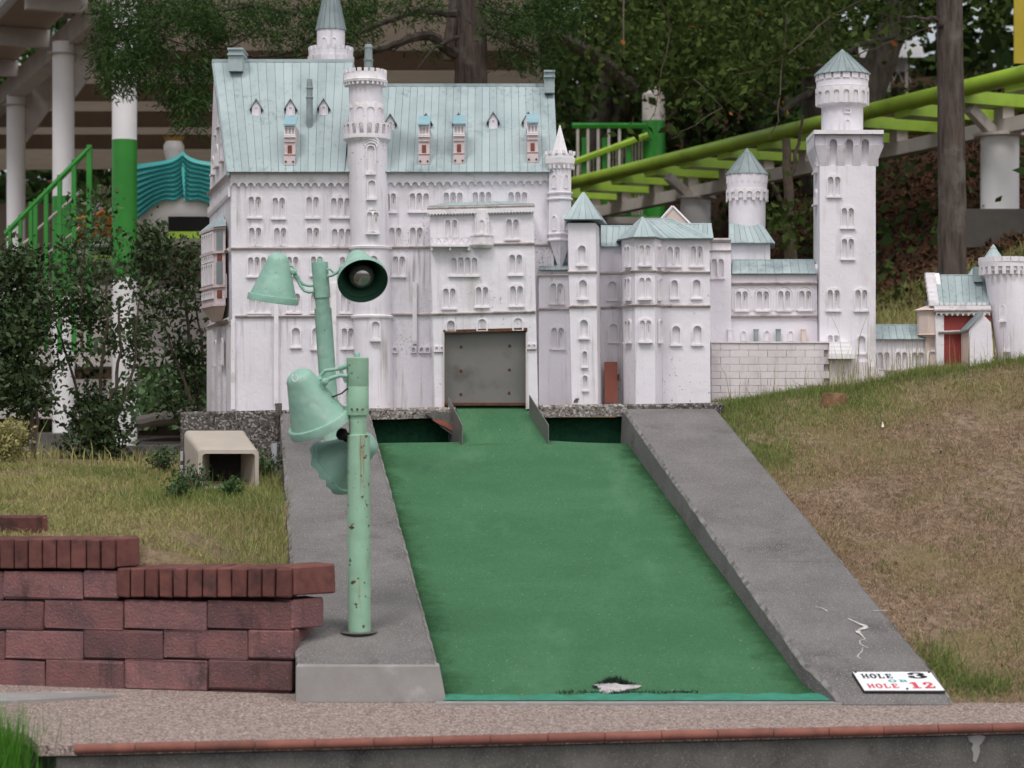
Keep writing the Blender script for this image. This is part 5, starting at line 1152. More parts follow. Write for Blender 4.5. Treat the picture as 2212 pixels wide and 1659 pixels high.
for x0, x1, yt, yb in ((1705, 1772, 740, 905), (1745, 1818, 1055, 1222)):
    p = ZG.p((x0 + x1) / 2, yb, YH); window(gh, (p.x, tgy - math.sqrt((222 * gs) ** 2 - (p.x - tgx - ln_(p.z)) ** 2), p.z), (x1 - x0) * gs, (yb - yt) * gs, 1, math.asin((p.x - tgx - ln_(p.z)) / (222 * gs)), t=0.008)

# ---------------------------------------------------------------- painted block retaining wall in front of the gallery
mat('block_joint', (0.50, 0.44, 0.44), (0.36, 0.31, 0.31), 20, 0.9)
rwl = thing('block_terrace', 'low white-painted block terrace wall with grey stains below the arcaded gallery', 'wall', (1.3, 10.9, 0.97))
YR = 10.86
def rwp(x, y): return ZB.p(x, y, YR)
bp = obj('wall_core', MB().loft([[at(1536, 905, YR + .008), at(1790, 905, YR + .008), Vector((at(1790, 0, YR).x, YR + .12, at(0, 905, YR).z)), Vector((at(1536, 0, YR).x, YR + .12, at(0, 905, YR).z))], [at(1536, 740, YR + .008), at(1790, 738, YR + .008), Vector((at(1790, 0, YR).x, YR + .12, at(0, 738, YR).z)), Vector((at(1536, 0, YR).x, YR + .12, at(0, 740, YR).z))]]), 'block_joint', rwl)
mat('terrace_paint', (0.70, 0.64, 0.655), (0.62, 0.565, 0.575), 4, 0.85, 0.2, 90, stain=(0.24, 0.205, 0.21), sscale=3.4, srange=(0.50, 0.72), ssx=(1, 1, 0.5), vary=0.03)
bw_, bh_ = 0.098, 0.037
bmes = [bev_box('block', (bw_ - 0.0012, 0.016, bh_ - 0.0012), 'terrace_paint', 0.0008, 0.0005, s) for s in range(4)]
z_top = at(0, 741, YR).z; x_l, x_r = at(1536, 0, YR).x, at(1791, 0, YR).x
for j in range(9):
    x = x_l + (0 if j % 2 else -bw_ / 2) + bw_ / 2; 
    while x < x_r + 0.01:
        if x - bw_ / 2 < x_l - 0.001 or x + bw_ / 2 > x_r + 0.002:
            lo, hi = max(x - bw_ / 2, x_l), min(x + bw_ / 2, x_r)
            if hi - lo > 0.01: inst('block', bev_box('block', (hi - lo - 0.0012, 0.016, bh_ - 0.0012), 'terrace_paint', 0.0008), rwl, ((lo + hi) / 2, YR + 0.004, z_top - bh_ * (j + 0.5)))
        else: inst('block', bmes[j % 4], rwl, (x, YR + 0.004 + random.uniform(-.0006, .0006), z_top - bh_ * (j + 0.5)))
        x += bw_
obj('coping', MB().box(((x_l + x_r) / 2, YR + 0.02, z_top + 0.004), (x_r - x_l, 0.06, 0.007)), 'relief', rwl)
st = MB()                                               # pale stair flight running down past the tall tower
for i in range(4):
    a, b = ZB.p(1226 - i * 1, 1362 + i * 34, YR - 0.012 - i * 0.012), ZB.p(1412 + i * 13, 1362 + i * 34 + 30, YR - 0.012 - i * 0.012)
    st.box(((a.x + b.x) / 2, a.y + 0.05, (a.z + b.z) / 2), (b.x - a.x, 0.1, a.z - b.z + 0.01))
obj('pale_cladding', st, 'white_paint', rwl)
lowr = [(1228, 1496), (1475, 1496), (1480, 1530), (1560, 1532), (1565, 1570), (1640, 1572), (1645, 1612), (1710, 1614), (1715, 1655), (2085, 1640), (2085, 1760), (1228, 1760)]
obj('stepped_base', MB().plate(lowr, [], lambda x, y, d: (lambda p: Vector((p.x, YR + 0.06 - d, p.z)))(ZB.p(x, y, YR)), 0.06), 'terrace_paint', rwl)

# ---------------------------------------------------------------- wall faces, pierced by the window niches
def inside(poly, x, z):
    c = False
    for (x0, z0), (x1, z1) in zip(poly, poly[1:] + poly[:1]):
        if (z0 > z) != (z1 > z) and x < (x1 - x0) * (z - z0) / (z1 - z0) + x0: c = not c
    return c
for parent, Y, poly, m in FRONTS:
    hs = [h for h in HOLES.get((parent.name, round(Y, 4)), []) if all(inside(poly, x, z) for x, z in h)]
    obj('wall_face', MB().plate(poly, hs, lambda x, z, d: Vector((x, Y + SK - d, z)), SK), m, parent)

# ================================================================ GARDEN LAMPS
def shade(parent, apex, axis, L, r_top, r_rim, mat_o, jag=0.0, cut=None, name='lamp_shade'):
    ax = Vector(axis).normalized(); prof = []
    for k in range(6):
        a = math.pi / 2 * k / 5; prof.append((max(r_top * math.sin(a), 0.001), r_top * 0.75 * (1 - math.cos(a))))
    prof += [(r_top + (r_rim * 0.90 - r_top) * t, r_top * 0.75 + (L * 0.86 - r_top * 0.75) * t) for t in (0.3, 0.6, 1.0)]
    prof += [(r_rim * 0.985, L * 0.865), (r_rim * 1.0, L * 0.88), (r_rim, L)]
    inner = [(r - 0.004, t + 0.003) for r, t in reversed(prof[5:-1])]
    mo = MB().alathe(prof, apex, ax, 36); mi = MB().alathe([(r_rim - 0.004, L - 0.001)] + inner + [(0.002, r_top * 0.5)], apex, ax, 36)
    if jag:
        rr = random.Random(5)
        for mb in (mo, mi):
            for v in mb.v:
                d = Vector(v) - Vector(apex); t = d.dot(ax); rad = d - ax * t
                if t > L * 0.55:
                    ang = math.atan2(rad.z, rad.x); s = 0.5 + 0.5 * math.sin(ang * 5 + 1.0) * math.sin(ang * 11)
                    pull = (t / L - 0.55) / 0.45 * jag * s; v -= ax * (t - L * 0.55) * pull; v -= rad * 0.10 * pull
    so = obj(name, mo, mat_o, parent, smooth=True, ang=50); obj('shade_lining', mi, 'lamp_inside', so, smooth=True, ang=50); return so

L1 = thing('garden_lamp', 'front mint-green lamp post, rust-spotted, with one bell shade and one broken shade', 'garden lamp', (-0.530, 7.208, 0.19), 'mint garden lamps on the left kerb')
YL = 7.208; lx = -0.530
lz = lambda v: at(0, v, YL).z
post = obj('post', MB().lathe([(0.0395, 0.175), (0.0395, lz(940)), (0.033, lz(939)), (0.031, lz(938))], (lx, YL), 28, lambda z: (0.6 - z) * 0.005), 'lamp_paint_rusty', L1, smooth=True)
obj('neck', MB().lathe([(0.0305, lz(945)), (0.0305, lz(894))], (lx - 0.003, YL), 24), 'lamp_paint_rusty', L1, smooth=True)
slv = obj('sleeve', MB().lathe([(0.030, lz(897)), (0.0375, lz(897)), (0.0385, lz(893)), (0.0385, lz(836)), (0.0378, lz(835)), (0.0385, lz(834)), (0.0385, lz(774)), (0.036, lz(772)), (0.003, lz(771.5))], (lx - 0.004, YL), 28), 'lamp_paint_rusty', L1, smooth=True)
obj('finial', MB().lathe([(0.010, lz(773)), (0.010, lz(765)), (0.006, lz(761)), (0.001, lz(760))], (lx - 0.006, YL), 12), 'lamp_paint', slv, smooth=True)
obj('base_collar', MB().lathe([(0.039, 0.18), (0.062, 0.190), (0.066, 0.1935), (0.062, 0.196), (0.040, 0.196)], (lx, YL), 28, caps=False), 'concrete_dark', L1, smooth=True)
ap1 = at(641, 800, 7.17); shade(L1, ap1, (0.042, 0.034, -0.105), 0.222, 0.052, 0.112, 'lamp_paint')
obj('maker_ring', MB().tube([at(637 + 6 * math.cos(a), 816 + 8 * math.sin(a), 7.112) for a in np.linspace(-1.2, 4.3, 18)], 0.0018, 5), 'sign_white', L1)
def arm(parent, pts, Y, r=0.0065, m='lamp_paint'):
    obj('arm', MB().tube([at(u, v, Y) for u, v in pts], r, 8), m, parent, smooth=True)
arm(L1, [(675, 826), (686, 820), (692, 812), (702, 801), (716, 799), (730, 797), (738, 794), (750, 792)], 7.19)
arm(L1, [(700, 824), (716, 817), (734, 811), (750, 812)], 7.18, 0.0075)
obj('knuckle', MB().alathe([(0.010, 0), (0.012, 0.004), (0.012, 0.02), (0.006, 0.024)], at(703, 824, 7.165), (0, -1, 0), 12, True), 'lamp_paint', L1, smooth=True)
obj('bracket', MB().hexa([at(684, 836, 7.19), at(694, 846, 7.19), at(694, 846, 7.16), at(684, 836, 7.16), at(697, 818, 7.19), at(709, 828, 7.19), at(709, 828, 7.16), at(697, 818, 7.16)]), 'lamp_paint', L1)
for (u, v) in ((741, 793), (688, 820)): obj('arm_socket', MB().alathe([(0.010, -0.014), (0.0105, 0.0), (0.009, 0.014)], at(u, v, 7.19), (at(750, 791, 7.19) - at(735, 796, 7.19)), 10, True), 'lamp_paint', L1, smooth=True)
ap2 = at(808, 948, 7.30); shade(L1, ap2, (-0.105, 0.040, -0.072), 0.215, 0.046, 0.110, 'lamp_paint', jag=0.22, name='broken_shade')
obj('bulb_socket', MB().alathe([(0.020, 0), (0.022, 0.01), (0.017, 0.012), (0.017, 0.04)], at(736, 936, 7.20), (0.4, 0.6, -0.3), 16, True), 'black_gap', L1, smooth=True)
arm(L1, [(736, 800), (742, 812), (748, 826)], 7.25)

L2 = thing('garden_lamp', 'rear mint-green lamp post leaning left, with two whole bell shades', 'garden lamp', at(719, 1000, 9.47), 'mint garden lamps on the left kerb')
Y2 = 9.47; a2, t2 = at(721, 1012, Y2), at(690.5, 565, Y2)
def ax2(v): return a2.lerp(t2, (1012 - v) / (1012 - 565))
def cyl2(name, v0, v1, r, par, m='lamp_paint'): return obj(name, MB().tube([ax2(v0), ax2(v1)], r, 26), m, par, smooth=True)
cyl2('post', 1012, 666, 0.0390, L2); cyl2('neck', 667, 642, 0.0325, L2); s2 = cyl2('sleeve', 643.5, 567, 0.0375, L2); cyl2('finial', 567, 558, 0.010, s2)
obj('weld_line', MB().tube([ax2(606), ax2(605)], 0.0378, 26), 'lamp_paint_rusty', s2)
shade(L2, at(603, 546, 9.42), (-0.030, 0.018, -0.210), 0.225, 0.050, 0.116, 'lamp_paint')
shade(L2, at(770, 553, 9.46), (0.040, -0.166, -0.122), 0.215, 0.052, 0.113, 'lamp_paint')
bulb_c = at(772, 560, 9.46) + Vector((0.040, -0.166, -0.122)).normalized() * 0.12
obj('bulb', MB().alathe([(0.018, -0.06), (0.024, -0.03)] + [(0.058 * math.sin(a), 0.02 - 0.050 * math.cos(a)) for a in np.linspace(0.7, math.pi - 0.02, 12)], bulb_c, (0.040, -0.166, -0.122), 26), 'bulb_glass', L2, smooth=True, ang=80)
def arm2(pts, r=0.0075): obj('arm', MB().tube([at(u, v, Y2 - 0.03) for u, v in pts], r, 8), 'lamp_paint', L2, smooth=True)
arm2([(622, 575), (632, 574), (637, 582), (640, 592), (648, 607), (656, 614), (666, 617), (676, 617)])
arm2([(634, 590), (642, 603), (650, 618), (658, 628), (668, 631), (678, 630)])
arm2([(707, 582), (713, 581), (719, 587), (722, 590)], 0.006); arm2([(708, 596), (716, 595), (726, 590), (736, 582), (748, 578)])
for u, v in ((634, 588), (738, 580)): obj('knuckle', MB().alathe([(0.011, -0.016), (0.013, -0.012), (0.013, 0.012), (0.008, 0.018)], at(u, v, Y2 - 0.04), (0, -1, 0), 12, True), 'lamp_paint', L2, smooth=True)

obj('cable', MB().tube([at(u, v, 7.185) for u, v in ((680, 838), (694, 852), (716, 858), (738, 850), (752, 838))], 0.0028, 6), 'black_gap', L1, smooth=True)
for k in range(3): obj('band_screw', MB().alathe([(0.004, 0), (0.004, 0.004), (0.001, 0.005)], at(760 + 12 * k, 884, 7.168 + 0.003 * abs(k - 1)), (0, -1, 0), 8), 'rust', L1)

# ================================================================ HOLE SIGN on the sloping end of the right kerb
def sign_frame():
    y0, y1 = 6.932, 6.834
    P = lambda u, v, y: Vector(((u - CX) * y / F, y, float(kr_top(y)) + 0.004))
    return P(1842, 0, y0), P(2009.5, 0, y0), P(2040, 0, y1), P(1867, 0, y1)
sA, sB, sC, sD = sign_frame(); sN = ((sB - sA).cross(sD - sA)).normalized(); sN = sN if sN.z > 0 else -sN
sg_ = thing('hole_sign', 'white sign reading HOLE 3 OR HOLE 12 lying on the right kerb end', 'sign', (sA + sC) / 2)
obj('board', MB().hexa([p - sN * 0.001 for p in (sD, sC, sB, sA)] + [p + sN * 0.009 for p in (sD, sC, sB, sA)]), 'sign_white', sg_)
eb = MB()
for p, q in ((sA, sB), (sB, sC), (sC, sD), (sD, sA)): eb.tube([p + sN * 0.003, q + sN * 0.003], 0.0036, 5)
obj('dark_edge', eb, 'ink_black', sg_)
def sp(x, y, e=0.0105): return (sA * (1 - x) + sB * x) * (1 - y) + (sD * (1 - x) + sC * x) * y + sN * e
def glyph(ch):                                           # slab-serif strokes in a unit box, y down
    R_ = []
    bx_ = lambda x0, y0, x1, y1: R_.append([(x0, y0), (x1, y0), (x1, y1), (x0, y1)])
    def ring(cx, cy, rx, ry, tx_, ty_, a0, a1, n=16):
        for k in range(n):
            A, B = a0 + (a1 - a0) * k / n, a0 + (a1 - a0) * (k + 1) / n
            R_.append([(cx + rx * math.cos(A), cy + ry * math.sin(A)), (cx + rx * math.cos(B), cy + ry * math.sin(B)), (cx + (rx - tx_) * math.cos(B), cy + (ry - ty_) * math.sin(B)), (cx + (rx - tx_) * math.cos(A), cy + (ry - ty_) * math.sin(A))])
    if ch == 'H':
        for x in (0.10, 0.68): bx_(x, 0.05, x + 0.22, 0.95)
        for x in (0.04, 0.62): bx_(x, 0, x + 0.34, 0.09); bx_(x, 0.91, x + 0.34, 1)
        bx_(0.32, 0.43, 0.68, 0.57)
    elif ch == 'O': ring(0.5, 0.5, 0.48, 0.53, 0.28, 0.13, 0, 2 * math.pi, 22)
    elif ch == 'L': bx_(0.16, 0.1, 0.42, 0.9); bx_(0.04, 0, 0.56, 0.12); bx_(0.04, 0.88, 0.92, 1); bx_(0.78, 0.6, 0.92, 0.88)
    elif ch == 'E': bx_(0.16, 0.1, 0.42, 0.9); bx_(0.04, 0, 0.92, 0.12); bx_(0.04, 0.88, 0.94, 1); bx_(0.42, 0.44, 0.68, 0.56); bx_(0.80, 0.12, 0.92, 0.34); bx_(0.82, 0.66, 0.94, 0.88); bx_(0.62, 0.34, 0.70, 0.66)
    elif ch == 'R': bx_(0.14, 0.1, 0.40, 0.9); bx_(0.02, 0, 0.5, 0.12); bx_(0.02, 0.88, 0.52, 1); ring(0.5, 0.27, 0.36, 0.27, 0.22, 0.12, -math.pi / 2, math.pi / 2, 12); R_.append([(0.48, 0.5), (0.68, 0.5), (0.96, 1), (0.68, 1)])
    elif ch == '1': bx_(0.34, 0.08, 0.68, 0.9); bx_(0.14, 0.88, 0.88, 1); R_.append([(0.34, 0.0), (0.68, 0.0), (0.68, 0.12), (0.34, 0.3)]); R_.append([(0.10, 0.16), (0.36, 0.0), (0.36, 0.2), (0.12, 0.26)])
    elif ch == '2': ring(0.48, 0.28, 0.40, 0.29, 0.26, 0.12, -math.pi * 0.98, math.pi * 0.22, 16); R_.append([(0.52, 0.42), (0.84, 0.38), (0.40, 0.86), (0.06, 0.90)]); bx_(0.06, 0.82, 0.86, 1.0); bx_(0.80, 0.66, 0.94, 0.9); ring(0.22, 0.30, 0.15, 0.11, 0.149, 0.109, 0, 6.284, 10)
    elif ch == '3': ring(0.46, 0.26, 0.40, 0.27, 0.27, 0.12, -math.pi * 0.98, math.pi * 0.5, 16); ring(0.46, 0.74, 0.46, 0.29, 0.30, 0.12, -math.pi * 0.5, math.pi * 0.98, 16); ring(0.20, 0.28, 0.15, 0.11, 0.149, 0.109, 0, 6.284, 10); ring(0.17, 0.72, 0.16, 0.11, 0.159, 0.109, 0, 6.284, 10)
    return R_
def lettering(text, x0, y0, cw, h, m, gap=0.10):
    mb = MB(); x = x0
    for ch in text:
        for k, q in enumerate(glyph(ch)): mb.quad(*[sp(x + cw * a, y0 + h * b, 0.0105 + 0.00002 * k) for a, b in q])
        x += cw * (1 + gap)
    obj('lettering', mb, m, sg_)
lettering('HOLE', 0.075, 0.13, 0.090, 0.23, 'ink_black', 0.12); lettering('3', 0.66, 0.06, 0.27, 0.30, 'ink_black')
lettering('OR', 0.37, 0.44, 0.115, 0.13, 'ink_teal', 0.2)
lettering('HOLE', 0.070, 0.66, 0.090, 0.23, 'ink_red', 0.12); lettering('12', 0.60, 0.58, 0.155, 0.32, 'ink_red', 0.10)
for x, y in ((0.03, 0.03), (0.975, 0.03), (0.545, 0.93)): obj('screw', MB().alathe([(0.004, 0), (0.004, 0.003), (0.0005, 0.004)], sp(x, y, 0.009), sN, 8), 'ink_black', sg_)

# ================================================================ GARDEN LOUDSPEAKER and odds and ends
YS = 9.4
spk = thing('garden_loudspeaker', 'beige horn-shaped box loudspeaker sitting in the grass before the plinth', 'loudspeaker', at(478, 1058, YS))
def rrect(u0, v0, u1, v1, Y, r, n=5):
    pts = []
    for cx, cy, a0 in ((u1 - r, v0 + r, -90), (u1 - r, v1 - r, 0), (u0 + r, v1 - r, 90), (u0 + r, v0 + r, 180)):
        for k in range(n + 1):
            a = R(a0 + 90 * k / n); pts.append(at(cx + r * math.cos(a), cy + r * math.sin(a), Y))
    return pts
back, front, inn = rrect(400, 935, 530, 1040, 9.62, 9), rrect(428, 972, 559, 1062, 9.28, 9), rrect(437, 980, 551, 1056, 9.278, 7)
b2 = rrect(398, 930, 531, 1045, 9.63, 10)
deep = rrect(453, 976, 520, 1040, 9.50, 5)
obj('housing', MB().loft([b2, rrect(400, 934, 533, 1045, 9.58, 12), front, inn, deep], caps=False), 'speaker_beige', spk, smooth=True, ang=50)
obj('grille', MB().add(rrect(450, 974, 523, 1043, 9.498, 5), [tuple(range(24))]), 'speaker_mesh', spk)
obj('back_plate', MB().loft([rrect(391, 928, 536, 1052, 9.66, 8), rrect(391, 928, 536, 1052, 9.628, 8)]), 'concrete_dark', spk)
obj('foot_slab', MB().box(at(495, 1066, 9.45), (0.26, 0.34, 0.03)), 'concrete', spk)
for v in (985, 1015): obj('hinge', MB().box(at(393, v, 9.6), (0.012, 0.02, 0.045)), 'pvc', spk)
tag(obj('pipe_stub', MB().tube([at(596, 1058, 9.75), at(591.5, 958, 9.75)], 0.0145, 14), 'pvc', smooth=True), 'short pale grey plastic pipe standing in the grass beside the left kerb', 'pipe')
cbl = thing('hanging_cable', 'thin dry stems and cable hanging beside the plinth behind the mint lamp', 'cable', at(600, 1000, 10.38))
obj('cable', MB().tube([at(u, v, 10.40) for u, v in ((604, 880), (598, 902), (602, 930), (606, 955), (600, 985), (597, 1010))], 0.0028, 5), 'twig', cbl)
obj('cable', MB().tube([at(u, v, 10.39) for u, v in ((600, 890), (603, 915), (610, 945), (607, 965), (612, 972))], 0.002, 5), 'twig', cbl)
obj('junction_box', MB().box(at(602, 884, 10.43), (0.03, 0.03, 0.06)), 'concrete_dark', cbl)
stp = thing('tree_stump', 'cut brown tree stump in the grass below the white block terrace', 'stump', at(1800, 872, 10.4))
sm = MB().lathe([(0.075, float(tz(1.62, 10.4)) - 0.05), (0.066, float(tz(1.62, 10.4)) + 0.02), (0.060, float(tz(1.62, 10.4)) + 0.055), (0.002, float(tz(1.62, 10.4)) + 0.058)], (at(1802, 0, 10.4).x, 10.4), 14)
for v in sm.v: v += Vector((random.uniform(-.006, .006), random.uniform(-.006, .006), 0))
obj('wood', sm, 'stump', stp)
tag(obj('paper_scrap', MB().add([at(1904, 923, 9.2), at(1910, 922, 9.2), at(1908, 913, 9.22), at(1906, 910, 9.22)], [(0, 1, 2, 3)]).add([at(1904, 923, 9.205), at(1910, 922, 9.205), at(1908, 913, 9.225), at(1906, 910, 9.225)], [(0, 1, 2, 3)]), 'cream_plaster'), 'small pale scrap lying on the dry grass bank', 'scrap')

# ================================================================ RIDE STATION behind, left
obj('station_floor', MB().plate([(-7.2, 27), (-2.9, 18.6), (1.0, 19.5), (1.5, 35), (-12, 35)], [], lambda x, y, d: Vector((x, y, 0.43 + d)), 0.06), 'concrete_light', kind='structure')
stn = thing('ride_station', 'covered ride station with white and green columns and brown ceiling behind the shrubs', 'station', (-4.5, 24, 0.4))
cols = [(-3.72, 20.0, 0.118), (-4.78, 22.2, 0.115), (-6.19, 26.0, 0.115)]
ZR = 4.86
def G(x, y): return float(tz(x, y))
for i, (x, y, r) in enumerate(cols):
    zbase = CZ - (935 - HV) * y / F if i else CZ - (962 - HV) * y / F
    topz = ZR + 0.9 if i == 0 else ZR
    c = obj('column', MB().lathe([(r, zbase), (r, topz)], (x, y), 28), 'white_paint', stn, smooth=True)
    vt, vb = ((303, 600), (425, 640), (640, 700))[i]
    obj('painted_band', MB().lathe([(r + 0.002, at(0, vb, y).z), (r + 0.002, at(0, vt, y).z)], (x, y), 28, caps=False), 'green_paint', c, smooth=True)
    obj('footing', MB().box((x + 0.1, y + 0.1, zbase - 0.30), (0.85, 0.6, 0.60)), 'concrete_dark', stn)
    if i: 
        obj('column_cap', MB().box((x, y, topz - 0.13), (2 * r + 0.05, 2 * r + 0.05, 0.015)), 'beam_grey', stn)
        obj('gusset', MB().hexa([Vector((x + r * 0.4, y - 0.01, topz - 0.58)), Vector((x + r + 0.02, y - 0.01, topz - 0.58)), Vector((x + r + 0.02, y + 0.01, topz - 0.58)), Vector((x + r * 0.4, y + 0.01, topz - 0.58)), Vector((x + r * 0.4, y - 0.01, topz + 0.25)), Vector((x + 0.72, y - 0.01, topz + 0.25)), Vector((x + 0.72, y + 0.01, topz + 0.25)), Vector((x + r * 0.4, y + 0.01, topz + 0.25))]), 'beam_grey', stn)
rdv = Vector((-2.47, 6.0, 0)).normalized(); rperp = Vector((rdv.y, -rdv.x, 0))
r0 = Vector((-3.72, 20.0, 0)) + rdv * 0.75; r1 = Vector((-3.72, 20, 0)) + rdv * 18
def slab(p, q, w0, w1, z0, z1, name, m): 
    a = [p + rperp * w0, q + rperp * w0, q + rperp * w1, p + rperp * w1]
    return obj(name, MB().hexa([Vector((k.x, k.y, z0)) for k in a] + [Vector((k.x, k.y, z1)) for k in a]), m, stn)
slab(r0, r1, -0.10, 0.10, ZR - 0.02, ZR + 0.22, 'eave_beam', 'beam_grey')
slab(r0, r1, -0.72, -0.12, ZR + 0.32, ZR + 0.36, 'roof_overhang', 'ceiling_dark')
for k in range(7):
    c = r0 + rdv * (0.6 + k * 2.2); slab(c - rdv * 0.05, c + rdv * 0.05, -0.72, -0.1, ZR + 0.12, ZR + 0.315, 'overhang_rib', 'beam_grey')
gut = [r0 - rperp * 0.76, r1 - rperp * 0.76]; obj('gutter', MB().tube([Vector((p.x, p.y, ZR + 0.36)) for p in gut], 0.07, 8), 'pvc', stn)
# ceiling running back to the right, crossed by beams
ceil_pts = [r0 + rperp * 0.1, Vector((1.2, 17.5, 0)), Vector((1.4, 33, 0)), Vector((-12, 37, 0)), r1 + rperp * 0.1]
obj('ceiling', MB().add([(-9.6, 34.5, ZR + 0.30), (-4.0, 20.9, ZR + 0.30), (0.2, 21.3, ZR + 0.30), (0.75, 36, ZR + 0.30), (-12, 37, ZR + 0.30)], [(0, 1, 2, 3, 4)]), 'ceiling', stn)
for y in (24.5, 27.0, 29.5, 32.0):
    xa, xb = -3.5 - 2.47 / 6.0 * (y - 20), 0.12 + 0.035 * (y - 21)
    obj('ceiling_beam', MB().box(((xa + xb) / 2, y, ZR + 0.19), (xb - xa, 0.12, 0.21)), 'ceiling_dark', stn)
obj('back_wall', MB().box((-5, 35.6, 3.6), (14.5, 0.2, 1.7)), 'ceiling', stn)
obj('back_wall', MB().box((-5, 35.4, 2.3), (14.5, 0.2, 0.45)), 'ceiling', stn)
obj('platform', MB().box((-4.2, 25.2, 1.55), (6.6, 1.6, 0.20)), 'white_grubby', stn)
obj('platform_beam', MB().box((-4.2, 24.5, 1.18), (6.6, 0.12, 0.24)), 'beam_grey', stn)
obj('platform_beam', MB().box((-4.2, 24.3, 0.90), (6.6, 0.12, 0.12)), 'white_grubby', stn)
obj('platform_apron', MB().box((-4.0, 26.2, 2.0), (6.8, 0.1, 1.0)), 'white_grubby', stn)
# ivy on the back wall
def leaf_quads(C, size, squash=0.5, up=None, flat=0.0):
    C = np.asarray(C, float); n = len(C); d = rng.normal(size=(n, 3)); d[:, 2] -= (0.35 if up is None else up); d /= np.linalg.norm(d, axis=1)[:, None]
    e = rng.normal(size=(n, 3)); e[:, 2] *= (1 - flat); e -= d * (e * d).sum(1)[:, None]; e /= np.linalg.norm(e, axis=1)[:, None]
    L = size * rng.uniform(0.6, 1.35, n)[:, None]; W = L * squash; nr = np.cross(d, e) * L * 0.12
    V = np.stack([C, C + d * L * 0.45 + e * W * 0.5 + nr, C + d * L, C + d * L * 0.45 - e * W * 0.5 + nr], 1)
    f = np.arange(n * 4).reshape(-1, 4); return V.reshape(-1, 3), f
iv = np.stack([rng.uniform(-12, 2, 9000), rng.uniform(34.9, 35.3, 9000), np.where(rng.random(9000) < 0.2, rng.normal(2.68, 0.09, 9000), rng.uniform(0.6, 2.2, 9000))], 1)
V, Fq = leaf_quads(iv, 0.13, 0.7); np_mesh('ivy', V, Fq, 'leaf_forest', stn, kind='stuff')

# ---- green stair railing in front of the station
sr = thing('stair_railing', 'green steel stair handrail with grey tubes by the station columns', 'railing', at(90, 600, 19))
YRL = 19.0
def gp(u, v, Y=YRL): return at(u, v, Y)
hrp = [(18, 497), (75, 432), (128, 382), (196, 312)]
obj('handrail', MB().tube([gp(u, v) for u, v in ((12, 505), (196, 318))], 0.028, 6), 'green_paint', sr)
for u, vt, w in ((193, 313, 0.045), (160, 345, 0.04), (129, 378, 0.038), (100, 407, 0.036), (77, 430, 0.036), (67, 436, 0.034), (44, 464, 0.03), (22, 487, 0.03)):
    a, b = gp(u, vt), gp(u, 760); obj('post', MB().box(((a.x + b.x) / 2, YRL, (a.z + b.z) / 2), (w, 0.04, a.z - b.z)), 'green_paint', sr)
for a, b in (((76, 500), (176, 412)), ((48, 528), (70, 512)), ((90, 560), (172, 492)), ((0, 585), (60, 545))): obj('tube_rail', MB().tube([gp(*a), gp(*b)], 0.014, 8), 'beam_grey', sr)

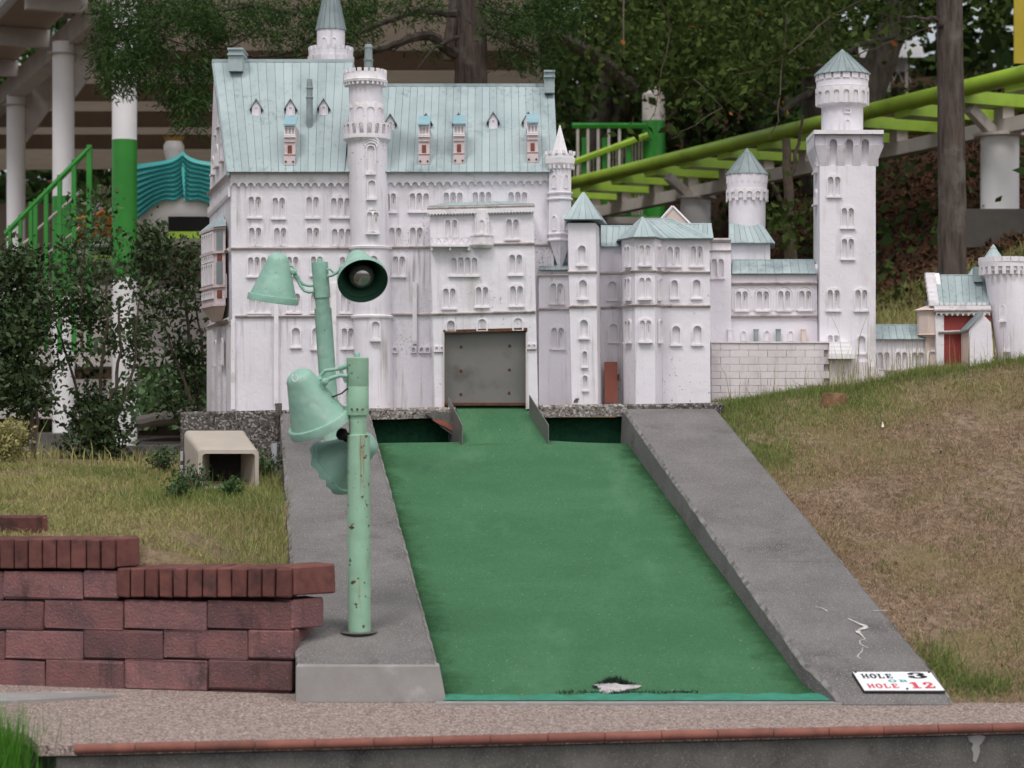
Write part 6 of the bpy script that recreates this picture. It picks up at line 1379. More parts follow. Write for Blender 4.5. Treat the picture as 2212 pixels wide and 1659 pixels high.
# ---- bird-shaped ride cars: white body, painted wings
def bird_car(label, u0, v0, Y, s, wing, line, head=True):
    # u0,v0: where the tail ridge stands; s: pixels per half width
    t = thing('bird_car', label, 'ride car', at(u0, v0 + 1.75 * s, Y), 'bird-shaped ride cars at the station')
    k = s * Y / F; o = at(u0, v0, Y)
    def P(x, y, z): return o + Vector((x * k, y * k, z * k))
    body = []
    for z, rx, ry in ((-1.75, 0.55, 0.5), (-1.6, 0.95, 0.75), (-1.2, 1.12, 0.9), (-0.8, 1.12, 0.9), (-0.4, 1.0, 0.8), (-0.2, 0.75, 0.6)):
        body.append([P(rx * math.cos(a), ry * math.sin(a) + 0.85, z) for a in np.linspace(0, 2 * math.pi, 29)[:-1]])
    obj('body', MB().loft(body), 'swan_white', t, smooth=True, ang=60)
    for sd in (-1, 1):                                   # each wing is a stack of overlapping feather courses
        nF = 9
        wg_ = None
        for i in range(nF):
            mb = MB(); top, bot_ = [], []
            for j in range(15):
                x = j / 14 * 1.15
                zt_ = -0.22 * (1 - math.exp(-5 * x)); zb_ = float(np.interp(x, [0, 0.12, 0.35, 0.6, 0.95, 1.15], [-0.84, -0.99, -0.95, -1.06, -1.30, -1.42]))
                z0, z1 = zt_ + (zb_ - zt_) * i / nF, zt_ + (zb_ - zt_) * (i + 1.05) / nF
                bulge = 0.06 * math.sin(math.pi * min(x, 1)); y_ = -0.02 + 0.42 * (x / 1.15) ** 2 - bulge
                top.append(P(sd * x, y_ - 0.035 + 0.0 * i, z0)); bot_.append(P(sd * x, y_ - 0.075, z1))
            n = len(top); mb.add(top + bot_, [(q, q + 1, n + q + 1, n + q) for q in range(n - 1)])
            if wg_ is None: wg_ = obj('wing', mb, wing, t, smooth=True)
            else: obj('feather_course', mb, wing, wg_, smooth=True)
            obj('feather_line', MB().tube([p + Vector((0, -0.012, 0)) for p in bot_], 0.008 * s / 80, 4), line, wg_)
    obj('tail_ridge', MB().tube([P(0, -0.03, 0.0), P(0.02, -0.10, -0.35), P(0.05, -0.12, -1.0)], [0.03 * k, 0.05 * k, 0.02 * k], 6), wing, t, smooth=True)
    if head:
        obj('head', MB().lathe([(0.13 * k, o.z - 0.45 * k), (0.15 * k, o.z - 0.12 * k), (0.205 * k, o.z + 0.08 * k), (0.21 * k, o.z + 0.18 * k), (0.165 * k, o.z + 0.27 * k), (0.03 * k, o.z + 0.30 * k)], (o.x - 0.27 * k, o.y + 0.5 * k), 20), 'swan_white', t, smooth=True)
        cr_ = MB(); hc = Vector((o.x - 0.27 * k, o.y + 0.5 * k, o.z + 0.26 * k))
        for a in np.linspace(0, 2 * math.pi, 10)[:-1]:
            d = Vector((math.cos(a), math.sin(a), 0)); e = Vector((-d.y, d.x, 0)) * 0.07 * k
            cr_.add([hc + d * 0.15 * k - e, hc + d * 0.15 * k + e, hc + d * 0.24 * k + Vector((0, 0, 0.16 * k))], [(0, 1, 2)])
        obj('crown', cr_, 'gold', t)
    obj('bumper', MB().box(P(0.35, -0.15, -1.68), (1.3 * k, 0.1 * k, 0.14 * k)), 'lime_paint', t)
    obj('dark_slot', MB().box(P(0.35, -0.12, -1.46), (1.25 * k, 0.12 * k, 0.30 * k)), 'black_gap', t)
bird_car('white bird-shaped ride car with teal feathered wings behind the palace corner', 396, 328, 22.0, 108, 'teal_paint', 'teal_line')
bird_car('white bird-shaped ride car with orange feathered wings half hidden by shrubs', 222, 452, 24.0, 62, 'orange_paint', 'orange_line')
bird_car('small orange-winged ride car farthest left, glimpsed through the stair railing', 135, 610, 27.0, 55, 'orange_paint', 'orange_line')

# ================================================================ RIDE TRACK, right
trk = thing('ride_track', 'lime green tubular ride track on a white beam and round white columns', 'ride track', (3.8, 24.8, 2.4))
S0 = Vector((2.44, 27.7, 0)); td = Vector((0.4297, -0.9029, 0)).normalized(); tn = Vector((td.y, -td.x, 0)); tn = tn if tn.x < 0 else -tn
def tpt(t, off, z): p = S0 + td * t + tn * off; return Vector((p.x, p.y, z))
zr_ = lambda t: 4.157 + (4.29 - 4.157) * (t + 2.37) / (7.44 + 2.37)
for off, nm in ((0.6, 'near'), (-0.6, 'far')):
    obj('rail', MB().tube([tpt(t, off, zr_(t)) for t in np.linspace(-9, 16, 30)], 0.088, 16), 'lime_paint', trk, smooth=True)
for k in range(26):
    t = -8.5 + k * 0.93
    a, b = tpt(t, 0.62, zr_(t) - 0.09), tpt(t, -0.62, zr_(t) - 0.09); c = (a + b) / 2
    o = obj('crosstie', MB().box(c, (0.30, 1.24, 0.13), math.atan2(td.y, td.x)), 'lime_paint', trk)
    obj('tie_block', MB().box(tpt(t, 0, zr_(t) - 0.22), (0.15, 0.15, 0.16), math.atan2(td.y, td.x)), 'white_grubby', o)
spn = MB().loft([[tpt(t, 0.08, zr_(t) - 0.43), tpt(t, -0.08, zr_(t) - 0.43), tpt(t, -0.08, zr_(t) - 0.28), tpt(t, 0.08, zr_(t) - 0.28)] for t in (-9, 16)])
obj('spine_beam', spn, 'white_grubby', trk)
for t in (0.0, 6.31, -6.3):
    p = tpt(t, 0, 0); zt = zr_(t) - 0.42; zb_ = G(p.x, p.y) - 0.3
    c = obj('column', MB().lathe([(0.20, zb_), (0.20, zt - 0.02)], (p.x, p.y), 28), 'white_paint', trk, smooth=True)
    obj('cap_plate', MB().lathe([(0.27, zt - 0.03), (0.27, zt)], (p.x, p.y), 24), 'white_grubby', c)
    for s in (-1, 1): obj('brace', MB().tube([tpt(t, 0.05 * s, zt - 0.02), tpt(t + 0.1, 0.48 * s, zr_(t) - 0.18)], 0.075, 4), 'white_grubby', trk)
    obj('footing', MB().box((p.x, p.y, G(p.x, p.y)), (0.95, 0.95, 0.4)), 'log_grey', trk)

# ---- station exit: railings and a painted column beyond the palace
ex = thing('exit_railing', 'green railing with thin white bars beyond the palace roof, under the ride track', 'railing', at(1320, 480, 30.7))
YX = 30.7
for a, b, r in (((1236, 272), (1395, 272), 0.045), ((1236, 352), (1400, 292), 0.05), ((1240, 470), (1395, 470), 0.04)): obj('top_rail', MB().tube([at(*a, YX), at(*b, YX)], r, 6), 'green_paint' if r != 0.05 else 'lime_paint', ex)
for u in (1248, 1270, 1292, 1315, 1338): obj('bar', MB().tube([at(u, 273, YX), at(u, 480, YX)], 0.022, 6), 'white_grubby', ex)
for i in range(22):
    u = 1240 + i * 7; obj('baluster', MB().tube([at(u, 352 - (u - 1236) * 60 / 164, YX + 0.15), at(u, 475, YX + 0.15)], 0.011, 5), 'white_grubby', ex)
for u in (1262, 1306, 1358): obj('post', MB().box(at(u, 385, YX + 0.05), (0.07, 0.06, 1.2)), 'green_paint', ex)
obj('deck', MB().box(at(1320, 484, YX), (1.5, 1.2, 0.1)), 'beam_grey', ex)
pc = thing('painted_column', 'round column, white above and green below, behind the ride track', 'column', at(1412, 480, 30.9))
x = at(1412, 0, 30.9).x; r = 0.172
cc = MB().lathe([(r, 0.9), (r, at(0, 262, 30.9).z)], (x, 30.9), 24); obj('lower_column', cc, 'green_paint', pc, smooth=True)
hi = MB().lathe([(r - 0.003, at(0, 264, 30.9).z), (r - 0.003, at(0, 205, 30.9).z), (r * 0.55, at(0, 192, 30.9).z), (0.01, at(0, 186, 30.9).z)], (x, 30.9), 24); obj('upper_column', hi, 'white_grubby', pc, smooth=True)
ys_ = thing('yellow_board', 'yellow board with a red mark at the upper right edge', 'sign', at(2215, 130, 18.0))
obj('panel', MB().box(at(2240, 60, 18.0), (0.40, 0.03, 0.62)), 'yellow_paint', ys_)
obj('red_mark', MB().box(at(2216, 137, 17.98) + Vector((0.02, 0, 0.0)), (0.05, 0.01, 0.05)).box(at(2212, 66, 17.98) + Vector((0.05, 0, -0.3)), (0.04, 0.01, 0.001)), 'ink_red', ys_)
obj('mount', MB().tube([at(2250, 140, 18.02), Vector((at(2250, 0, 18.02).x, 18.02, G(at(2250, 0, 18.02).x, 18.02) - 0.2))], 0.03, 8), 'beam_grey', ys_)
gzb = thing('hill_shelter', 'small shelter with curved pale roof and lattice sides up the wooded hill', 'shelter', at(1890, 205, 38))
YZ = 38.0
rf_ = MB().loft([[at(1826 + 130 * math.sin(a) * 0 , 0, YZ) * 0 + Vector((at(1840, 0, YZ).x + sx * 1.15, YZ + 0.8 * math.cos(a), at(0, 140, YZ).z + 0.42 * math.sin(a))) for a in np.linspace(0, math.pi, 9)] for sx in (0, 1)], closed=False, caps=False)
obj('curved_roof', rf_, 'white_paint', gzb, smooth=True)
for u in (1842, 1880, 1920, 1958): obj('post', MB().tube([at(u, 138, YZ - 0.6), at(u, 240, YZ - 0.6)], 0.03, 6), 'white_grubby', gzb)
for i in range(14):
    u = 1842 + i * 8.5; obj('lattice_bar', MB().tube([at(u, 146, YZ - 0.62), at(u + (16 if i % 2 else -16), 178, YZ - 0.62)], 0.008, 4), 'white_grubby', gzb)

# ================================================================ VEGETATION
def crown(parent, blobs, per, size, m, squash=0.5, spread=0.35, name='crown', up=None):
    C = []
    for (c, r, ncl) in blobs:
        d = rng.normal(size=(ncl, 3)); d /= np.linalg.norm(d, axis=1)[:, None]; rad = rng.random(ncl)[:, None] ** (1 / 2.2)
        cc = np.array(c) + d * rad * np.array(r)
        C.append((cc[:, None, :] + rng.normal(size=(ncl, per, 3)) * np.array([spread, spread, spread * 0.6])).reshape(-1, 3))
    V, Fq = leaf_quads(np.concatenate(C), size, squash, up); return np_mesh(name, V, Fq, m, parent)
def limb(mb, pts, r0, r1, n=8, wob=0.0):
    P = [Vector(p) for p in pts]; out = []
    for a, b in zip(P[:-1], P[1:]):
        for k in range(4):
            q = a.lerp(b, k / 4); out.append(q + Vector((random.uniform(-1, 1), random.uniform(-1, 1), random.uniform(-1, 1))) * wob)
    out.append(P[-1]); rs = [r0 + (r1 - r0) * i / (len(out) - 1) for i in range(len(out))]
    mb.tube(out, rs, n); return mb

# ---- old conifer behind the palace, its sprays hanging before the station
cf = thing('conifer_tree', 'big conifer with a thick brown trunk behind the palace roof, drooping sprays to the left', 'tree', (-0.34, 17.0, 0.6))
tk = MB(); limb(tk, [(-0.36, 17.0, 0.3), (-0.34, 17.0, 3.0), (-0.33, 17.0, 4.6), (-0.30, 17.05, 7.5)], 0.165, 0.10, 18, 0.004); obj('trunk', tk, 'bark_cedar', cf, smooth=True)
tk2 = MB(); limb(tk2, [at(968, 130, 16.95), at(975, 60, 16.95), at(985, -30, 16.95)], 0.05, 0.045, 10, 0.004); obj('limb', tk2, 'bark_cedar', cf, smooth=True)
brs = [([(985, 120), (930, 75), (880, 85), (820, 108), (770, 125)], 0.05, 0.015), ([(990, 30), (900, 20), (800, 60), (700, 110), (600, 130)], 0.035, 0.008), ([(880, 85), (850, 110), (800, 106)], 0.012, 0.006),
       ([(990, 80), (940, 100), (900, 150)], 0.02, 0.006), ([(700, 60), (640, 110), (560, 125), (500, 112), (440, 90)], 0.018, 0.006), ([(560, 60), (500, 100), (430, 110), (330, 70)], 0.014, 0.005),
       ([(500, 112), (430, 160), (380, 170)], 0.008, 0.003), ([(640, 30), (540, 10), (400, 40), (300, 60)], 0.02, 0.006), ([(1045, 60), (1100, 90), (1160, 120)], 0.03, 0.01), ([(1045, 20), (1120, 30), (1190, 10)], 0.03, 0.01)]
for pts, a, b in brs:
    mb = MB(); yy = 16.6; limb(mb, [at(u, v, yy + random.uniform(-0.2, 0.2)) for u, v in pts], a, b, 7, 0.008); obj('branch', mb, 'bark_dark', cf, smooth=True)
zones = [(205, 0, 300, 60, 55), (210, 60, 300, 150, 90), (225, 130, 300, 195, 55), (290, 0, 460, 70, 130), (290, 70, 360, 190, 70), (360, 130, 450, 230, 80), (385, 190, 440, 280, 30), (395, 30, 470, 140, 40), (455, 0, 560, 90, 52), (540, 0, 690, 80, 66), (560, 80, 690, 125, 14), (690, 0, 800, 60, 60), (740, 55, 830, 100, 14), (800, 0, 960, 40, 34), (890, 60, 950, 110, 6), (1040, 0, 1200, 70, 85), (1090, 60, 1210, 150, 40), (1160, 0, 1260, 60, 40), (700, 60, 760, 100, 8)]
cen = []
for (u0, v0, u1, v1, n) in zones:
    for _ in range(int(n * 1.0)):
        Y = random.uniform(15.9, 17.6); cen.append(at(random.uniform(u0, u1), random.uniform(v0, v1), Y)[:])
upper = np.stack([rng.normal(-0.4, 0.9, 800), rng.normal(17.0, 0.8, 800), rng.uniform(4.7, 8.0, 800)], 1)
cen = np.concatenate([np.array(cen), upper])
nS = len(cen); k = 34
ang = rng.uniform(-0.9, 0.9, (nS, k)); az = rng.uniform(0, 2 * math.pi, nS)[:, None]; ln = rng.uniform(0.025, 0.085, (nS, k))
off = rng.normal(size=(nS, k, 3)) * np.array([0.06, 0.06, 0.045])
base = cen[:, None, :] + off
dirs = np.stack([np.cos(az + ang) * 0.75, np.sin(az + ang) * 0.75, -0.35 + 0.55 * rng.normal(size=(nS, k))], -1); dirs /= np.linalg.norm(dirs, axis=-1)[..., None]
side = np.cross(dirs, rng.normal(size=(nS, k, 3))); side /= np.linalg.norm(side, axis=-1)[..., None]
tip = base + dirs * ln[..., None]; wv_ = side * (ln[..., None] * 0.085)
V = np.stack([base, base + dirs * ln[..., None] * 0.5 + wv_, tip, base + dirs * ln[..., None] * 0.5 - wv_], 2).reshape(-1, 3)
np_mesh('crown', V, np.arange(len(V)).reshape(-1, 4), 'leaf_conifer', cf)

# ---- straight cedar on the bank, right
cd = thing('cedar_tree', 'straight cedar trunk standing on the bank in front of the ride track', 'tree', at(2055, 590, 15.0))
mb = MB(); limb(mb, [at(2057, 620, 15.0), at(2056, 400, 15), at(2053, 150, 15), at(2050, -80, 15), at(2049, -500, 15)], 0.104, 0.085, 18, 0.004); obj('trunk', mb, 'bark_cedar', cd, smooth=True)
obj('knot', MB().alathe([(0.024, -0.03), (0.022, 0.02), (0.004, 0.03)], at(2008 + 24, 54, 14.93), (-0.7, -0.7, 0.2), 10, True), 'bark_dark', cd, smooth=True)
mb = MB(); limb(mb, [at(2040, 45, 15), at(2000, 40, 14.8), at(1950, 35, 14.6)], 0.02, 0.008, 6, 0.01); obj('branch', mb, 'bark_dark', cd)
crown(cd, [((3.2, 15, 7.0), (1.4, 1.4, 1.6), 150)], 60, 0.09, 'leaf_forest', 0.4)

# ---- broad-leaved trees along the track
def leafy_tree(label, base, trunk, r0, r1, limbs, blobs, per, size, m, spread, group=None, bark='bark_dark', squash=0.55):
    t = thing('broadleaf_tree', label, 'tree', base, group); mb = MB(); limb(mb, trunk, r0, r1, 14, 0.01); obj('trunk', mb, bark, t, smooth=True)
    for pts, a, b in limbs:
        mb = MB(); limb(mb, pts, a, b, 8, 0.015); obj('limb', mb, bark, t, smooth=True)
    crown(t, blobs, per, size, m, squash, spread); return t
A = at
leafy_tree('dark leaning tree trunk behind the tall tower roof', A(1850, 350, 24), [A(1820, 470, 24), A(1845, 300, 24), A(1895, 150, 24), A(1935, 40, 24), A(1960, -60, 24)], 0.20, 0.17,
           [([A(1880, 190, 24), A(1850, 215, 23.8), A(1815, 230, 23.6)], 0.06, 0.03), ([A(1945, 0, 24), A(2010, -60, 24)], 0.1, 0.06), ([A(1930, 80, 23), A(1850, 100, 22), A(1780, 140, 21), A(1720, 150, 21)], 0.04, 0.012)],
           [(A(1760, 40, 21.5)[:], (0.9, 1.0, 0.4), 16), (A(1960, -40, 22)[:], (1.6, 1.2, 0.7), 60), (A(1990, -350, 23)[:], (2.6, 2.0, 1.3), 120)], 40, 0.085, 'leaf_cherry', 0.2, 'trees along the ride track')
leafy_tree('dark forked trunk between the ride track and the tall tower', A(1775, 300, 27), [A(1772, 420, 27), A(1770, 220, 27), A(1760, 60, 27), A(1765, -60, 27)], 0.24, 0.19,
           [([A(1765, 190, 27), A(1720, 120, 26.6), A(1680, 70, 26), A(1640, 50, 25)], 0.07, 0.03), ([A(1760, 190, 26.8), A(1690, 240, 26.5), A(1620, 190, 26), A(1560, 110, 25)], 0.05, 0.02)],
           [(A(1620, 80, 24)[:], (1.2, 1.2, 0.6), 34), (A(1560, 140, 24)[:], (1.0, 1.0, 0.35), 20), (A(1700, -120, 26)[:], (2.4, 1.6, 1.0), 110), (A(1680, -420, 26)[:], (2.6, 2.0, 1.3), 110)], 46, 0.085, 'leaf_cherry', 0.22, 'trees along the ride track')
leafy_tree('dark tree with a limb sweeping left, right of the palace chimney', A(1290, 400, 33), [A(1292, 560, 33), A(1288, 330, 33), A(1300, 200, 33), A(1330, 120, 33), A(1370, -40, 33)], 0.19, 0.14,
           [([A(1365, 190, 31), A(1300, 130, 30.5), A(1240, 95, 30), A(1170, 55, 29.5)], 0.13, 0.07), ([A(1365, 190, 31), A(1345, 260, 32), A(1300, 330, 33)], 0.12, 0.13), ([A(1290, 120, 30.5), A(1320, 60, 30), A(1360, 0, 29.5)], 0.06, 0.05), ([A(1330, 330, 33.2), A(1335, 180, 33.2)], 0.13, 0.12)],
           [(A(1480, 90, 22)[:], (0.95, 0.9, 0.6), 34), (A(1400, 20, 23)[:], (1.1, 1.0, 0.4), 32), (A(1520, 170, 22)[:], (0.7, 0.8, 0.28), 14), (A(1300, -140, 24)[:], (2.2, 1.6, 0.9), 100), (A(1400, -420, 24)[:], (2.6, 2.0, 1.3), 110)], 46, 0.085, 'leaf_cherry', 0.2, 'trees along the ride track')
leafy_tree('slim young tree between the small round tower and the tall tower', A(1708, 545, 17.5), [A(1708, 570, 17.5), A(1704, 480, 17.5), A(1702, 420, 17.5), A(1698, 300, 17.5)], 0.055, 0.035,
           [([A(1704, 470, 17.5), A(1685, 430, 17.4), A(1668, 395, 17.3)], 0.03, 0.012), ([A(1702, 400, 17.5), A(1720, 330, 17.5), A(1735, 250, 17.4)], 0.025, 0.01)],
           [(A(1680, 470, 17.2)[:], (0.28, 0.3, 0.35), 16), (A(1690, 120, 17.2)[:], (0.5, 0.4, 0.3), 18)], 14, 0.085, 'leaf_cherry', 0.1, 'trees along the ride track', 'twig')
# a few leafy twigs hanging in front of the track, with turning leaves
tw_t = thing('hanging_twig', 'thin leafy cherry twigs hanging above the ride track', 'branch', A(1560, 260, 16.5))
for pts in ([(1900, -20), (1790, 40), (1700, 120), (1640, 150), (1580, 165)], [(2010, 60), (1930, 90), (1850, 120), (1790, 125)], [(1420, -10), (1450, 60), (1430, 150), (1420, 230), (1400, 270)], [(1700, 30), (1690, 150), (1680, 260), (1660, 300)], [(1500, 170), (1560, 230), (1500, 270), (1450, 300)], [(1350, -10), (1345, 100), (1330, 170)]):
    mb = MB(); limb(mb, [A(u, v, 16.5 + random.uniform(-.3, .3)) for u, v in pts], 0.008, 0.003, 5, 0.01); obj('twig', mb, 'twig', tw_t)
lf = []
for (u, v, n) in ((1590, 150, 24), (1650, 120, 24), (1720, 100, 16), (1800, 90, 14), (1880, 80, 12), (1950, 70, 12), (1520, 225, 20), (1460, 250, 14), (1600, 195, 16), (1650, 180, 10), (1440, 140, 20), (1540, 170, 24), (1500, 210, 20), (1700, 40, 14), (1360, 290, 8)):
    for _ in range(n): lf.append(A(u + random.gauss(0, 28), v + random.gauss(0, 20), 16.5 + random.gauss(0, 0.4))[:])
V, Fq = leaf_quads(lf, 0.088, 0.52); np_mesh('foliage', V, Fq, 'leaf_cherry', tw_t)
lo = [A(u, v, 16.3)[:] for u, v in ((1692, 226), (1940, 100), (1341, 86), (1418, 205), (1640, 20), (1505, 60), (1700, 235), (1575, 240), (2010, 60))]
V, Fq = leaf_quads(lo, 0.062, 0.5); np_mesh('turning_leaves', V, Fq, 'leaf_orange', tw_t)

# ---- dark wood up the hill
wood_leaf = []
def wood(label, x, y, h, r, n, m='leaf_forest', tr=0.18):
    z = G(x, y); t = thing('hill_tree', label, 'tree', (x, y, z), 'trees on the wooded hill'); mb = MB(); limb(mb, [(x, y, z - 0.3), (x + random.uniform(-.3, .3), y, z + h * 0.5), (x, y, z + h)], tr, tr * 0.4, 8, 0.03); obj('trunk', mb, 'bark_dark', t, smooth=True)
    crown(t, [((x, y, z + h * 0.62), (r, r, h * 0.46), n)], 34, 0.17, m, 0.6, 0.34)
for i, (lb, x, y, h, r, n) in enumerate((('dense dark tree on the hill behind the exit railing', 3.0, 33, 6.5, 2.6, 170), ('dark tree on the hill right of the painted column', 4.6, 36, 7.5, 2.0, 140), ('dark tree on the hill behind the forked trunk', 9.3, 35, 6.0, 2.0, 120),
        ('tall tree on the hill at the upper right behind the cedar', 10.2, 36, 7.5, 2.8, 170), ('low dark tree on the hill above the small round tower', 3.6, 31.5, 4.6, 1.7, 110), ('low tree on the hill left of the hill shelter', 5.6, 42, 8.5, 2.2, 130), ('tree behind the station roof, near the conifer trunk', 0.6, 40, 9.0, 3.0, 170),
        ('tree behind the station at far left', -9.0, 42, 9.0, 3.4, 150), ('tree behind the station ceiling', -4.0, 43, 9.5, 3.4, 150), ('far right tree up the hill by the yellow board', 12.5, 40, 8.0, 3.0, 150))):
    wood(lb, x, y, h, r, n)
ff_ = np.stack([rng.uniform(-26, 40, 26000), rng.uniform(46, 62, 26000), np.zeros(26000)], 1); ff_[:, 2] = tz(ff_[:, 0], ff_[:, 1]) + rng.uniform(0, 9, 26000)
V, Fq = leaf_quads(ff_, 0.55, 0.7); fw = np_mesh('far_wood', V, Fq, 'leaf_forest', kind='stuff'); tag(fw, 'dark mass of woodland closing off the hillside', 'woodland')
# undergrowth and fallen leaves on the hillside
un = np.stack([rng.uniform(0.5, 14, 15000), rng.uniform(19, 40, 15000), np.zeros(15000)], 1)
cl = (np.sin(un[:, 0] * 1.9 + 2) * np.sin(un[:, 1] * 1.3) + rng.normal(0, 0.35, 15000)) > 0.15; un = un[cl]; un[:, 2] = tz(un[:, 0], un[:, 1]) + rng.gamma(1.6, 0.14, len(un))
V, Fq = leaf_quads(un, 0.13, 0.6); tag(np_mesh('undergrowth', V, Fq, 'leaf_forest', kind='stuff'), 'patchy green undergrowth on the leaf-strewn hillside', 'undergrowth')
lt = np.stack([rng.uniform(0.2, 12, 60000), 19.0 + 15 * rng.random(60000) ** 1.3, np.zeros(60000)], 1); lt[:, 2] = tz(lt[:, 0], lt[:, 1]) + 0.02
V, Fq = leaf_quads(lt, 0.065, 0.6, up=0.0, flat=0.7); tag(np_mesh('fallen_leaves', V, Fq, 'leaf_litter', kind='stuff'), 'red-brown fallen leaves covering the slope behind the tall tower', 'leaves')

# ---- shrubs at the left
def shrub(label, base, stems, blobs, per, size, m, spread, group='shrubs at the left of the castle'):
    t = thing('shrub', label, 'shrub', base, group)
    for pts, a, b in stems:
        mb = MB(); limb(mb, pts, a, b, 6, 0.012); obj('stem', mb, 'twig', t, smooth=True)
    crown(t, blobs, per, size, m, 0.52, spread, 'foliage', up=-0.25); return t
shrub('tall leafy shrub with bare upright stems in front of the station columns', A(205, 1010, 11.2), [([A(210, 1020, 11.2), A(245, 860, 11.2), A(262, 760, 11.2), A(258, 640, 11.2)], 0.014, 0.006), ([A(205, 1020, 11.2), A(215, 850, 11.2), A(232, 700, 11.1), A(225, 560, 11.1)], 0.014, 0.006), ([A(200, 1010, 11.2), A(160, 830, 11.3), A(120, 700, 11.2)], 0.012, 0.005), ([A(210, 1015, 11.2), A(290, 800, 11.2), A(300, 650, 11.2)], 0.012, 0.005)],
      [(A(230, 620, 11.2)[:], (0.30, 0.3, 0.18), 28), (A(150, 660, 11.3)[:], (0.24, 0.25, 0.20), 13), (A(215, 740, 11.2)[:], (0.28, 0.3, 0.22), 14), (A(205, 930, 11.15)[:], (0.16, 0.22, 0.21), 52), (A(140, 770, 11.2)[:], (0.10, 0.2, 0.12), 6), (A(285, 740, 11.3)[:], (0.12, 0.2, 0.2), 8), (A(225, 860, 11.2)[:], (0.12, 0.2, 0.12), 12), (A(195, 520, 11.2)[:], (0.16, 0.15, 0.12), 8)], 30, 0.037, 'leaf_shrub', 0.055)
shrub('leafy shrub with pale stems touching the left corner of the palace', A(420, 905, 12.3), [([A(432, 900, 12.3), A(412, 780, 12.3), A(400, 640, 12.3), A(380, 540, 12.3)], 0.015, 0.005), ([A(430, 900, 12.3), A(440, 760, 12.3), A(420, 620, 12.3)], 0.012, 0.005), ([A(425, 900, 12.2), A(370, 760, 12.2), A(330, 640, 12.2)], 0.012, 0.005)],
      [(A(330, 540, 12.2)[:], (0.17, 0.2, 0.18), 22), (A(340, 620, 12.2)[:], (0.26, 0.25, 0.2), 24), (A(410, 640, 12.3)[:], (0.16, 0.2, 0.34), 20), (A(330, 740, 12.2)[:], (0.24, 0.25, 0.2), 9), (A(410, 790, 12.3)[:], (0.12, 0.15, 0.18), 22), (A(390, 880, 12.2)[:], (0.16, 0.15, 0.06), 10)], 30, 0.040, 'leaf_shrub', 0.055)
shrub('dense dark shrub at the far left edge', A(40, 1000, 10.9), [([A(75, 1000, 10.9), A(60, 800, 10.9), A(40, 650, 10.9)], 0.016, 0.006), ([A(80, 960, 10.9), A(75, 860, 10.9), A(50, 760, 10.9)], 0.012, 0.006)],
      [(A(35, 650, 10.9)[:], (0.22, 0.28, 0.26), 70), (A(20, 790, 10.9)[:], (0.22, 0.3, 0.26), 84), (A(50, 720, 10.9)[:], (0.12, 0.2, 0.26), 28), (A(40, 560, 10.9)[:], (0.14, 0.2, 0.1), 20), (A(70, 850, 10.9)[:], (0.10, 0.12, 0.14), 18)], 34, 0.036, 'leaf_shrub', 0.05)
shrub('light green sprays of a thin shrub before the orange bird car', A(170, 700, 14), [([A(175, 760, 14), A(180, 560, 14), A(210, 450, 14), A(240, 400, 14)], 0.012, 0.004)],
      [(A(205, 440, 14)[:], (0.16, 0.2, 0.10), 7), (A(180, 500, 14)[:], (0.14, 0.2, 0.14), 6), (A(175, 570, 14)[:], (0.20, 0.2, 0.13), 14)], 14, 0.050, 'leaf_shrub_b', 0.07)
shrub('trimmed brownish bush cut off by the left edge', A(15, 1020, 10.3), [], [(A(5, 960, 10.3)[:], (0.12, 0.16, 0.13), 60)], 40, 0.022, 'grass_mid', 0.035)
shrub('bright leafy undergrowth between the station footings and the palace', A(380, 850, 16), [], [(A(380, 835, 16)[:], (0.35, 0.5, 0.16), 50), (A(360, 880, 15)[:], (0.4, 0.5, 0.12), 24)], 26, 0.06, 'leaf_shrub_b', 0.08)
# weeds by the loudspeaker
def weed(label, u, v, Y, h, n, sz=0.05):
    sz *= 0.55; n = int(n * 1.6)
    b = A(u, v, Y); b.z = G(b.x, b.y); t = thing('weed', label, 'weed', b, 'leafy weeds by the loudspeaker'); C = []
    for i in range(n):
        a = random.uniform(0, 6.28); top = b + Vector((math.cos(a) * h * random.uniform(0.15, 0.8), math.sin(a) * h * 0.5, h * random.uniform(0.4, 1.0))); mid = b.lerp(top, 0.55) + Vector((0, 0, h * 0.12))
        mb = MB().tube([b, mid, top], [0.004, 0.003, 0.0015], 5); obj('stem', mb, 'twig', t)
        for q in range(16): s = random.uniform(0.35, 1.05); C.append((b.lerp(top, s) + Vector((random.gauss(0, .018), random.gauss(0, .018), random.gauss(0, .016) + 0.02)))[:])
    V, Fq = leaf_quads(C, sz, 0.45); np_mesh('foliage', V, Fq, 'leaf_shrub_b', t)
weed('leafy weed with a bent pale stem in front of the loudspeaker', 420, 1085, 9.05, 0.11, 12, 0.04); weed('low weed under the loudspeaker mouth', 500, 1100, 8.95, 0.055, 9); weed('weed between the loudspeaker and the grey pipe', 575, 1030, 9.75, 0.12, 14, 0.04)
weed('weed at the left rear of the loudspeaker', 350, 1010, 9.9, 0.10, 12, 0.04); weed('weed left of the loudspeaker near the bare soil', 385, 1110, 8.8, 0.07, 10, 0.035)
st_ = MB(); limb(st_, [A(405, 1010, 9.0), A(420, 1062, 9.0), A(432, 1085, 9.0), A(412, 1120, 9.0)], 0.004, 0.006, 6); tag(obj('dry_stem', st_, 'twig'), 'bent pale dry stem in front of the loudspeaker', 'stem')
lg = thing('fallen_log', 'dark log lying behind the shrubs left of the palace', 'log', A(400, 905, 13.5)); mb = MB(); limb(mb, [A(300, 915, 13.6), A(380, 900, 13.5), A(450, 888, 13.4)], 0.05, 0.045, 10, 0.006); obj('log', mb, 'log_grey', lg, smooth=True)

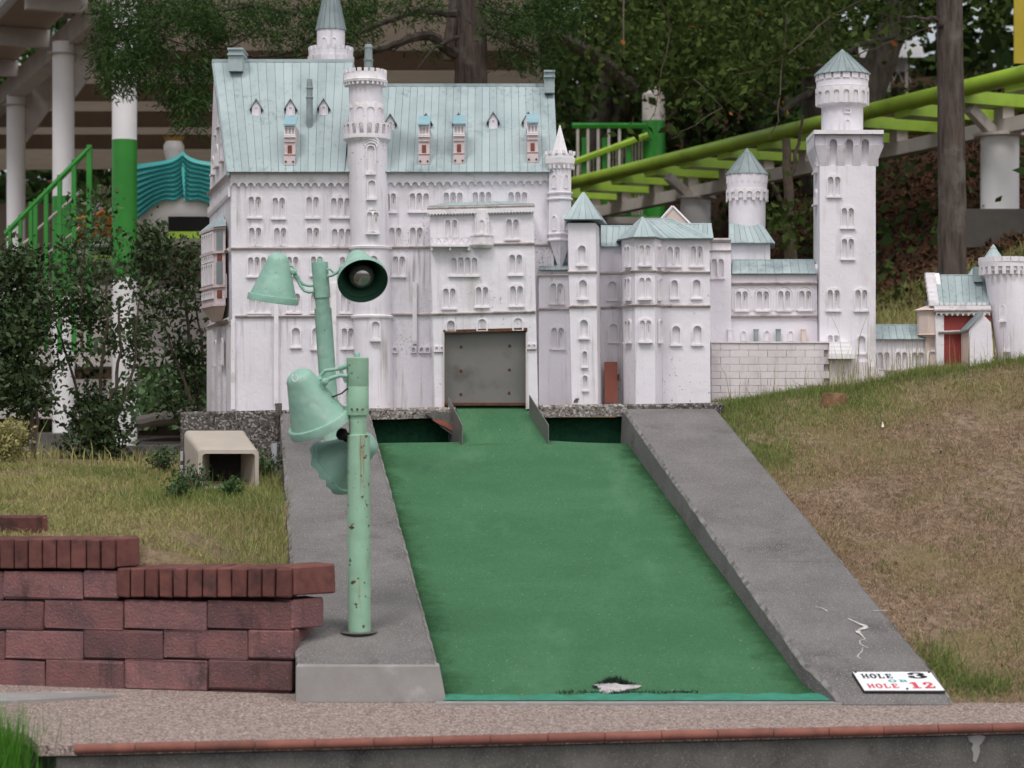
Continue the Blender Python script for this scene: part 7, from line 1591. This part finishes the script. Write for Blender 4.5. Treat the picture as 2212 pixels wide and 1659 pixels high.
# ---- grass
def blades(name, label, XY, h, w, m, lean=0.5, kind='stuff', cat='grass'):
    XY = np.asarray(XY); n = len(XY); z = tz(XY[:, 0], XY[:, 1]); B = np.concatenate([XY, z[:, None]], 1)
    H = h * rng.gamma(4.0, 0.25, n); a = rng.uniform(0, 2 * math.pi, n); ww = w * rng.uniform(0.7, 1.3, n)
    sd_ = np.stack([np.cos(a) * ww, np.sin(a) * ww, np.zeros(n)], 1); b = rng.uniform(0, 2 * math.pi, n); ll = lean * rng.normal(size=n) * H
    tipv = np.stack([np.cos(b) * ll, np.sin(b) * ll, H], 1); midv = np.stack([np.cos(b) * ll * 0.3, np.sin(b) * ll * 0.3, H * 0.6], 1)
    V = np.stack([B - sd_, B + sd_, B + midv + sd_ * 0.7, B + tipv, B + midv - sd_ * 0.7], 1).reshape(-1, 3); i = np.arange(n)[:, None] * 5
    Ft = np.concatenate([i + np.array([0, 1, 2]), i + np.array([0, 2, 4]), i + np.array([4, 2, 3])], 0)
    return tag(np_mesh(name, V, Ft, m, kind=kind), label, cat)
def pnoise(x, y, s=1.0): return (np.sin(x * 3.1 * s + 1.3 * np.sin(y * 2.2 * s)) + np.sin(y * 3.7 * s + 1.7 * np.sin(x * 1.9 * s + 2)) + 0.6 * np.sin(x * 7.7 * s + y * 5.3 * s)) / 2.6
def right_bank(n):
    y = rng.uniform(6.72, 11.2, n); x = kr_out(y) + 0.0 + rng.random(n) ** 1.1 * 3.2; k = x < (0.258 * y + 0.15); return np.stack([x[k], y[k]], 1)
P = right_bank(300000); g = np.clip((P[:, 1] - 9.2) / 1.6, -0.3, 1) * 1.3 - np.clip(P[:, 0] - 1.9, 0, 2) * 0.75 - 0.24 + 0.5 * pnoise(P[:, 0], P[:, 1], 1.5) + rng.normal(0, 0.25, len(P)); edge = P[:, 0] - kr_out(P[:, 1])
g += 0.8 * np.exp(-(edge / 0.22) ** 2) * np.clip((P[:, 1] - 8.2) / 1.2, 0, 1); keep = (P[:, 1] > 6.80) | (rng.random(len(P)) < 0.15)
thin = pnoise(P[:, 0] * 1.3 + 7, P[:, 1] * 1.1, 2.1); keep &= (thin < 0.25) | (rng.random(len(P)) < 0.45)
dry = P[(g < 0.42) & keep]; mid = P[(g >= 0.32) & (g < 0.85) & keep & (rng.random(len(P)) < 0.8)]; grn = P[(g >= 0.75) & keep & (rng.random(len(P)) < 0.7)]
blades('dry_grass', 'short brown dry grass covering the right bank', dry, 0.0105, 0.0013, 'grass_dry', 2.0)
blades('fading_grass', 'yellow green grass along the upper edge of the right bank', mid, 0.016, 0.0014, 'grass_mid', 1.2)
blades('green_grass', 'green grass beside the upper end of the right kerb', grn, 0.022, 0.0015, 'grass_green', 0.8)
tf = np.concatenate([np.stack([rng.normal(1.47, 0.045, 900), rng.normal(7.12, 0.10, 900)], 1), np.stack([rng.normal(1.58, 0.07, 700), rng.normal(6.96, 0.05, 700)], 1), np.stack([rng.normal(1.75, 0.25, 260), rng.normal(7.15, 0.2, 260)], 1)]); tf = tf[tf[:, 0] > kr_out(tf[:, 1]) + 0.005]
blades('grass_tuft', 'tuft of green grass at the corner of the right kerb behind the sign', tf, 0.030, 0.0015, 'grass_green', 0.9)
P = right_bank(5200); blades('bank_straws', 'longer pale straws standing among the dry grass of the right bank', P[P[:, 1] > 6.85], 0.034, 0.0011, 'grass_dry', 1.0)
P = right_bank(1500); P = P[(pnoise(P[:, 0], P[:, 1], 2.6) > 0.25) & (P[:, 1] > 6.9)]; cl_ = (P[:, None, :] + rng.normal(0, 0.02, (len(P), 14, 2))).reshape(-1, 2); blades('bank_weeds', 'small green tufts scattered over the dry right bank', cl_, 0.018, 0.0014, 'grass_green', 0.9)
P = right_bank(120); P = P[P[:, 1] > 6.9]; C = np.concatenate([P, tz(P[:, 0], P[:, 1])[:, None] + 0.012], 1); V, Fq = leaf_quads(C, 0.022, 0.6, up=0.0, flat=0.8); tag(np_mesh('bank_leaves', V, Fq, 'leaf_litter', kind='stuff'), 'few brown leaves fallen on the right bank', 'leaves')
def left_lawn(n):
    y = rng.uniform(7.15, 10.2, n); x = kl_out(y) - 0.01 - rng.random(n) * 2.6; k = (x > -0.25 * y - 0.12) & (y > wall_line(x) + 0.2); return np.stack([x[k], y[k]], 1)
P = left_lawn(170000); g = 0.55 * pnoise(P[:, 0] + 4, P[:, 1], 1.4) + rng.normal(0, 0.3, len(P)); ed_ = kl_out(P[:, 1]) - P[:, 0]
bare = np.exp(-(((P[:, 0] + 1.15) / 0.32) ** 2 + ((P[:, 1] - 7.75) / 0.35) ** 2)); kk = (rng.random(len(P)) > 0.8 * bare) & ((pnoise(P[:, 0] * 1.2 + 3, P[:, 1], 2.3) < 0.3) | (rng.random(len(P)) < 0.4))
blades('lawn', 'yellow green lawn behind the brick wall', P[(g < 0.45) & kk], 0.016, 0.0014, 'grass_mid', 1.2)
blades('lawn_green', 'greener patches in the lawn left of the lane', P[(g >= 0.4) & kk], 0.018, 0.0014, 'grass_green', 1.0)
P = left_lawn(60000); e = kl_out(P[:, 1]) - P[:, 0]; P = P[(e < 0.34 * rng.random(len(P)) ** 1.5 + 0.02) & (P[:, 1] < 9.9)]
blades('long_grass', 'long grass leaning against the left kerb', P[: len(P) // 2], 0.042, 0.0014, 'grass_green', 0.7); blades('long_straw', 'long straw-coloured grass against the left kerb', P[len(P) // 2:], 0.042, 0.0013, 'grass_mid', 0.8)
P = np.stack([rng.normal(-1.32, 0.22, 2600), rng.normal(8.9, 0.2, 2600)], 1); blades('rank_grass', 'rank green grass round the loudspeaker', P, 0.035, 0.0015, 'grass_green', 0.8)
y = rng.uniform(12.0, 20.5, 95000); x = rng.uniform(0.8, 7, 95000); P = np.stack([x, y], 1); gg = pnoise(x, y, 0.7) + rng.normal(0, 0.4, len(x)) - 0.15
blades('slope_grass', 'dry yellowish grass on the slope behind the towers', P[(gg < 0.2)], 0.07, 0.003, 'grass_mid', 0.9); blades('slope_green', 'green grass on the slope behind the towers', P[(gg >= 0.2)], 0.075, 0.003, 'grass_green', 0.7)
P = np.stack([rng.uniform(-5.5, -0.9, 16000), rng.uniform(10.3, 19, 16000)], 1); P = P[~((P[:, 0] > -1.75) & (P[:, 1] < 12.3))]; blades('rough_grass', 'rough grass under the shrubs by the station', P, 0.06, 0.003, 'grass_mid', 0.8)
# seed heads and tall stalks before the terrace wall
tk_ = []
for i in range(260):
    x = random.choice((random.gauss(1.98, 0.13), random.uniform(1.1, 2.6), random.gauss(1.73, 0.08))); tk_.append((x, 10.62 + random.uniform(-.05, .12)))
blades('tall_stalks', 'tall thin grass stalks before the stepped base of the terrace', tk_, 0.15, 0.0016, 'grass_mid', 0.18)
P = np.stack([rng.uniform(1.05, 2.75, 5200), 10.62 + rng.normal(0, 0.07, 5200)], 1); blades('wall_grass', 'grass fringe at the foot of the terrace wall', P, 0.03, 0.0014, 'grass_green', 0.6)
# bright tuft in the lower left corner
c = Vector((-1.52, 6.02, -0.30)); n = 1500; bx_ = rng.normal(c.x, 0.075, n); by_ = rng.normal(c.y, 0.08, n); H = rng.uniform(0.20, 0.44, n); a = rng.uniform(0, 6.28, n); b = rng.uniform(0, 6.28, n); ll = rng.normal(0, 0.07, n)
B = np.stack([bx_, by_, np.full(n, -0.30)], 1); sdv = np.stack([np.cos(a), np.sin(a), 0 * a], 1) * 0.002; tp_ = np.stack([np.cos(b) * ll, np.sin(b) * ll, H], 1); md = np.stack([np.cos(b) * ll * 0.3, np.sin(b) * ll * 0.3, H * 0.6], 1)
V = np.stack([B - sdv, B + sdv, B + md + sdv * 0.8, B + tp_, B + md - sdv * 0.8], 1).reshape(-1, 3); i = np.arange(n)[:, None] * 5
tag(np_mesh('grass_clump', V, np.concatenate([i + np.array([0, 1, 2]), i + np.array([0, 2, 4]), i + np.array([4, 2, 3])], 0), 'grass_vivid', kind='stuff'), 'bright green grass clump at the lower left corner of the path', 'grass')
tag(obj('planting_bed', MB().box((-2.0, 5.95, -0.45), (1.14, 0.9, 0.32)), 'ground_soil', kind='structure'))

# bits of leaf blown onto the carpet, the kerbs and the path
C = []
for _ in range(90):
    y = random.uniform(6.95, 10.1); x = random.uniform(float(kl_in(y)) + 0.02, float(kr_in(y)) - 0.02); C.append((x, y, float(lane_z(y)) + 0.006))
for _ in range(40):
    y = random.uniform(7.1, 10.3); x = random.uniform(float(kr_in(y)) + 0.03, float(kr_out(y)) - 0.03); C.append((x, y, float(kr_top(y)) + 0.004))
for _ in range(60): C.append((random.uniform(-1.4, 1.9), random.uniform(6.45, 6.76), 0.004))
V, Fq = leaf_quads(C, 0.011, 0.6, up=0.0, flat=0.9); V = V.reshape(-1, 4, 3); V[:, :, 2] = V[:, :1, 2] + 0.15 * (V[:, :, 2] - V[:, :1, 2]) + 0.001
tag(np_mesh('leaf_debris', V.reshape(-1, 3), Fq, 'leaf_litter', kind='stuff'), 'tiny brown leaf bits scattered on the carpet, kerb and path', 'debris')
